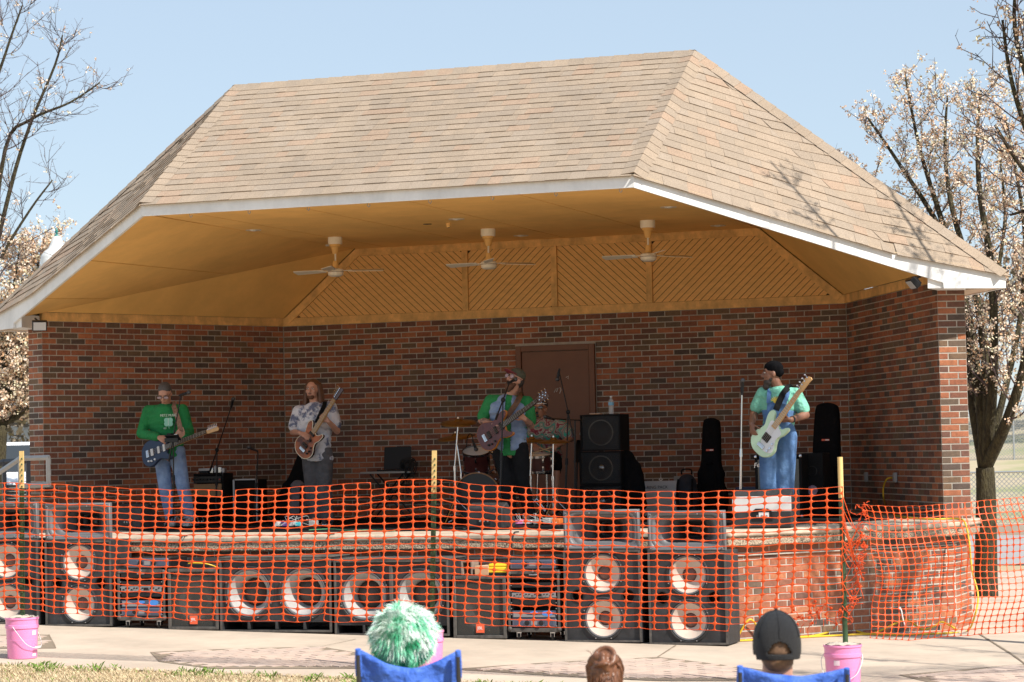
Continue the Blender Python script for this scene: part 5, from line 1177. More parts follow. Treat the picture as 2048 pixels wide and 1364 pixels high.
for sx in (-1, 1):
    for k, (dx, dy, L, r_) in enumerate(((.074, -.01, .27, .026), (.088, -.035, .33, .030), (.07, -.07, .34, .034), (.03, -.085, .33, .036))):
        q0 = H.p(sx*dx*.9, dy, .06); q1 = H.p(sx*(dx+.012), dy, -.06); q2 = H.p(sx*(dx+.022+.006*k), dy+.01, -L*.72); q3 = H.p(sx*(dx+.012), dy+.02, -L); limbs(m, [q0, q1, q2, q3], [r_*.9, r_, r_*.9, r_*.4])
build_remesh('hair', m, .008, 'hair_brown', bd, 2)
m = MB(); H.ell(m, (0, .055, -.082), (.045, .034, .030)); H.ell(m, (0, .087, -.044), (.026, .008, .007)); build_remesh('beard', m, .006, 'beard_red', bd, 2)
sh_ = shirt(t, P, 'tie_grey', .112, 1.10, sleeve=.72, hem=1.02, rs=(.066, .070), name='tee_shirt')
trousers(t, P, 'pants_grey', (.100, .084, .078))
for s in 'LR': a = P['an'+s]; shoe(t, (a.x, a.y, 0), (a.x+.03, a.y-.17, 0))
g, F = guitar('electric_guitar', 'sunburst electric guitar with pale binding held by the grey-shirted guitarist', ony(600, 911, Y2p-.20), ony(686, 775, Y2p-.30), (-.30, -.93, .02), 'burst_amber', 'burst_edge', head='burst_edge', board='wood_maple', binding='binding', bscale=.92)
strap(g, [ony(633, 846, Y2p-.22), ony(640, 830, Y2p-.18), ony(648, 812, Y2p-.10), ony(650, 803, Y2p+.0)], .05, 'strap_black', TC)
# ---------------------------------------------------------------- 3: singer in a denim vest
mat('denim_light', (.15, .23, .40), .85, col2=(.30, .38, .52), scale=8, bump=1., bscale=14, bdist=.03); mat('tee_green', (.02, .22, .06), .85, var=.15, scale=10, bump=1., bscale=11, bdist=.05); mat('black_jeans', (.016, .016, .017), .9, var=.3, scale=8, spec=.1); mat('cap_olive', (.085, .085, .055), .85, var=.3, scale=30); mat('brim_red', (.22, .03, .04), .7); mat('skin_tattoo', (.46, .25, .18), .55, col2=(.10, .085, .085), scale=22, thr=(.52, .62))
Y3 = -3.4
J = dict(head=(1030, 760, -.02), shL=(981, 801, -.02), shR=(1055, 804, .02), elL=(963, 841, -.04), wrL=(986, 848, -.25), elR=(1062, 851, .0), wrR=(1050, 838, -.22), hipL=(1003, 904), hipR=(1040, 904), knL=(1017, 972, -.02), knR=(1046, 970, .03), anL=(1022, 1034, -.03), anR=(1060, 1030, .06))
t, H, P, bd = figure('singer in a denim vest and cap leaning into the microphone with a guitar', J, Y3, 'skin', headf=(-.42, -.80, .34), headup=(.25, .2, .9), hands=[('wrL', (.85, -.15, -.05), (0, -.7, .6), (.3, -.3, .7), 50), ('wrR', (-.5, -.35, .5), (.5, -.6, -.35), (-.6, -.2, -.5), 70)])
H.face(bd, .006, True); H.glasses(bd, w=.031, h=.024)
m = MB(); H.ell(m, (0, .045, -.085), (.062, .050, .052)); H.ell(m, (0, .030, -.058), (.068, .042, .035)); H.ell(m, (0, .089, -.043), (.028, .009, .008)); H.ell(m, (0, .05, -.125), (.04, .034, .035)); build_remesh('beard', m, .007, 'beard_red', bd, 2)
m = MB(); H.ell(m, (0, -.055, .0), (.076, .055, .075)); build_remesh('hair', m, .008, 'hair_dark', bd)
m = MB(); H.ell(m, (0, -.014, .072), (.083, .100, .068)); H.ell(m, (0, -.014, .05), (.085, .102, .03)); cp_ = build_remesh('cap', m, .007, 'cap_olive', bd)
m = MB(); m.add([H.p(x, y, z) for x, y, z in [(-.075, .06, .052), (-.07, .125, .058), (-.035, .165, .066), (0, .172, .070), (.035, .165, .066), (.07, .125, .058), (.075, .06, .052)]]+[H.p(x, y, z-.006) for x, y, z in [(-.075, .06, .052), (-.07, .125, .058), (-.035, .165, .066), (0, .172, .070), (.035, .165, .066), (.07, .125, .058), (.075, .06, .052)]], [tuple(range(7)), tuple(reversed(range(7, 14)))]+[(i, i+7, (i+1) % 7+7, (i+1) % 7) for i in range(7)]); m.build('brim', 'brim_red', cp_, fix=True)
shirt(t, P, 'tee_green', .108, 1.06, sleeve=.78, hem=1.0, rs=(.064, .066), name='tee_shirt')
for s in 'LR':
    m = MB(); limbs(m, [P['el'+s].lerp(P['sh'+s], .12), P['el'+s].lerp(P['wr'+s], .15), P['wr'+s].lerp(P['el'+s], .08)], [.0425, .0415, .0305]); build_remesh('tattooed_forearm', m, .008, 'skin_tattoo', bd)
m = MB(); torso(m, P['shL'], P['shR'], P['hipL'], P['hipR'], .120, 1.13, .0, .90)
me = remesh(m, .012, 3); bm = bmesh.new(); bm.from_mesh(me); mid = (P['shL']+P['shR'])/2; X = (P['shR']-P['shL']).normalized()
kill = [f for f in bm.faces if (lambda c: c.y < mid.y-.02 and -.012-(mid.z-c.z)*.02 < (c-mid).dot(X) < .055+(mid.z-c.z)*.03)(f.calc_center_median())]; bmesh.ops.delete(bm, geom=kill, context='FACES'); bm.to_mesh(me); bm.free()
me.transform(Mx.Translation(-OFF[t])); me.materials.append(MAT['denim_light']); me.polygons.foreach_set('use_smooth', [True]*len(me.polygons)); vest = link('denim_vest', me, t); vest.modifiers.new('th', 'SOLIDIFY').thickness = .008
for dx, z in ((-.135, .0), (.11, .0)):
    c = mid+X*dx+V((0, -.132, -.125)); MB().box(c, (.09, .014, .025), orient((0, -1, 0), (0, 0, 1)).to_3x3()).build('pocket_flap', 'denim_light', vest, bevel=.003)
trousers(t, P, 'black_jeans', (.102, .078, .066), name='black_jeans')
for s in 'LR': a = P['an'+s]; shoe(t, (a.x, a.y, 0), (a.x-.02, a.y-.17, 0))
g, F = guitar('bass_guitar', 'maroon and amber electric guitar with a long dark neck held by the singer', ony(959, 886, Y3-.24), ony(1099, 785, Y3-.36), (-.25, -.95, .05), 'maroon_wood', 'amber_edge', neck='neck_dark', head='neck_dark', inline=False, bscale=1.0, headlen=.16)
strap(g, [ony(1010, 838, Y3-.20), ony(1022, 822, Y3-.165), ony(1033, 806, Y3-.14), ony(1041, 790, Y3-.06), ony(1043, 792, Y3+.06)], .06, 'strap_brown', TC)
# ---------------------------------------------------------------- 4: drummer, seated
mat('tie_rainbow', (.02, .32, .20), .85); T4 = MAT['tie_rainbow'].node_tree
n1 = T4.nodes.new('ShaderNodeNewGeometry'); wv = T4.nodes.new('ShaderNodeTexWave'); wv.wave_type = 'RINGS'; wv.rings_direction = 'SPHERICAL'; wv.inputs['Scale'].default_value = 1.5; wv.inputs['Distortion'].default_value = 16; wv.inputs['Detail'].default_value = 2; wv.inputs['Detail Scale'].default_value = 3.5
mp = T4.nodes.new('ShaderNodeMapping'); T4.links.new(n1.outputs['Position'], mp.inputs[0]); T4.links.new(mp.outputs[0], wv.inputs[0]); crn = T4.nodes.new('ShaderNodeValToRGB'); T4.links.new(wv.outputs['Fac'], crn.inputs[0]); el_ = crn.color_ramp.elements
el_[0].color = (.20, .015, .03, 1); el_[1].color = (.02, .30, .22, 1)
for pos, c in ((.25, (.40, .38, .33, 1)), (.42, (.02, .12, .05, 1)), (.6, (.45, .44, .36, 1)), (.75, (.25, .02, .05, 1))): e = crn.color_ramp.elements.new(pos); e.color = c
T4.links.new(crn.outputs[0], T4.nodes['Principled BSDF'].inputs['Base Color'])
Y4 = -1.55
J = dict(head=(1081, 818, 0), shL=(1056, 850, .0), shR=(1122, 852, .0), elL=(1048, 880, -.10), wrL=(1072, 893, -.34), elR=(1142, 876, -.06), wrR=(1118, 890, -.32), hipL=(1078, 916, .1), hipR=(1106, 916, .1), knL=(1066, 930, -.35), knR=(1112, 932, -.35), anL=(1064, 1018, -.42), anR=(1110, 1018, -.42))
mp.inputs['Location'].default_value = tuple(-c for c in ony(1085, 870, Y4-.1))
t, H, P, bd = figure('drummer in a bright tie-dyed shirt, white headband and sunglasses, singing behind the kit', J, Y4, 'skin_tan', headf=(-.15, -1, .05), hsize=.98, hands=[('wrL', (.3, -.8, -.2), (0, -.4, .9), (.8, -.2, 0), 75), ('wrR', (-.3, -.8, -.2), (0, -.4, .9), (-.8, -.2, 0), 75)])
H.face(bd, .010, False); H.glasses(bd, 'glass_tint', w=.034, h=.017)
m = MB(); H.ell(m, (0, -.02, .058), (.079, .094, .070)); build_remesh('hair', m, .008, 'hair_dark', bd); m = MB(); H.ell(m, (0, -.008, .062), (.081, .100, .018)); build_remesh('headband', m, .006, 'white_paint', bd)
m = MB(); H.ell(m, (0, .090, -.042), (.028, .008, .007)); H.ell(m, (0, .078, -.088), (.020, .016, .016)); build_remesh('goatee', m, .006, 'hair_dark', bd, 1)
shirt(t, P, 'tie_rainbow', .125, 1.14, sleeve=.75, hem=.95, rs=(.082, .085), name='tie_dyed_shirt')
m = MB()
for s in 'LR': m.cap(P['hip'+s], .10, P['kn'+s], .078, 12)
m.cap(P['hipL'], .11, P['hipR'], .11, 12); build_remesh('shorts', m, .012, 'black_fabric', t)
for s in 'LR': a = P['an'+s]; shoe(t, (a.x, a.y, 0), (a.x, a.y-.16, 0))
mat('stick_wood', (.55, .40, .22), .5)
for s, tipx, la in (('L', (1100, 903, -.62), 'drumstick in the hand nearer the singer'), ('R', (1060, 908, -.62), 'drumstick in the hand nearer the door')):
    w_ = P['wr'+s]; tp = ony(tipx[0], tipx[1], Y4+tipx[2]); d = (tp-w_).normalized(); st = thing('drumstick', la, 'drumstick', w_, world=True); MB().rod(w_-d*.08, tp-d*.03, .0075, .006, 8).build('shaft', 'stick_wood', st); MB().ell(tp-d*.02, (.007, .007, .012), n=8).build('tip', 'stick_wood', st)
# ---------------------------------------------------------------- 5: bass player in dungarees
mat('tee_mint', (.17, .46, .34), .85, var=.10, scale=10, bump=1., bscale=11, bdist=.05); mat('denim_blue', (.055, .13, .30), .85, col2=(.12, .23, .42), scale=5, bump=1., bscale=9, bdist=.022); mat('beanie', (.006, .006, .007), .95, bump=.5, bscale=150, spec=.05); mat('print_yellow', (.70, .52, .08), .8)
Y5 = -4.55
J = dict(head=(1544, 748, -.02), shL=(1526, 786, .0), shR=(1592, 788, .02), elL=(1509, 826, .02), wrL=(1503, 848, -.20), elR=(1611, 830, .0), wrR=(1581, 840, -.22), hipL=(1540, 872), hipR=(1573, 872), knL=(1538, 948, -.02), knR=(1571, 946, 0), anL=(1542, 1026, 0), anR=(1568, 1024, .03))
t, H, P, bd = figure('bass player in blue dungarees, mint shirt and black beanie looking to the left', J, Y5, 'skin_dark', headf=(-.95, -.35, .02), hands=[('wrL', (.2, -.35, -.8), (-.6, -.6, .2), (.6, -.4, -.2), 35), ('wrR', (-.85, -.25, .05), (.1, -.5, -.8), (-.3, -.2, .8), 62)], arm_r=(.054, .045, .031))
H.face(bd); m = MB(); H.ell(m, (0, .044, -.085), (.058, .046, .045)); H.ell(m, (0, .060, -.125), (.044, .036, .040)); H.ell(m, (0, .020, -.055), (.070, .030, .030)); H.ell(m, (0, .088, -.043), (.028, .009, .008)); build_remesh('beard', m, .007, 'hair_dark', bd, 2)
m = MB(); H.ell(m, (0, -.018, .060), (.084, .102, .078)); H.ell(m, (0, -.045, .02), (.080, .080, .06)); build_remesh('beanie', m, .008, 'beanie', bd)
sh_ = shirt(t, P, 'tee_mint', .110, 1.06, sleeve=.70, hem=.92, rs=(.062, .068), name='tee_shirt')
m = MB()
for i in range(7): a = R(20+i*23.3); c0 = ony(1552, 803, Y5-.135); m.cap(c0, .006, c0+V((.055*math.cos(a), 0, .05*math.sin(a))), .004, 5)
m.ell(ony(1552, 802, Y5-.135), (.03, .005, .026), n=12); m.build('sun_print', 'print_yellow', sh_)
tr_ = trousers(t, P, 'denim_blue', (.112, .098, .090), name='dungarees', low=.95, wrinkle=1)
m = MB(); torso(m, P['shL'], P['shR'], P['hipL'], P['hipR'], .122, 1.08, .42, 1.0); build_remesh('dungaree_top', m, .011, 'denim_blue', tr_)
m = MB(); b0, b1 = ony(1534, 804, Y5-.13), ony(1572, 806, Y5-.13); b2, b3 = ony(1576, 842, Y5-.135), ony(1532, 842, Y5-.135); bk = V((0, .03, 0)); m.hexa([b3+bk, b2+bk, b2, b3, b0+bk, b1+bk, b1, b0]); m.build('bib', 'denim_blue', tr_, bevel=.006, fix=True)
for pts in ([(1537, 806, -.145), (1538, 790, -.125), (1539, 781, -.05), (1540, 783, .06)], [(1568, 808, -.145), (1574, 792, -.12), (1576, 782, -.05), (1576, 785, .06)]): strap(tr_, [ony(a, b, Y5+c) for a, b, c in pts], .042, 'denim_blue', TC)
for s in 'LR': a = P['an'+s]; shoe(t, (a.x, a.y, 0), (a.x-.04, a.y-.16, 0))
MB().lathe([(.034, -.012), (.036, 0), (.034, .012)], 16, frame(P['wrR'].lerp(P['elR'], .12), (0, 0, 1), (P['elR']-P['wrR'])), cap=False).build('wristwatch', 'black_plastic', bd)
g, F = guitar('bass_guitar', 'mint green bass guitar with white pickguard and maple neck', ony(1514, 906, Y5-.24), ony(1622, 753, Y5-.36), (-.32, -.93, .05), 'mint', guard='pearl', nst=4, bscale=.98, headlen=.19, cat='bass guitar', board='wood_maple')
strap(g, [ony(1552, 820, Y5-.22), ony(1560, 800, Y5-.17), ony(1568, 785, Y5-.12), ony(1578, 774, Y5-.02), ony(1582, 780, Y5+.07)], .062, 'strap_black', TC)
# ================================================================ gear on the stage
def fl(x, Y, y0=1050): return V((ony(x, y0, Y).x, Y, 0))
m = MB(); m.prism([(-4.6, -2.9), (-3.2, -4.55), (-.4, -5.25), (3.6, -5.0), (4.75, -3.4), (3.5, -.15), (-3.5, -.15)], .002, .008); o = m.build('stage_mat', 'black_carpet'); tag(o, 'black carpet covering the stage floor under the band', 'carpet')
# ---- microphone stands
b = fl(347, Y1-.42); st = stand('microphone_stand', 'black microphone stand with a tray in front of the green-shirted guitarist', b, ony(347, 872, Y1-.42), ony(362, 790, Y1-.42), (.35, .15, .12))
c = ony(346, 875, Y1-.44); m = MB(); m.box(c, (.17, .10, .012), Mx.Rotation(R(-35), 3, 'X')); m.box(c+V((0, -.045, -.03)), (.17, .01, .05)); tr_ = m.build('accessory_tray', 'black_metal', st, bevel=.003); MB().box(c+V((-.04, .0, .03)), (.05, .05, .04)).build('tray_item', 'black_plastic', tr_, bevel=.004); MB().box(c+V((.045, 0, .025)), (.04, .05, .03)).build('tray_item', 'chrome', tr_, bevel=.004)
b = fl(432, -1.6); stand('microphone_stand', 'black boom stand rising over the guitar amplifier on the left', b, ony(434, 900, -1.6), ony(463, 812, -1.75), (.15, -.1, .35), group='boom stands'); 
b = fl(508, -2.1); stand('microphone_stand', 'low black stand with a microphone pointing at the grey-shirted guitarist', b, ony(516, 905, -2.1), None, None); t = thing('clip_microphone', 'black microphone on the low bent stand beside the road case', 'microphone', ony(514, 904, -2.1), world=True); mic(t, ony(503, 897, -2.15), (-.8, -.3, .4)); MB().tube(cr_path([ony(516, 906, -2.1), ony(513, 901, -2.1), ony(507, 898, -2.12)]), .008, 6).build('gooseneck', 'black_metal', t)
b = fl(999, Y3-.55); stand('microphone_stand', 'straight black microphone stand at the singer\'s mouth', b, ony(1006, 800, Y3-.50), ony(1019, 765, Y3-.30), (.25, .5, .22), kind='round')
b = fl(1130, -2.6); stand('microphone_stand', 'tall black boom stand hanging a microphone over the drummer', b, ony(1136, 824, -2.6), ony(1118, 742, -2.45), (-.12, 0, -.5), group='boom stands')
b = fl(1480, Y5-.25); stand('microphone_stand', 'chrome microphone stand with upright microphone left of the bass player', b, ony(1484, 785, Y5-.25), None, None, 'round', 'chrome'); t = thing('handheld_microphone', 'microphone with silver grille on the chrome stand', 'microphone', ony(1484, 785, Y5-.25), world=True); mic(t, ony(1485, 768, Y5-.25), (.03, 0, 1)); MB().cap(ony(1484, 788, Y5-.25), .014, ony(1484, 776, Y5-.25), .019, 8).build('clip', 'black_plastic', t)
t = thing('drummer_microphone', 'black microphone on a horizontal boom at the drummer\'s mouth', 'microphone', ony(1100, 838, -2.0), world=True); mic(t, ony(1096, 835, -1.95), (-.9, .1, .3)); m = MB(); m.rod(ony(1102, 837, -1.98), ony(1165, 841, -2.3), .008, n=8); m.build('boom', 'black_metal', t); m = MB(); m.rod(ony(1150, 840, -2.22), fl(1150, -2.22), .010, n=8); m.build('pole', 'black_metal', t); MB().lathe([(0, 0), (.12, 0), (.12, .012), (.02, .03), (0, .03)], 20, Mx.Translation(fl(1150, -2.22))).build('round_base', 'black_metal', t)
t = thing('music_stand', 'black music stand with punched desk left of the speaker stack', 'music stand', fl(1152, -1.6), world=True); a, b_, c, d = ony(1147, 925, -1.6), ony(1162, 925, -1.7), ony(1168, 880, -1.6), ony(1153, 880, -1.5); m = MB(); e = V((0, .008, 0)); m.hexa([a, b_, b_+e, a+e, d, c, c+e, d+e]); m.build('desk', 'black_metal', t, fix=True); m = MB(); m.rod(fl(1152, -1.6)+V((0, 0, .1)), ony(1155, 915, -1.58), .01, n=8); m.build('pole', 'black_metal', t)
for k in range(3): MB().rod(fl(1152, -1.6)+V((0, 0, .15)), fl(1152, -1.6)+V((.22*math.cos(k*2.1), .22*math.sin(k*2.1), .01)), .007, n=6).build('leg', 'black_metal', t)
# ---- amplifiers and cases on the left
mat('tolex', (.012, .012, .013), .8, spec=.15, bump=.3, bscale=150); mat('grille_tan', (.34, .21, .11), .9, var=.06, scale=60); mat('grille_silver', (.16, .16, .145), .85, var=.25, scale=160); mat('panel_black', (.01, .01, .011), .35, spec=.4); mat('led_red', (.8, .02, .02), .3); mat('pedal_teal', (.05, .42, .48), .4)
def combo(name, label, w, h, d, loc, rz, cloth, panel=True, logo=None):
    t = thing(name, label, 'guitar amplifier', loc, rz); th = .03; ph = .11 if panel else .03; m = MB()
    for s in (-1, 1): m.box((s*(w/2-th/2), d/2, h/2), (th, d, h))
    m.box((0, d/2, th/2), (w-2*th, d, th)); m.box((0, d/2, h-th/2), (w-2*th, d, th)); m.box((0, d/2+.02, h/2), (w-2*th, d-.05, h-2*th)); m.build('cabinet', 'tolex', t, bevel=.01)
    MB().box((0, .012, (h-ph)/2+.005), (w-2*th-.004, .02, h-ph-th-.02)).build('grille_cloth', cloth, t, bevel=.004)
    if panel:
        p = MB().box((0, .014, h-th-ph/2+.01), (w-2*th-.01, .024, ph-.03)).build('control_panel', 'panel_black', t, bevel=.003)
        for i in range(9): MB().lathe([(.014, .0), (.013, .018), (0, .018)], 10, facing(-w*.36+w*.68*i/8, .002, h-th-ph/2+.01)).build('knob', 'black_plastic', p)
        MB().ell((w*.40, .0, h-th-ph/2+.01), .009, n=8).build('pilot_light', 'led_red', p)
    if logo: text_mesh(logo, .075, facing(-w*.33, -.001, h*.86) @ Mx.Rotation(R(12), 4, 'Z'), 'nameplate', 'chrome', t, .003, .35)
    for sx in (-1, 1):
        for z in (.02, h-.02): MB().ell((sx*(w/2-.012), .006, z), (.02, .016, .022), n=8).build('corner', 'chrome' if not panel else 'black_metal', t)
    return t
A = ony(372, 1035, -1.3); B = ony(447, 1035, -1.3); zt_ = ony(410, 947, -1.3).z
combo('guitar_amplifier', 'black combo amplifier with tan grille cloth behind the green-shirted guitarist', B.x-A.x+.02, zt_-.30, .28, V(((A.x+B.x)/2, -1.3, .30)), 0, 'grille_tan')
t = thing('amplifier_stand', 'black speaker cabinet under the tan combo amplifier', 'speaker cabinet', V(((A.x+B.x)/2, -1.31, .008))); MB().box((0, .15, .145), (B.x-A.x, .28, .288)).build('cabinet', 'tolex', t, bevel=.01); MB().box((0, .008, .145), (B.x-A.x-.06, .006, .23)).build('grille_cloth', 'black_fabric', t)
t = thing('effects_unit', 'grey effects unit lying on the tan combo amplifier', 'effects unit', V((A.x+.17, -1.25, zt_+.003))); MB().box((0, .1, .045), (.26, .16, .035)).build('chassis', 'steel_dull', t, bevel=.004); MB().box((0, .1, .014), (.2, .14, .026)).build('foot', 'black_plastic', t); MB().box((-.165, .08, .02), (.09, .06, .035)).build('pedal', 'pedal_teal', t, bevel=.004)
t = thing('tuner_pedals', 'cluster of small silver pedals on the right corner of the tan combo', 'effects pedals', V((B.x-.11, -1.27, zt_+.003)))
for i, (dx, hh_) in enumerate(((-.08, .07), (-.025, .09), (.03, .075), (.075, .06))): MB().box((dx, .08, hh_/2), (.045, .07, hh_)).build('pedal', 'steel_dull' if i % 2 else 'chrome', t, bevel=.005)
t = thing('road_case', 'black road case with metal edges beside the tan combo amplifier', 'road case', fl(492, -1.2)); w = .31; MB().box((0, .15, .27), (w, .3, .52)).build('box', 'tolex', t, bevel=.006)
for sx in (-1, 1): MB().box((sx*w*.5, .0, .27), (.028, .028, .53)).build('edge', 'steel_dull', t, bevel=.006)
MB().box((0, 0, .532), (w-.03, .028, .024)).build('edge', 'steel_dull', t, bevel=.006)
def gigbag(name, label, prof, loc, tilt, rz, th=.14, tagc=None, parent=None):
    t = thing(name, label, 'instrument bag', loc, rz); T = Mx.Rotation(R(tilt[1]), 4, 'Y') @ Mx.Rotation(R(tilt[0]), 4, 'X') @ Mx(((1, 0, 0, 0), (0, 0, 1, 0), (0, 1, 0, 0), (0, 0, 0, 1)))
    m = MB(); m.prism(closed_cr(prof, 4), -th/2, th/2, T); b = m.build('bag', 'black_fabric', t, bevel=.03, fix=True)
    zz = max(p[1] for p in prof); m = MB(); m.prism(closed_cr([(p[0]*.8, .1+p[1]*.36) for p in prof], 3), -th/2-.02, -th/2+.005, T); m.build('pocket', 'black_fabric', b, bevel=.012, fix=True)
    if tagc: 
        m = MB(); m.prism([(-.045, zz*.66), (.045, zz*.66), (.045, zz*.66+.02), (-.045, zz*.66+.02)], -th/2-.004, -th/2+.002, T); m.build('brand_tag', tagc, b, fix=True)
        m = MB(); m.prism([(0.0, zz*.66+.004), (.04, zz*.66+.004), (.04, zz*.66+.016), (0.0, zz*.66+.016)], -th/2-.006, -th/2+.002, T); m.build('tag_stripe', 'white_paint', b, fix=True)
    m = MB(); m.tube(cr_path([T @ V((-.03, zz*.52, -th/2)), T @ V((-.02, zz*.53, -th/2-.03)), T @ V((.02, zz*.53, -th/2-.03)), T @ V((.03, zz*.52, -th/2))]), .012, 6); m.build('carry_handle', 'black_fabric', b); return t
BAG = [(-.12, .0), (-.19, .05), (-.20, .22), (-.15, .34), (-.155, .44), (-.115, .55), (-.10, .92), (-.06, 1.0), (.06, 1.0), (.10, .92), (.115, .55), (.155, .44), (.15, .34), (.20, .22), (.19, .05), (.12, 0)]
sc_ = lambda k, h: [(x*k, y*h) for x, y in BAG]
gigbag('guitar_bag', 'black guitar bag leaning aslant against the wall behind the grey-shirted guitarist', sc_(1.0, .98), fl(565, -1.25)+V((0, 0, .015)), (-18, 16), R(0), tagc=None)
gigbag('guitar_bag', 'black guitar bag standing upright with a red and white tag, right of the white box', sc_(1.0, 1.13), fl(1422, -.95)+V((0, 0, .01)), (-8, 0), 0, tagc='logo_red')
gigbag('bass_bag', 'tall black bass bag standing behind the bass player in the corner', [(x*(1.05 if y < .5 else 1.35), y*1.26) for x, y in BAG], fl(1652, -1.35)+V((0, 0, .01)), (-7, 1), 0, tagc='logo_red')
# grey bag beside the long-haired player, cases on the floor
def softbag(name, label, cat, loc, w, h, d, material, rz=0):
    t = thing(name, label, cat, loc, rz); m = MB(); m.ell((0, 0, h*.42), (w*.5, d*.5, h*.42)); m.ell((0, 0, h*.7), (w*.42, d*.42, h*.30)); m.box((0, 0, h*.2), (w*.8, d*.8, h*.36)); build_remesh('sack', m, .018, material, t, 6)
    m = MB(); m.tube(cr_path([(-.06, 0, h*.97), (-.05, 0, h*1.08), (.05, 0, h*1.08), (.06, 0, h*.97)]), .010, 6); m.build('handle', 'black_fabric', t)
    m = MB(); m.ell((0, -d*.40, h*.34), (w*.33, d*.16, h*.24)); build_remesh('front_pocket', m, .018, material, t, 4)
    for s in (-1, 1): MB().tube(cr_path([(s*w*.28, -d*.30, h*.86), (s*w*.30, -d*.50, h*.6), (s*w*.26, -d*.46, h*.2)]), .012, 6).build('shoulder_strap', 'black_fabric', t)
    return t
softbag('backpack', 'grey backpack on the floor beside the grey-shirted guitarist', 'backpack', fl(597, -1.6)+V((0, 0, .008)), .28, .52, .22, 'grey_fabric')
softbag('backpack', 'dark grey backpack leaning between the white box and the upright guitar bag', 'backpack', fl(1376, -1.35)+V((0, 0, .008)), .30, .50, .22, 'charcoal_cloth' if 'charcoal_cloth' in MAT else mat('charcoal_cloth', (.03, .03, .036), .9, spec=.1, var=.2, scale=20))
# ---- folding table with open case and cables
t = thing('folding_table', 'small dark folding table with crossed legs against the back wall', 'table', fl(775, -.65)); zt2 = ony(775, 943, -.65).z; MB().box((0, .12, zt2-.012), (.66, .34, .024)).build('table_top', 'outlet_grey' if 'outlet_grey' in MAT else 'steel_dull', t, bevel=.004)
for s in (-1, 1):
    for y in (.0, .24): MB().rod((s*.27, y, .01), (-s*.22, y, zt2-.03), .011, n=8).build('leg', 'black_metal', t)
q = fl(779, -.65)
t = thing('open_laptop', 'black box with raised lid on the folding table', 'laptop', q+V((.02, .06, zt2+.002))); MB().box((0, .08, .01), (.37, .24, .02)).build('base', 'black_plastic', t, bevel=.004); zl = ony(775, 894, -.6).z-zt2; MB().box((0, .20, zl/2+.01), (.36, .014, zl-.02), Mx.Rotation(R(-8), 3, 'X')).build('lid', 'black_plastic', t, bevel=.004)
t = thing('cable_coil', 'tangle of black cables hanging over the right end of the folding table', 'cables', q+V((.25, .02, zt2))); random.seed(4); m = MB()
for k in range(16):
    r0 = random.uniform(.05, .085); c0 = V((random.uniform(-.04, .04), random.uniform(-.03, .06), random.uniform(.03, .07))); m.tube([c0+V((r0*math.cos(a), .03*math.sin(a*2), r0*1.3*math.sin(a))) for a in [2*math.pi*i/14 for i in range(15)]], .006, 5)
for k in range(7): x = random.uniform(-.05, .08); m.tube(cr_path([(x, -.02, .10), (x+.02, -.08, .04), (x+random.uniform(-.03, .06), -.09, -.15), (x+random.uniform(-.05, .08), -.07, -.32)]), .005, 5)
m.build('cables', 'rubber', t)['kind'] = 'stuff'
# ---- centre speaker stack
c0 = fl(1203, -1.75); s_ = 177.; w1 = (1246-1160)/s_; h1 = (908-833)/s_
mat('grille_fine', (.035, .035, .038), .6, metal=.4, alpha=.3)
def woofer_cab(name, label, loc, w, h, d, r, dome=True):
    t = thing(name, label, 'speaker cabinet', loc); cab_shell('cabinet', w, h, d, t, .03, material='tolex', holes=[(0, h*.5, r*.9)]); T = facing(0, .03, h*.5)
    wo = MB().lathe([(r, 0), (r, .01), (r*.93, .012), (r*.9, .0)], 28, T, cap=False).build('woofer', 'ring_wire' if 'ring_wire' in MAT else mat('ring_wire', (.36, .32, .26), .5, metal=.5), t); MB().lathe([(r*.92, .0), (r*.5, -.05), (r*.3, -.06), (0, -.06)], 28, T, cap=False).build('cone', 'cone_dark', wo)
    if dome: MB().ell((0, .055, h*.5), (r*.33, .03, r*.33), n=14).build('dust_dome', 'chrome', wo)
    MB().box((0, .008, h/2), (w-.045, .002, h-.045)).build('grille', 'grille_fine', t); return t
zb_ = ony(1203, 1040, -1.75).z; hA = (1042-975)/s_; hB = (972-909)/s_
low = woofer_cab('woofer_cabinet', 'bottom black speaker cabinet of the centre stack, half hidden by the net', c0+V((0, 0, .01)), w1+.02, .385, .36, .145)
mid_ = woofer_cab('woofer_cabinet', 'middle black speaker cabinet of the centre stack with a silver dome', c0+V((0, 0, .398)), w1+.02, .385, .36, .145)
topc = woofer_cab('woofer_cabinet', 'top black speaker cabinet of the centre stack under the water bottle', c0+V((.01, 0, .787)), w1-.0, .42, .36, .15, False)
mat('bottle_clear', (.75, .78, .80), .08, alpha=.35, spec=.8); mat('label_blue', (.22, .50, .72), .5)
p = c0+V((.12, .10, 1.21)); t = thing('water_bottle', 'clear plastic water bottle with blue label on the centre speaker stack', 'bottle', p); MB().lathe([(0, 0), (.030, 0), (.033, .01), (.031, .05), (.033, .09), (.033, .14), (.026, .165), (.013, .18), (.013, .195), (0, .195)], 18).build('bottle', 'bottle_clear', t); MB().lathe([(.0335, .10), (.0335, .135)], 18, cap=False).build('label', 'label_blue', t); MB().lathe([(0, .19), (.015, .19), (.015, .207), (0, .207)], 12).build('cap', 'white_paint', t)
t = thing('notepad', 'small pale notepad lying on top of the centre speaker stack', 'notepad', c0+V((-.06, .08, 1.21))); MB().box((0, 0, .006), (.13, .09, .010)).build('pages', 'cardboard', t); MB().box((0, 0, .0125), (.132, .092, .002)).build('cover', 'white_paint', t)
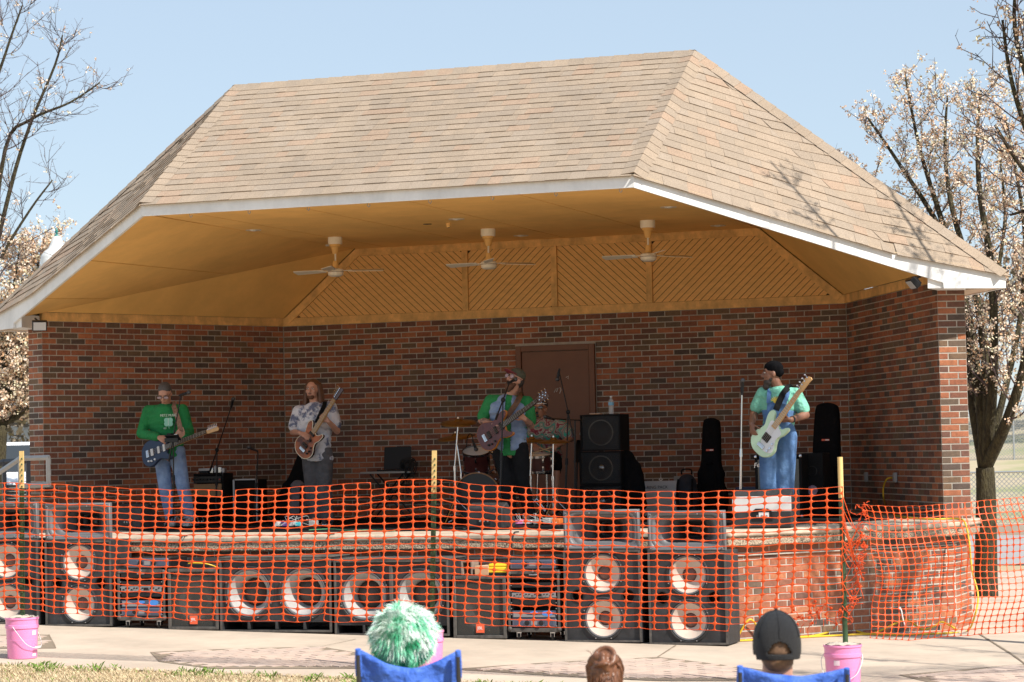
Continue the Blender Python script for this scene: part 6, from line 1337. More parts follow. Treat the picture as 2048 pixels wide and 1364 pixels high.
t = thing('draped_jacket', 'dark jacket draped over something right of the centre speaker stack', 'jacket', fl(1262, -1.6)); m = MB(); m.ell((0, .05, .35), (.17, .14, .36)); m.ell((-.05, .05, .62), (.12, .11, .18)); m.cap((.08, 0, .6), .06, (.16, -.02, .15), .05); build_remesh('cloth', m, .016, 'black_fabric', t, 5); m = MB(); m.cap((-.12, -.02, .62), .055, (-.17, -.05, .2), .045); build_remesh('sleeve', m, .014, 'black_fabric', t, 4)
t = thing('white_carton', 'white cardboard box printed with black letters leaning by the back wall', 'box', fl(1321, -.8)); zc_ = ony(1321, 962, -.8).z; MB().box((0, .06, zc_/2), (.40, .10, zc_)).build('carton', 'carton_white' if 'carton_white' in MAT else mat('carton_white', (.62, .62, .63), .7), t, bevel=.004); text_mesh('E-RING PACK', .05, facing(-.05, .008, zc_-.075), 'lettering', 'panel_black', t); m = MB(); m.tube([(.0, .06, zc_), (-.02, .06, zc_+.02), (0, .06, zc_+.035), (.02, .06, zc_+.02), (0, .06, zc_)], .008, 6); m.build('hang_tab', 'white_paint', t)
c = ony(1358, 958, -.02); t = thing('wall_socket', 'grey wall socket low on the back wall above the dark backpack', 'wall socket', c, world=True); MB().box(c, (.12, .04, .07)).build('box', 'outlet_grey', t, bevel=.004); MB().box(c+V((0, -.022, 0)), (.10, .006, .05)).build('cover', 'outlet_grey', t)
# ---- right: silver-grille amp, small black cabinet
A, B = ony(1512, 1035, -2.6), ony(1606, 1035, -2.6); zt3 = ony(1560, 909, -2.6).z
combo('bass_amplifier', 'large black cabinet with grey grille cloth and script nameplate behind the bass player', B.x-A.x, zt3-.01, .33, V(((A.x+B.x)/2, -2.6, .008)), 0, 'grille_silver', False, 'Fender')
A2, B2 = ony(1608, 1035, -2.3), ony(1634, 1035, -2.3); t = thing('small_cabinet', 'narrow black cabinet with a round badge right of the grey-grilled amplifier', 'speaker cabinet', V(((A2.x+B2.x)/2+.03, -2.3, .008))); hh2 = zt3-.0; MB().box((0, .2, hh2/2), (B2.x-A2.x+.10, .38, hh2)).build('cabinet', 'tolex', t, bevel=.008); MB().lathe([(0, 0), (.055, 0), (.055, .006), (0, .006)], 20, facing(.0, .01, hh2*.42)).build('badge', 'badge_white' if 'badge_white' in MAT else mat('badge_white', (.55, .5, .55), .5, col2=(.25, .08, .2), scale=30), t)
MB().lathe([(.05, 0), (.058, .004), (.05, .008)], 20, facing(0, .01, hh2*.72), cap=False).build('port_ring', 'black_plastic', t)
t = thing('storage_bin', 'dark blue plastic bin on the floor left of the grey-grilled amplifier', 'bin', fl(1497, -2.2)+V((0, .15, .008))); MB().box((0, 0, .16), (.24, .3, .32), taper=(1.06, 1.06)).build('tub', 'bin_blue' if 'bin_blue' in MAT else mat('bin_blue', (.02, .035, .09), .5), t, bevel=.008); MB().box((0, 0, .33), (.27, .33, .025)).build('lid', 'bin_blue', t, bevel=.006)
# ---- wedges
c = fl(283, -3.75); wedge('stage_wedge', 'black floor monitor wedge at the feet of the green-shirted guitarist', .48, .30, .34, c+V((-.03, 0, .009)), R(-22))
c = fl(984, -4.75); wedge('stage_wedge', 'black floor monitor wedge at the singer\'s feet', .42, .27, .34, c+V((0, 0, .009)), R(-8))
c = fl(1531, -5.42, 1056); wedge('stage_wedge', 'floor monitor wedge with a silver front at the bass player\'s feet', .57, .37, .36, c+V((0, 0, .009)), R(4), 'silver')
# ---- pedal boards and leads
mat('pedal_white', (.45, .44, .43), .4); mat('pedal_violet', (.16, .08, .28), .4); mat('pedal_orange', (.65, .16, .03), .4); mat('pedal_grey', (.30, .29, .27), .45); mat('cable_white', (.38, .38, .37), .5); mat('cable_green', (.10, .34, .16), .5); mat('pedal_pink', (.70, .22, .45), .4)
def pedalboard(label, loc, w, d, cols, rz=0, seed=1, wires='cable_white'):
    random.seed(seed); t = thing('pedalboard', label, 'pedalboard', loc, rz, 'guitar pedalboards along the stage edge'); MB().box((0, 0, .02), (w, d, .03), Mx.Rotation(R(6), 3, 'X')).build('board', 'black_metal', t, bevel=.004)
    n = len(cols)
    for i, c in enumerate(cols):
        x = -w/2+w*(i+.5)/n; h = random.uniform(.04, .06); p = MB().box((x, random.uniform(-.02, .03), .04+h/2), (w/n*.82, d*.55, h)).build('pedal', c, t, bevel=.006)
        for k in (-1, 1): MB().lathe([(.009, 0), (.008, .014), (0, .014)], 8, Mx.Translation((x+k*w/n*.2, .05, .04+h))).build('knob', 'black_plastic' if c != 'black_plastic' else 'pedal_white', p)
        MB().lathe([(.010, 0), (.010, .01), (0, .012)], 8, Mx.Translation((x, -.05, .04+h))).build('footswitch', 'chrome', p)
    for k in range(5): x0, x1 = random.uniform(-w/2, w/2), random.uniform(-w/2, w/2); MB().tube(cr_path([(x0, .04, .09), (x0, -.02, .15), ((x0+x1)/2, -.09, .10), (x1, -.11, .05), (x1, -.03, .07)]), .0026, 5).build('patch_cable', wires, t)
    return t
pedalboard('pedalboard with curled white leads at the feet of the green-shirted guitarist', fl(372, -4.05, 1062)+V((0, 0, .010)), .42, .26, ['pedal_grey', 'black_plastic', 'pedal_white', 'black_plastic'], R(-6), 3)
pedalboard('wide pedalboard of white, violet and blue pedals before the grey-shirted guitarist', fl(592, -4.6, 1062)+V((0, 0, .010)), .50, .24, ['pedal_white', 'pedal_violet', 'pedal_white', 'pedal_teal', 'black_plastic', 'pedal_grey'], R(4), 5)
pedalboard('pedalboard with tangled leads and an orange-sided unit right of the singer\'s wedge', fl(1078, -4.85, 1060)+V((0, 0, .010)), .50, .26, ['pedal_pink', 'pedal_white', 'pedal_grey', 'pedal_grey', 'pedal_orange'], R(3), 8)
def lead(label, pts, material, r=.005):
    P = [onz(x, y, z) if z is not None else None for x, y, z in pts]; t = thing('lead', label, 'cable', P[0], world=True); MB().tube(cr_path(P, 6), r, 6).build('cable', material, t)
lead('green and orange lead lying on the slab behind the wide pedalboard', [(618, 1060, .018), (660, 1058, .016), (700, 1061, .014), (745, 1060, .014), (790, 1062, .014)], 'cable_green')
lead('black lead looping over the slab edge above the left grille speaker', [(388, 1068, .012), (372, 1071, .012), (368, 1076, .006)], 'rubber')
for (x, la) in ((371, 'black cable hanging from the slab down to the left grille speaker'), (1034, 'thick black cable hanging from the slab behind the yellow toolbox'), (665, 'pair of black cables dropping from the slab behind the subwoofers')):
    a = ony(x+3, 1068, -6.10); a.z = .012; e = V((a.x, -6.225, .008)); P = [a, e, V((a.x-.01, -6.25, -.05)), V((a.x-.05, -6.24, -.22)), V((a.x-.12, -6.24, -.42))]; t = thing('hanging_cable', la, 'cable', a, world=True); MB().tube(cr_path(P, 5), .008, 6).build('cable', 'rubber', t)
# ================================================================ drum kit
mat('shell_red', (.075, .018, .016), .3, coat=.3, var=.3, scale=10); mat('drumhead_black', (.012, .012, .013), .4); mat('drumhead', (.62, .60, .56), .5); mat('hoop_wood', (.30, .13, .04), .35); mat('bronze', (.24, .15, .055), .32, metal=.9, var=.2, scale=12)
def drum(name, label, c, axis, r, d, head='drumhead', lugs=8, hoop='chrome', legs=None):
    c = V(c); ax = V(axis).normalized(); t = thing(name, label, 'drum', c, world=True); T = frame(c, ax.orthogonal(), ax)
    MB().lathe([(r, -d/2), (r, d/2)], 32, T, cap=False).build('shell', 'shell_red', t)
    for s in (-1, 1):
        MB().lathe([(r*1.0, s*(d/2-.012)), (r*1.045, s*(d/2-.012)), (r*1.045, s*(d/2+.014)), (r*1.0, s*(d/2+.014))], 32, T, cap=False).build('hoop', hoop, t); MB().lathe([(0, s*(d/2+.004)), (r*1.01, s*(d/2+.001))], 32, T, cap=False).build('drumhead', head, t)
    for i in range(lugs):
        a = 2*math.pi*i/lugs
        for z in (-1, 1):
            m = MB(); m.lathe([(.0, -.028), (.012, -.024), (.014, 0), (.012, .024), (0, .028)], 8, T @ Mx.Translation((r*1.02*math.cos(a), r*1.02*math.sin(a), z*d*.26))); m.rod(T @ V((r*1.035*math.cos(a), r*1.035*math.sin(a), z*d*.26)), T @ V((r*1.035*math.cos(a), r*1.035*math.sin(a), z*(d/2+.01))), .004, n=6); m.build('lug', 'chrome', t)
    for p in legs or []:
        m = MB(); m.rod(p[0], p[1], .009, n=8); m.build('leg', 'chrome', t)
    return t
Yd = -2.45; bc = ony(965, 990, Yd); r_b = .27; bc.z = r_b+.025
L_ = [(bc+V((s*.2, -.05, -.18)), V((bc.x+s*.36, bc.y-.16, .012))) for s in (-1, 1)]
drum('bass_drum', 'dark red bass drum with black head and wooden hoop behind the singer', bc, (.06, -1, 0), r_b, .40, 'drumhead_black', 8, 'hoop_wood', L_)
tc = ony(953, 921, Yd-.02); dt = drum('rack_tom', 'dark red rack tom with chrome lugs above the bass drum', tc, (.1, -.35, .94), .155, .22, 'drumhead', 6, legs=[(tc+V((.10, .06, -.05)), bc+V((.02, .06, r_b-.02)))])
tc2 = ony(1012, 915, Yd+.0); drum('rack_tom', 'second rack tom half hidden behind the singer\'s waist', tc2, (-.1, -.35, .94), .15, .20, 'drumhead', 6, legs=[(tc2+V((-.10, .06, -.05)), bc+V((.05, .06, r_b-.03)))])
sn = ony(1072, 926, -2.25); drum('snare_drum', 'wooden-shelled snare drum between singer and drummer', sn, (.03, -.12, 1), .18, .17, 'drumhead', 8, legs=[(sn+V((.02, .0, -.05)), V((sn.x, sn.y, .25))), (V((sn.x, sn.y, .26)), V((sn.x+.22, sn.y-.08, .01))), (V((sn.x, sn.y, .26)), V((sn.x-.2, sn.y-.08, .01))), (V((sn.x, sn.y, .26)), V((sn.x, sn.y+.24, .01)))])
def cymbal(label, c, axis, r, base, hat=False):
    c = V(c); base = V(base); t = thing('cymbal_stand', label, 'cymbal', base, world=True); T = frame(c, V(axis).orthogonal(), axis); MB().lathe([(r, -.012), (r*.6, .004), (r*.25, .014), (r*.17, .034), (.02, .042), (0, .042)], 36, T, cap=False).build('cymbal', 'bronze', t).modifiers.new('th', 'SOLIDIFY').thickness = .002
    if hat: MB().lathe([(r, -.018), (r*.5, -.032), (0, -.04)], 36, T, cap=False).build('lower_cymbal', 'bronze', t)
    MB().lathe([(0, .04), (.014, .04), (.012, .06), (0, .06)], 10, T).build('wing_nut', 'chrome', t); m = MB(); m.rod(base+V((0, 0, .1)), V((base.x, base.y, c.z*.55)), .014, n=10); m.rod(V((base.x, base.y, c.z*.55)), c, .009, n=8); m.build('pole', 'chrome', t); MB().rod(V((base.x, base.y, c.z*.52)), V((base.x, base.y, c.z*.57)), .02, n=10).build('clamp', 'chrome', t)
    for k in range(3): MB().rod(base+V((0, 0, .28)), base+V((.26*math.cos(k*2.1+.4), .26*math.sin(k*2.1+.4), .012)), .010, n=8).build('leg', 'chrome', t)
b = fl(912, -2.75); cymbal('upper crash cymbal on a chrome stand left of the singer', ony(917, 844, -2.75), (.05, -.22, 1), .21, b)
b = fl(925, -2.35); cymbal('lower ride cymbal on a chrome stand left of the drums', ony(912, 873, -2.35), (-.06, -.2, 1), .22, b)
b = fl(1063, -2.75); cymbal('hi-hat cymbals on a chrome stand right of the singer', ony(1064, 880, -2.75), (0, -.1, 1), .16, b, True)
b = fl(1108, -2.9); cymbal('flat cymbal on a chrome stand in front of the drummer', ony(1107, 882, -2.9), (.03, -.1, 1), .19, b)
t = thing('drum_microphone', 'black clip-on microphone bending over the rack tom', 'microphone', ony(950, 900, Yd-.1), world=True); mic(t, ony(950, 893, Yd-.15), (.2, .3, -.8)); MB().tube(cr_path([ony(948, 888, Yd-.15), ony(942, 868, Yd-.1), ony(935, 875, Yd), ony(932, 905, Yd+.05)]), .006, 6).build('gooseneck', 'black_metal', t)
c = V((ony(1092, 930, Y4+.1).x, Y4+.12, 0)); zs_ = ony(1092, 916, Y4+.1).z-.12; t = thing('drum_throne', 'round black drum stool under the drummer', 'stool', c); MB().lathe([(0, zs_-.07), (.16, zs_-.07), (.17, zs_-.03), (.16, zs_), (0, zs_+.005)], 24).build('seat', 'black_fabric', t); MB().rod((0, 0, .1), (0, 0, zs_-.06), .014, n=10).build('post', 'chrome', t)
for k in range(3): MB().rod((0, 0, .22), (.24*math.cos(k*2.1), .24*math.sin(k*2.1), .012), .010, n=8).build('leg', 'chrome', t)
# cables lying about the floor
random.seed(21)
for i, (xa, ya, xb, yb, la) in enumerate(((420, 1052, 560, 1056, 'black lead lying across the carpet left of the wide pedalboard'), (880, 1054, 940, 1058, 'black lead curling left of the singer\'s wedge'), (1040, 1059, 1120, 1061, 'black lead coiled in front of the singer\'s pedalboard'), (1600, 1048, 1680, 1046, 'black lead lying right of the silver-fronted wedge'))):
    n = 7; P = [onz(xa+(xb-xa)*k/n+random.uniform(-8, 8), ya+(yb-ya)*k/n+random.uniform(-1.6, 1.6), .013) for k in range(n+1)]; t = thing('floor_lead', la, 'cable', P[0], world=True); MB().tube(cr_path(P, 5), .006, 6).build('cable', 'rubber', t)
# ================================================================ spectators in the foreground
FH = V((FW.x, FW.y, 0)).normalized(); RH = V((RT.x, RT.y, 0)).normalized()
mat('chair_blue', (.045, .13, .52), .7, var=.12, scale=9, bump=1., bscale=9, bdist=.05); mat('chair_tube', (.05, .05, .055), .4, metal=.4)
def camp_chair(label, A, B, sag, bulge):
    """folding chair seen from behind; A, B = top corners of the back"""
    g = -1.0; c = (A+B)/2; t = thing('camp_chair', label, 'camping chair', V((c.x, c.y, g)), world=True, group='blue folding camp chairs'); X = (B-A); w = X.length; X.normalize(); top = (A.z+B.z)/2-g
    m = MB(); NU, NV = 24, 16; P = []
    for j in range(NV+1):
        v = j/NV
        for i in range(NU+1):
            u = i/NU; e = math.sin(math.pi*u); q = A.lerp(B, u)+V((0, 0, -v*(top-.44)))+FH*(.05+.13*v)*1.0
            q += V((0, 0, -sag*e**1.2*(1-v)**2)) - FH*(bulge*e*math.sin(math.pi*min(1, v*.8+.12))) + FH*(.012*math.sin(u*19+v*5)*e*(1-v)) - FH*.01*math.sin(u*9-v*14)*e
            if i in (0, NU): q += V((0, 0, 0))
            P.append(q)
    m.add(P, [(j*(NU+1)+i, j*(NU+1)+i+1, (j+1)*(NU+1)+i+1, (j+1)*(NU+1)+i) for j in range(NV) for i in range(NU)]); bk = m.build('back_panel', 'chair_blue', t, sharp=0); bk.modifiers.new('th', 'SOLIDIFY').thickness = .006
    for a in (A, B):   # sleeve pockets over the posts
        m = MB(); m.tube([a+V((0, 0, .004)), a+V((0, 0, -.05))+FH*.012, a+V((0, 0, -.11))+FH*.025], [.012, .015, .014], 12); m.build('post_sleeve', 'chair_blue', bk)
        m = MB(); m.rod(a+V((0, 0, -.02))+FH*.0, V((a.x, a.y, g+.02))+FH*.16, .010, n=10); m.build('rear_post', 'chair_tube', t)
    s0, s1 = A+V((0, 0, -(top-.42)))+FH*.15, B+V((0, 0, -(top-.42)))+FH*.15; s2, s3 = s1+FH*.44+V((0, 0, .05)), s0+FH*.44+V((0, 0, .05))
    m = MB(); n = 8
    P = [s0.lerp(s1, i/n).lerp(s3.lerp(s2, i/n), j/n)-V((0, 0, .05*math.sin(math.pi*i/n))) for j in range(n+1) for i in range(n+1)]
    m.add(P, [(j*(n+1)+i, j*(n+1)+i+1, (j+1)*(n+1)+i+1, (j+1)*(n+1)+i) for j in range(n) for i in range(n)]); m.build('seat', 'chair_blue', t, sharp=0).modifiers.new('th', 'SOLIDIFY').thickness = .006
    for p, q in ((s0, s2), (s1, s3), (s0, s3), (s1, s2)):
        MB().rod(V((p.x, p.y, g+.01)), q, .009, n=8).build('leg', 'chair_tube', t)
    for a, b in ((s0, s3), (s1, s2)):
        m = MB(); m.hexa([a+V((0, 0, .24))-X*.03, a+V((0, 0, .24))+X*.03, b+V((0, 0, .20))+X*.03, b+V((0, 0, .20))-X*.03]+[q+V((0, 0, .012)) for q in (a+V((0, 0, .24))-X*.03, a+V((0, 0, .24))+X*.03, b+V((0, 0, .20))+X*.03, b+V((0, 0, .20))-X*.03)]); m.build('armrest', 'chair_blue', t, fix=True); MB().rod(V((b.x, b.y, g+.01)), b+V((0, 0, .2)), .009, n=8).build('leg', 'chair_tube', t)
    return t
def sitter(label, hc, hsize, skin, shirtm, neckdrop=.15, tw=.17, lean=.0):
    """seated person seen from behind; hc = head centre"""
    g = -1.0; hip = hc+FH*.10; hip.z = g+.47; t = thing('person', label, 'person', V((hip.x, hip.y, g)), world=True); H = Head(hc, FH, (0, 0, 1), hsize); m = MB(); H.skull(m); H.face(t)
    k = hsize; sh = hc+V((0, 0, -.235*k))+FH*.02; L, R_ = sh-RH*tw, sh+RH*tw; hl, hr = hip-RH*.10, hip+RH*.10
    m.cap(H.p(0, -.02, -.06), .056*k, sh+V((0, 0, .05)), .062*k); torso(m, L, R_, hl, hr, .095*k)
    J = {'shL': L, 'shR': R_, 'hipL': hl, 'hipR': hr}
    for s, sg, a, h in (('L', -1, L, hl), ('R', 1, R_, hr)):
        e = a+V((0, 0, -.24))+FH*.06-V((0, 0, 0))+RH*sg*.05; w_ = e+FH*.22+V((0, 0, .02)); w_.z = max(w_.z, hip.z+.10); J['el'+s], J['wr'+s] = e, w_; limbs(m, [a, e, w_], [.05*k, .042*k, .03*k]); hand(m, w_, FH, (0, 0, 1), -RH*sg, 30, .95)
        kn = h+FH*.42+RH*sg*.05; kn.z = g+.50; an = kn+FH*.08; an.z = g+.10; J['kn'+s], J['an'+s] = kn, an; limbs(m, [h, kn, an], [.085*k, .058*k, .042*k])
    b = build_remesh('body', m, .011, skin, t, 3); shirt(t, J, shirtm, .115*k, 1.08, sleeve=.6, hem=.98, rs=(.075*k, .07*k)); m = MB(); m.cap(hl, .10*k, hr, .10*k)
    for s in 'LR': limbs(m, [J['hip'+s], J['kn'+s], J['an'+s]], [.10*k, .075*k, .06*k])
    build_remesh('trousers', m, .014, 'jeans', t)
    for s in 'LR':
        a = J['an'+s]; q = a+FH*.16; m = MB(); m.cap(V((a.x, a.y, g+.05)), .05, V((q.x, q.y, g+.04)), .038); build_remesh('shoe', m, .014, 'shoe_dark', t)
    return t, H, b
mat('shirt_white', (.70, .70, .70), .8); mat('cap_mesh', (.018, .018, .020), .55, spec=.35, bump=.8, bscale=380); mat('shirt_navy', (.03, .04, .08), .85)
# furry hat
A, B = ond(716, 1300, 10.5), ond(916, 1303, 10.5); camp_chair('blue camp chair with a deeply sagging back, under the furry green hat', A, B, .075, .055)
hc = ond(808, 1283, 10.78); t, H, bd = sitter('spectator in a furry mint-green hat sitting in the left blue chair', hc, 1.0, 'skin', 'tee_green')
mat('fur_mint', (.24, .62, .42), .9, spec=.2, var=.2, scale=12); mat('fur_white', (.72, .82, .74), .9, spec=.2); mat('fur_green', (.05, .42, .20), .9, spec=.2); random.seed(31)
m = MB(); c = ond(806, 1270, 10.74); rx, ry, rz_ = .127, .125, .122; m.ell(c, (rx*.93, ry*.93, rz_*.93), n=24); hat = m.build('furry_hat', 'fur_mint', bd)
from mathutils import noise
m = MB()
for k in range(8500):
    z = random.uniform(-.97, 1); a = random.uniform(0, 2*math.pi); r_ = math.sqrt(1-z*z); n = V((r_*math.cos(a), r_*math.sin(a), z)); p = c+V((n.x*rx, n.y*ry, n.z*rz_))*.93
    sw_ = V((noise.noise(n*2.3+V((3, 0, 0))), noise.noise(n*2.3+V((0, 7, 0))), noise.noise(n*2.3+V((0, 0, 5)))))
    d = (n*.75+sw_*1.0+V((random.gauss(0, .22), random.gauss(0, .22), -.35))).normalized(); L = random.uniform(.025, .056)*(1+.5*noise.noise(n*4)); s = d.orthogonal().normalized()*random.uniform(.0012, .0026); q = p+d*L*.5; e = q+(d+V((0, 0, -.7))).normalized()*L*.5; hi = .5+.33*z+1.0*noise.noise(n*3.1+V((9, 2, 4)))+random.gauss(0, .16); mi = 1 if hi > .52 else (0 if hi > .08 else 2)
    m.add([p-s, p+s, q+s*.8, q-s*.8, e], [(0, 1, 2, 3), (3, 2, 4)], mi)
m.build('fur', ['fur_mint', 'fur_white', 'fur_green'], hat, sharp=0)['kind'] = 'stuff'
# black cap
A, B = ond(1480, 1334, 10.3), ond(1694, 1338, 10.3); camp_chair('blue camp chair in front of the right bucket, under the black cap', A, B, .035, .06)
hc = ond(1553, 1291, 10.45); t, H, bd = sitter('spectator in a black mesh cap and white shirt sitting in the right blue chair', hc, 1.12, 'skin', 'shirt_white')
m = MB(); H.ell(m, (0, -.025, -.004), (.0755, .088, .080)); H.ell(m, (0, -.052, -.055), (.058, .045, .040)); build_remesh('hair', m, .007, 'hair_short' if 'hair_short' in MAT else mat('hair_short', (.14, .075, .04), .6, var=.4, scale=60), bd, 2)
Tc = Mx.Translation(H.c) @ H.M.to_4x4() @ Mx.Diagonal((H.k, H.k, H.k, 1)) @ Mx.Translation((0, -.014, 0)) @ Mx.Diagonal((1, 1.2, 1, 1))
pr = [(.0855, -.046), (.0875, -.03), (.089, -.012), (.0895, .005), (.0885, .022), (.0865, .04), (.083, .058), (.077, .075), (.068, .092), (.056, .107), (.040, .119), (.022, .127), (.006, .130), (0, .1305)]
pr = [(a[0]+(b[0]-a[0])*k/3, a[1]+(b[1]-a[1])*k/3) for a, b in zip(pr, pr[1:]) for k in range(3)]+[pr[-1]]
m = MB().lathe(pr, 72, Tc, cap=False); me = m.mesh('cap', 'cap_mesh', OFF[bd], sharp=0); bm = bmesh.new(); bm.from_mesh(me); Mi = H.M.transposed(); kl = []
for f in bm.faces:
    q = (Mi @ (f.calc_center_median()+OFF[bd]-H.c))/H.k
    if (q.y < -.05 and (q.x/.043)**2+((q.z+.026)/.046)**2 < 1 and q.z > -.026) or (q.y > .0 and q.z < -.01) or (q.y > -.05 and q.z < -.030): kl.append(f)
bmesh.ops.delete(bm, geom=kl, context='FACES'); bm.to_mesh(me); bm.free(); cp2 = link('cap', me, bd); cp2.modifiers.new('th', 'SOLIDIFY').thickness = .004
m = MB(); m.ell(H.p(0, -.014, .131), .008*H.k, n=8); m.build('top_button', 'cap_mesh', cp2)
for a in range(6):      # panel seams
    an = R(30+60*a); m = MB(); m.tube([Tc @ V(((r_+.001)*math.cos(an), (r_+.001)*math.sin(an), z_)) for r_, z_ in pr[14:-1]], .0022, 5); m.build('seam', 'cap_mesh', cp2)
m = MB(); pts = [(-.075, .07, .02), (-.06, .15, .01), (0, .18, .012), (.06, .15, .01), (.075, .07, .02)]; m.add([H.p(*q) for q in pts]+[H.p(q[0], q[1], q[2]-.006) for q in pts], [(0, 1, 2, 3, 4), (9, 8, 7, 6, 5)]+[(i, i+5, (i+1) % 5+5, (i+1) % 5) for i in range(5)]); m.build('brim', 'cap_mesh', cp2, fix=True)
# child with a bun
hc = ond(1209, 1351, 10.6); t, H, bd = sitter('low-sitting spectator between the two chairs, only a brown bun in view', hc, .84, 'skin', 'shirt_navy', tw=.13)
m = MB(); H.ell(m, (0, -.02, .02), (.084, .100, .100)); build_remesh('hair', m, .008, 'hair_bun' if 'hair_bun' in MAT else mat('hair_bun', (.16, .065, .032), .45, var=.5, scale=40, stretch=(3, 3, 1)), bd, 2)
m = MB(); random.seed(9)
for k in range(16):
    a0 = random.uniform(0, 6); r0 = random.uniform(.025, .05); cc = H.p(random.uniform(-.03, .04), -.06+random.uniform(-.025, .02), .082+random.uniform(-.03, .02)); ax = V((random.gauss(0, 1), random.gauss(0, 1), random.gauss(0, 1))).normalized(); e = ax.orthogonal().normalized(); f = ax.cross(e)
    m.tube([cc+(e*math.cos(a0+a)+f*math.sin(a0+a))*r0 for a in [5.0*i/12 for i in range(13)]], [.004]+[.0105]*11+[.004], 8)
mm_ = MB()
for k in range(130):     # combed-up locks
    a = random.uniform(-2.9, 2.9); top_ = H.p(.01+random.gauss(0, .02), -.05, .105); lo_ = H.p(.085*math.sin(a), -.02-.10*math.cos(a), random.uniform(-.07, .02)); mid2 = (top_+lo_)/2; mid2 = H.c+(mid2-H.c).normalized()*.103*H.k; mm_.tube(cr_path([lo_, mid2, top_], 4), [.0015]+[.0032]*7+[.002], 5)
mm_.build('locks', 'hair_bun', bd)['kind'] = 'stuff'
bn = build_remesh('bun', m, .006, 'hair_bun', bd, 1)
m = MB()
for k in range(60):
    p = H.p(random.uniform(-.06, .07), random.uniform(-.09, 0), random.uniform(.04, .11)); d = V((random.gauss(0, .6), random.gauss(0, .6), 1)).normalized(); m.tube([p, p+d*.018, p+d*.028+V((random.gauss(0, .008), 0, -.002))], [.0014, .001, .0005], 4)
m.build('loose_hairs', 'hair_bun', bn)['kind'] = 'stuff'
# ================================================================ trees
mat('bark', (.026, .021, .017), .95, col2=(.10, .085, .045), scale=7, bump=1., bscale=16, stretch=(4, 4, 1), bdist=.04, spec=.15); mat('twig', (.085, .058, .055), .85, var=.2, scale=10)
BLO = []
for i, c in enumerate([(.75, .64, .52), (.72, .53, .39), (.62, .39, .23), (.65, .60, .42)]): mat('blossom_%d' % i, c, .8, spec=.2); BLO.append('blossom_%d' % i)
def branch(m, pts, r0, r1, n):
    P = cr_path(pts, 4); L = len(P); m.tube(P, [r0+(r1-r0)*(i/(L-1))**.8 for i in range(L)], n); return P
def blossom(m, p, r, rnd, w=(5, 3, 2, 2)):
    mi = rnd.choices(range(4), w)[0]
    for k in range(7):
        c = p+V((rnd.gauss(0, r*.55), rnd.gauss(0, r*.55), rnd.gauss(0, r*.5))); u = V((rnd.gauss(0, 1), rnd.gauss(0, 1), rnd.gauss(0, 1))).normalized(); e = u.orthogonal().normalized()*r*rnd.uniform(.28, .5); f = u.cross(e)
        m.add([c+e, c+f, c-e, c-f], [(0, 1, 2, 3)], mi if rnd.random() < .7 else rnd.randrange(4))
def tree(name, label, trunk, limbs_, seed, side=9, twigs=5, bl=1., spread=.9, r_tr=.12, twl=.32, group=None, br=.034, upb=.7):
    """trunk: list of points; limbs_: list of (start index point, [points], r0)"""
    rnd = random.Random(seed); base = V(trunk[0]); t = thing(name, label, 'tree', base, world=True, group=group); m = MB(); branch(m, trunk, r_tr, r_tr*.72, 12); to = m.build('trunk', 'bark', t, sharp=0); bm_ = MB(); tw = MB(); bs = MB()
    for pts, r0 in limbs_:
        P = branch(bm_, pts, r0, .012, 8); L = len(P); tot = sum((P[i+1]-P[i]).length for i in range(L-1))
        ns = max(3, int(side*tot/3.0))
        for k in range(ns):
            f = .22+.78*(k+rnd.random())/ns; i = min(L-2, int(f*(L-1))); p = P[i]; ax = (P[i+1]-P[i]).normalized(); rad = V((rnd.gauss(0, 1), rnd.gauss(0, 1), rnd.gauss(0, .6))); rad = (rad-ax*rad.dot(ax)).normalized()
            ln = spread*(1.15-f*.75)*rnd.uniform(.6, 1.15); d = (ax*.75+rad*.8).normalized(); q1 = p+d*ln*.4; d2 = (d*.8+V((0, 0, upb*.6))+V((rnd.gauss(0, .2), rnd.gauss(0, .2), 0))).normalized(); q2 = q1+d2*ln*.6; rs = max(.006, .020*(1.1-f)); S = branch(tw, [p, q1, q2], rs, .0035, 5); bl_pts = [q2]
            for w_ in range(twigs):
                g = .15+.85*(w_+rnd.random())/twigs; j = min(len(S)-2, int(g*(len(S)-1))); a = S[j]; dd = ((S[j+1]-S[j]).normalized()*.6+V((rnd.gauss(0, .7), rnd.gauss(0, .7), rnd.gauss(.35, .4)))).normalized(); ll = twl*rnd.uniform(.5, 1.2); b1 = a+dd*ll*.5; b2 = b1+(dd+V((rnd.gauss(0, .35), rnd.gauss(0, .35), rnd.gauss(.15, .3)))).normalized()*ll*.5; tw.tube([a, b1, b2], [.0048, .0036, .002], 4)
                for e in (b1, b2, (a+b1)/2, (b1+b2)/2):
                    if rnd.random() < bl: blossom(bs, e+V((rnd.gauss(0, .02), rnd.gauss(0, .02), rnd.gauss(0, .02))), br*rnd.uniform(.7, 1.25), rnd)
                for e in range(2): s0 = b1.lerp(b2, rnd.random()); s1 = s0+V((rnd.gauss(0, .05), rnd.gauss(0, .05), rnd.gauss(.03, .04))); tw.rod(s0, s1, .003, .0015, 3); (rnd.random() < bl*.7) and blossom(bs, s1, br*rnd.uniform(.6, 1), rnd)
    bm_.build('limbs', 'bark', t, sharp=0); c = tw.build('twigs', 'twig', t, sharp=0); c['kind'] = 'stuff'; c = bs.build('crown', BLO, t, sharp=0); c['kind'] = 'stuff'
    return t
base = ong(1972, 1192); YT = base.y
q = lambda x, y, dy=0: ony(x, y, YT+dy)
fork = q(1970, 935)
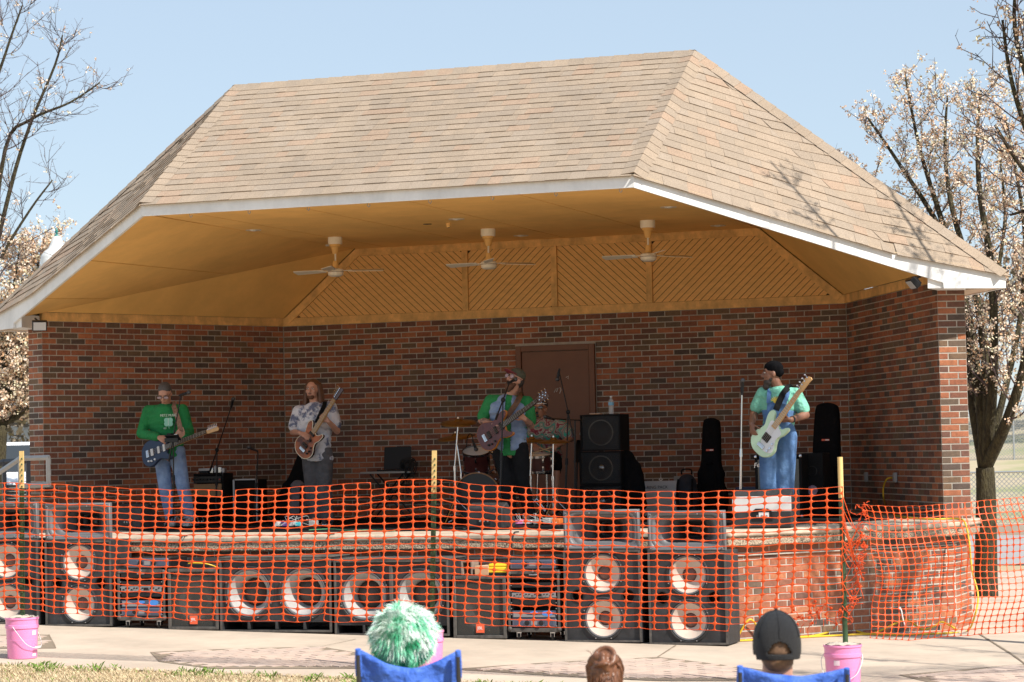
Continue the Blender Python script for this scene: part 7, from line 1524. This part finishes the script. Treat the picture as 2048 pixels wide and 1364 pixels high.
lim = [([fork, q(1945, 800, .2), q(1925, 640, .6), q(1885, 470, 1.0), q(1800, 330, 1.2), q(1735, 235, 1.3)], .088),
       ([fork, q(1960, 800, .0), q(1935, 620, .5), q(1880, 430, .9), q(1840, 300, 1.0), q(1810, 150, 1.1)], .08),
       ([fork, q(1975, 800, -.1), q(1955, 600, .2), q(1905, 420, .6), q(1890, 300, .8), q(1895, 190, .9)], .075),
       ([fork, q(1985, 780, -.2), q(1985, 560, -.2), q(1960, 390, .1), q(1955, 270, .3), q(1962, 180, .4)], .08),
       ([fork, q(2015, 840, -.3), q(2055, 700, -.5), q(2080, 500, -.5), q(2060, 330, -.4), q(2050, 200, -.3)], .088),
       ([fork, q(2005, 800, .3), q(2040, 640, .6), q(2050, 480, .8), q(2030, 330, 1.0), q(2010, 230, 1.0)], .055),
       ([q(1945, 800, .2), q(1930, 690, .5), q(1890, 560, .9), q(1790, 430, 1.5), q(1715, 330, 1.7)], .045),
       ([q(1960, 780, 0), q(1985, 700, .2), q(1995, 560, .4), q(2010, 430, .5), q(2000, 320, .5)], .045)]
tree('blossoming_tree', 'blossoming pear tree with a mossy forked trunk right of the bandstand', [base-V((0, 0, .1)), q(1972, 1150), q(1972, 1050), q(1972, 990), fork], lim, 5, side=13, twigs=6, bl=.92, spread=1.0, r_tr=.155, twl=.30, br=.036)
# off-frame tree to the right: its tips hang into the picture and it shades the right eave
def vase(label, b, h, seed, extra=(), n=7, bl=.35, rad=1.6, name='blossoming_tree', lean=(0, 0), side=9, twigs=5, br=.034, r_tr=.12, spread=1.0):
    rnd = random.Random(seed); b = V(b); fk = b+V((lean[0]*.2, lean[1]*.2, h*.26)); L = []
    for k in range(n):
        a = 2*math.pi*(k+rnd.random()*.6)/n; R1 = rad*rnd.uniform(.55, 1); d = V((math.cos(a), math.sin(a), 0)); tz = h*rnd.uniform(.78, 1.0); L.append(([fk, fk+d*R1*.25+V((0, 0, h*.16)), fk+d*R1*.6+V((lean[0]*.4, lean[1]*.4, h*.36)), b+d*R1+V((lean[0], lean[1], tz))], .055))
    for e in extra: L.append(([fk]+[V(q_) for q_ in e], .055))
    return tree(name, label, [b-V((0, 0, .1)), b+V((0, 0, h*.13)), fk], L, seed, side=side, twigs=twigs, bl=bl, spread=spread, r_tr=r_tr, br=br)
bx, by = 8.0, -6.0; qb = lambda x, y, dy=0: ony(x, y, by+dy)
vase('sparsely blossoming tree at the right edge, its dark branches hanging in at the top', (bx, by, gz(bx, by)), 9.2, 12, n=8, bl=.36, rad=1.7, side=10, twigs=6, extra=([qb(2200, 600), qb(2080, 330), qb(2025, 170), qb(2005, 40)], [qb(2180, 500), qb(2070, 200), qb(2030, 60), qb(2035, -60)], [qb(2250, 560, -.2), qb(2120, 420, -.3), qb(2040, 330, -.3), qb(1990, 250, -.3)], [qb(2300, 650, .3), qb(2180, 480, .3), qb(2090, 420, .4), qb(2020, 430, .4)]))
bx, by = 12.1, -9.9
vase('bare tree beyond the right edge that throws branch shadows on the plaza', (bx, by, gz(bx, by)), 7.4, 17, n=9, bl=.15, rad=2.6, side=13, twigs=7, name='bare_tree')
# left-hand trees
DL = 40.; g0 = ond(-95, 1060, DL); g0.z = gz(g0.x, g0.y); f0 = ond(-85, 850, DL)
qd = lambda x, y, D=DL: ond(x, y, D)
lim = [([f0, qd(-40, 640), qd(20, 380), qd(60, 250), qd(110, 130), qd(125, 70)], .055), ([f0, qd(-30, 600), qd(10, 300), qd(60, 240), qd(140, 205), qd(200, 165)], .05), ([f0, qd(-60, 560), qd(-30, 250), qd(10, 110), qd(45, 10)], .06),
       ([f0, qd(-80, 600), qd(-60, 300), qd(-20, 100), qd(-10, -60)], .09), ([f0, qd(-45, 640), qd(0, 520), qd(60, 420), qd(105, 360)], .045), ([f0, qd(-100, 650), qd(-140, 400), qd(-150, 150)], .09)]
tree('bare_tree', 'nearly bare tree at the top left, its branches reaching towards the roof', [g0-V((0, 0, .1)), qd(-92, 960), f0], lim, 23, side=8, twigs=6, bl=.09, spread=1.1, r_tr=.20, twl=.5, br=.036)
DL2 = 46.; g1 = ond(-10, 1040, DL2); g1.z = gz(g1.x, g1.y); f1 = ond(2, 850, DL2); q2_ = lambda x, y, D=DL2: ond(x, y, D)
lim = [([f1, q2_(25, 770), q2_(45, 690), q2_(70, 560), q2_(90, 470)], .07), ([f1, q2_(10, 760), q2_(15, 650), q2_(30, 560), q2_(40, 490)], .07), ([f1, q2_(-20, 760), q2_(-30, 640), q2_(-20, 520)], .07), ([f1, q2_(50, 820), q2_(90, 740), q2_(110, 640)], .06), ([f1, q2_(-5, 790), q2_(40, 730), q2_(55, 700)], .06), ([f1, q2_(30, 830), q2_(45, 800), q2_(60, 740)], .05), ([f1, q2_(10, 830), q2_(5, 700), q2_(0, 600)], .05)]
tree('blossoming_tree', 'white blossoming tree filling the gap behind the left brick pier', [g1-V((0, 0, .1)), q2_(-4, 950), f1], lim, 29, side=20, twigs=8, bl=1.0, spread=.9, r_tr=.16, twl=.38, br=.055, upb=.2)
# ================================================================ street lamp
mat('lamp_globe', (.78, .80, .80), .25, alpha=.75, spec=.6); mat('lamp_teal', (.02, .16, .15), .4)
DLm = 44.; lt = ond(113, 455, DLm); lb_ = V((lt.x, lt.y, gz(lt.x, lt.y))); t = thing('street_lamp', 'acorn-shaped street lamp with a green finial behind the left roof slope', 'street lamp', lb_); H_ = lt.z-lb_.z; k_ = .0087*DLm/44*1.15
pz = lambda y: H_-(y-455)/5056*DLm
MB().lathe([(0, pz(455)), (.02, pz(458)), (.03, pz(464)), (.015, pz(468)), (.045, pz(472)), (0.05, pz(474)), (0, pz(474))], 14).build('finial', 'lamp_teal', t)
MB().lathe([(.07, pz(473)), (.12, pz(490)), (.15, pz(497)), (.22, pz(503)), (.27, pz(510)), (.285, pz(516)), (.285, pz(560)), (.22, pz(600)), (.15, pz(625))], 28, cap=False).build('globe', 'lamp_globe', t)
MB().lathe([(.16, pz(622)), (.18, pz(630)), (.10, pz(645)), (.07, pz(660)), (.06, .6), (.09, .5), (.14, .12), (.18, 0)], 20).build('post', 'lamp_teal', t)
# ================================================================ handrails at the left steps
mat('rail_grey', (.42, .41, .39), .5, metal=.2, var=.15, scale=9); mat('rail_dark', (.06, .065, .075), .5)
def rail(label, pts, post, Y, r, material):
    P = [ony(x, y, Y) for x, y in pts]; t = thing('handrail', label, 'handrail', V((P[1].x, Y, 0)), world=True); m = MB()
    for a, b in zip(P, P[1:]):
        d = (b-a).normalized(); m.tube([a-d*r*.9, b+d*r*.9], r*1.35, 4)
    m.build('rail', material, t, sharp=20)
    for x, y in post: a = ony(x, y, Y); m = MB(); m.tube([a, V((a.x, Y, -.0))], r*1.35, 4); m.build('post', material, t, sharp=20)
rail('pale grey square handrail loop at the left end of the stage', [(-40, 962), (0, 944), (40, 917), (96, 915), (97, 969), (40, 972)], [(40, 917)], -4.1, .022, 'rail_grey')
rail('dark grey handrail behind the pale one at the left end of the stage', [(-30, 938), (6, 924), (56, 921)], [(8, 924), (56, 921)], -3.75, .024, 'rail_dark')
# ================================================================ parked truck far left
mat('truck_white', (.78, .78, .80), .3, coat=.5); mat('truck_glass', (.03, .035, .04), .08, spec=.8); mat('headlight', (.6, .6, .6), .15); mat('tail_orange', (.7, .2, .05), .4)
tp = ond(28, 1000, 47); g_ = gz(tp.x, tp.y); t = thing('pickup_truck', 'white pickup truck facing the camera behind the left handrail', 'truck', V((tp.x, tp.y, g_)), math.atan2(FH.y, FH.x)-R(90)+R(8))
k = 1.02
m = MB(); m.hexa([V(p) for p in ((-.98, 0, .45), (.98, 0, .45), (.98, 5.2, .45), (-.98, 5.2, .45), (-.96, .08, 1.12), (.96, .08, 1.12), (.98, 5.2, 1.25), (-.98, 5.2, 1.25))]); m.hexa([V(p) for p in ((-.95, .1, 1.12), (.95, .1, 1.12), (.95, 1.3, 1.20), (-.95, 1.3, 1.20), (-.90, .25, 1.20), (.90, .25, 1.20), (.92, 1.3, 1.27), (-.92, 1.3, 1.27))]); b = m.build('body', 'truck_white', t, bevel=.06)
m = MB(); m.hexa([V(p) for p in ((-.90, 1.2, 1.25), (.90, 1.2, 1.25), (.92, 3.3, 1.25), (-.92, 3.3, 1.25), (-.72, 1.9, 1.88), (.72, 1.9, 1.88), (.74, 3.1, 1.88), (-.74, 3.1, 1.88))]); m.build('cab', 'truck_white', t, bevel=.05)
m = MB(); m.hexa([V(p) for p in ((-.80, 1.24, 1.32), (.80, 1.24, 1.32), (.80, 1.28, 1.32), (-.80, 1.28, 1.32), (-.66, 1.83, 1.82), (.66, 1.83, 1.82), (.66, 1.87, 1.82), (-.66, 1.87, 1.82))]); m.build('windscreen', 'truck_glass', t)
gr = MB().box((0, -.005, .92), (1.1, .04, .30)).build('grille', 'black_plastic', t, bevel=.01)
for i in range(4): MB().box((0, -.03, .82+i*.065), (1.06, .02, .02)).build('grille_bar', 'chrome', gr)
for s in (-1, 1):
    MB().box((s*.76, .0, .93), (.30, .05, .22)).build('headlight', 'headlight', t, bevel=.03); wl_ = MB().lathe([(.0, -.11), (.24, -.11), (.36, -.09), (.37, 0), (.36, .09), (.24, .11), (0, .11)], 24, Mx.Translation((s*.86, .85, .37)) @ Mx.Rotation(R(90), 4, 'Y')).build('wheel', 'rubber', t); MB().lathe([(0, -.12), (.2, -.12), (.2, .12), (0, .12)], 20, Mx.Translation((s*.86, .85, .37)) @ Mx.Rotation(R(90), 4, 'Y')).build('rim', 'steel_dull', wl_)
    MB().lathe([(.0, -.11), (.24, -.11), (.36, -.09), (.37, 0), (.36, .09), (.24, .11), (0, .11)], 24, Mx.Translation((s*.86, 4.1, .37)) @ Mx.Rotation(R(90), 4, 'Y')).build('wheel', 'rubber', t); MB().box((s*1.08, 1.5, 1.3), (.2, .1, .18)).build('mirror', 'truck_white', t, bevel=.03)
MB().box((0, -.06, .52), (1.9, .14, .2)).build('bumper', 'chrome', t, bevel=.03); MB().box((0, -.02, .36), (1.7, .1, .14)).build('air_dam', 'black_plastic', t)
# ================================================================ road, hill, fences and far trees behind
mat('road_grey', (.30, .29, .28), .9, var=.06, scale=.6); mat('hill_grass', (.40, .33, .22), .95, col2=(.16, .22, .06), scale=.22, thr=(.45, .7), bump=.5, bscale=6)
m = MB(); xs = span(-70, 90, 4); ys = span(9.5, 22, 2.5)
m.v = [(x, y, gz(x, y)+.006) for y in ys for x in xs]; nx = len(xs); m.f = [(j*nx+i, j*nx+i+1, (j+1)*nx+i+1, (j+1)*nx+i) for j in range(len(ys)-1) for i in range(nx-1)]; m.m = [0]*len(m.f); m.build('road', 'road_grey', kind='structure', sharp=0)
m = MB(); m.box((10, 22.2, -1.03), (120, .25, .32)); m.build('kerb', 'concrete', kind='structure')
def hillz(x, y): return gz(x, y)+max(0, min(1, (y-34)/40))**1.2*4.2*max(.25, min(1, (x+40)/50))
m = MB(); xs = span(-90, 120, 5); ys = span(26, 140, 5); m.v = [(x, y, hillz(x, y)+.02+(.15*math.sin(x*.3)*math.sin(y*.21) if y > 40 else 0)) for y in ys for x in xs]; nx = len(xs); m.f = [(j*nx+i, j*nx+i+1, (j+1)*nx+i+1, (j+1)*nx+i) for j in range(len(ys)-1) for i in range(nx-1)]; m.m = [0]*len(m.f); m.build('hillside', 'hill_grass', kind='structure', sharp=0)
mat('galv', (.45, .46, .47), .4, metal=.7)
cl = mat('chain_link', (.40, .41, .42), .45, metal=.6); nt2 = cl.node_tree; b2 = nt2.nodes['Principled BSDF']; ge = nt2.nodes.new('ShaderNodeNewGeometry'); mpn = nt2.nodes.new('ShaderNodeMapping'); mpn.inputs['Rotation'].default_value = (0, R(45), 0); nt2.links.new(ge.outputs['Position'], mpn.inputs[0]); sp = nt2.nodes.new('ShaderNodeSeparateXYZ'); nt2.links.new(mpn.outputs[0], sp.inputs[0]); outs = []
for ax in (0, 2):
    mm = nt2.nodes.new('ShaderNodeMath'); mm.operation = 'PINGPONG'; mm.inputs[1].default_value = .035; nt2.links.new(sp.outputs[ax], mm.inputs[0]); l2 = nt2.nodes.new('ShaderNodeMath'); l2.operation = 'LESS_THAN'; l2.inputs[1].default_value = .0065; nt2.links.new(mm.outputs[0], l2.inputs[0]); outs.append(l2)
mxm = nt2.nodes.new('ShaderNodeMath'); mxm.operation = 'MAXIMUM'; nt2.links.new(outs[0].outputs[0], mxm.inputs[0]); nt2.links.new(outs[1].outputs[0], mxm.inputs[1]); nt2.links.new(mxm.outputs[0], b2.inputs['Alpha'])
def chain_fence(label, x0, x1, y, h, zf):
    t = thing('chain_link_fence', label, 'fence', V(((x0+x1)/2, y, zf((x0+x1)/2, y)))); c = V(((x0+x1)/2, y, zf((x0+x1)/2, y))); OFF[t] = c; n = int((x1-x0)/3); P = [V((x0+(x1-x0)*i/n, y, zf(x0+(x1-x0)*i/n, y))) for i in range(n+1)]; m = MB()
    for a, b in zip(P, P[1:]): m.quad(a+V((0, 0, .04)), b+V((0, 0, .04)), b+V((0, 0, h)), a+V((0, 0, h)))
    m.build('wire_mesh', 'chain_link', t, sharp=0); m = MB(); m.tube([p+V((0, 0, h)) for p in P], .022, 6); m.build('top_rail', 'galv', t)
    for p in P: m = MB(); m.rod(p-V((0, 0, .1)), p+V((0, 0, h+.04)), .03, n=8); m.build('post', 'galv', t)
chain_fence('chain-link fence with a top rail behind the right tree trunk', -14, 34, 24.5, 1.25, gz)
chain_fence('second chain-link fence on the hillside above the first', -14, 40, 52, 1.8, hillz)
mat('shed_wall', (.42, .44, .47), .8); mat('shed_roof', (.20, .21, .23), .7); mat('window_dark', (.03, .035, .04), .15)
def shed(label, x, y, w, d, h, rz=0):
    z = hillz(x, y)-.2 if y > 30 else gz(x, y); t = thing('house', label, 'house', (x, y, z), rz); wa = MB().box((0, 0, h/2), (w, d, h)).build('wall', 'shed_wall', t); m = MB(); m.add([(-w/2-.4, -d/2-.4, h), (w/2+.4, -d/2-.4, h), (w/2+.4, d/2+.4, h), (-w/2-.4, d/2+.4, h), (-w/2-.4, 0, h+d*.28), (w/2+.4, 0, h+d*.28)], [(0, 1, 5, 4), (2, 3, 4, 5), (0, 4, 3), (1, 2, 5), (3, 2, 1, 0)]); m.build('roof', 'shed_roof', t)
    for i in range(3): MB().box((-w*.3+w*.3*i, -d/2-.02, h*.55), (w*.13, .06, h*.35)).build('window', 'window_dark', wa)
shed('pale grey house glimpsed through the right tree', 7, 78, 16, 8, 3.0, .1); shed('grey house behind the white blossom at the far left', -26, 46, 14, 8, 3.2, -.2)
# far trees as round leafless-looking crowns
mat('far_green', (.19, .20, .09), .95, var=.25, scale=1.2); mat('far_brown', (.20, .165, .125), .95, var=.25, scale=1.2)
def far_tree(label, x, y, h, r, material, seed):
    rnd = random.Random(seed); z = hillz(x, y) if y > 26 else gz(x, y); t = thing('distant_tree', label, 'tree', (x, y, z), group='trees behind the bandstand'); MB().tube([(0, 0, -.2), (.05, 0, h*.3), (.1, .05, h*.6)], [.2, .15, .06], 8).build('trunk', 'bark', t); tw = MB()
    for k in range(40):
        a = rnd.uniform(0, 6.28); d = V((math.cos(a)*r, math.sin(a)*r, 0))*rnd.uniform(.3, 1); p0 = V((0, 0, h*rnd.uniform(.25, .5))); p1 = d+V((0, 0, h*rnd.uniform(.5, .98))); tw.tube([p0, p0.lerp(p1, .5)+V((0, 0, .2)), p1], [.06, .035, .01], 4)
    tw.build('branches', 'twig', t, sharp=0); m = MB()
    for k in range(2600):
        a, b = rnd.uniform(0, 6.28), rnd.uniform(-1, 1); rr = rnd.uniform(.45, 1)**.6; c = V((math.cos(a)*math.sqrt(1-b*b)*r*rr, math.sin(a)*math.sqrt(1-b*b)*r*rr, h*.62+b*h*.36*rr)); u = V((rnd.gauss(0, 1), rnd.gauss(0, 1), rnd.gauss(0, 1))).normalized(); e = u.orthogonal()*rnd.uniform(.05, .13); f = u.cross(e); m.add([c+e, c+f, c-e, c-f], [(0, 1, 2, 3)])
    m.build('crown', material, t, sharp=0)['kind'] = 'stuff'
for i, (x, y, h, r, mt, la) in enumerate(((2.5, 60, 8, 3.2, 'far_green', 'yellow-green tree seen just right of the right pier'), (12, 66, 9, 3.6, 'far_brown', 'brownish bare tree behind the right tree trunk'), (-2, 68, 7.5, 3.4, 'far_brown', 'brownish tree behind the right wall of the bandstand'), (-31, 38, 7, 3.5, 'far_brown', 'brownish tree behind the truck at the far left'), (-22, 60, 8, 4, 'far_green', 'greenish tree behind the house at the far left'), (20, 60, 8, 3.5, 'far_green', 'greenish tree beyond the fence at the right edge'))): far_tree(la, x, y, h, r, mt, 40+i)
# ================================================================ dry grass along the plaza edge
mat('blade_dry', (.52, .42, .26), .9, var=.15, scale=5, spec=.2); mat('blade_green', (.16, .25, .05), .8, spec=.2); mat('blade_straw', (.62, .50, .33), .9, spec=.2); mat('blade_brown', (.33, .21, .12), .9, spec=.2)
rnd = random.Random(77); m = MB()
def blade(x, y, h, w, mi):
    z = gz(x, y)-.012; a = rnd.uniform(0, 6.28); d = V((math.cos(a), math.sin(a), 0))*rnd.uniform(.2, .9)*h; s = V((-math.sin(a), math.cos(a), 0))*w; p = V((x, y, z)); m.add([p-s, p+s, p+d*.5+V((0, 0, h*.65)), p+d+V((0, 0, h*.8))], [(0, 1, 2), (1, 3, 2)], mi)
for k in range(34000):
    x = rnd.uniform(-3.2, 6.5); y = -10.02-abs(rnd.gauss(0, .55)) if rnd.random() < .6 else rnd.uniform(-12.4, -10.05)
    blade(x, y+rnd.gauss(0, .02), rnd.uniform(.015, .05), rnd.uniform(.002, .0045), rnd.choices((0, 2, 3, 1), (5, 5, 1.2, .7))[0])
for k in range(70):
    cx, cy = rnd.uniform(-3, 4.5), -10.0-abs(rnd.gauss(0, .25))
    for i in range(rnd.randrange(6, 22)): blade(cx+rnd.gauss(0, .04), cy+rnd.gauss(0, .03), rnd.uniform(.03, .085), rnd.uniform(.004, .009), 1)
o = m.build('grass', ['blade_dry', 'blade_green', 'blade_straw', 'blade_brown'], sharp=0); tag(o, 'dry tan lawn with a few green weeds along the front of the plaza', 'grass', kind='stuff')
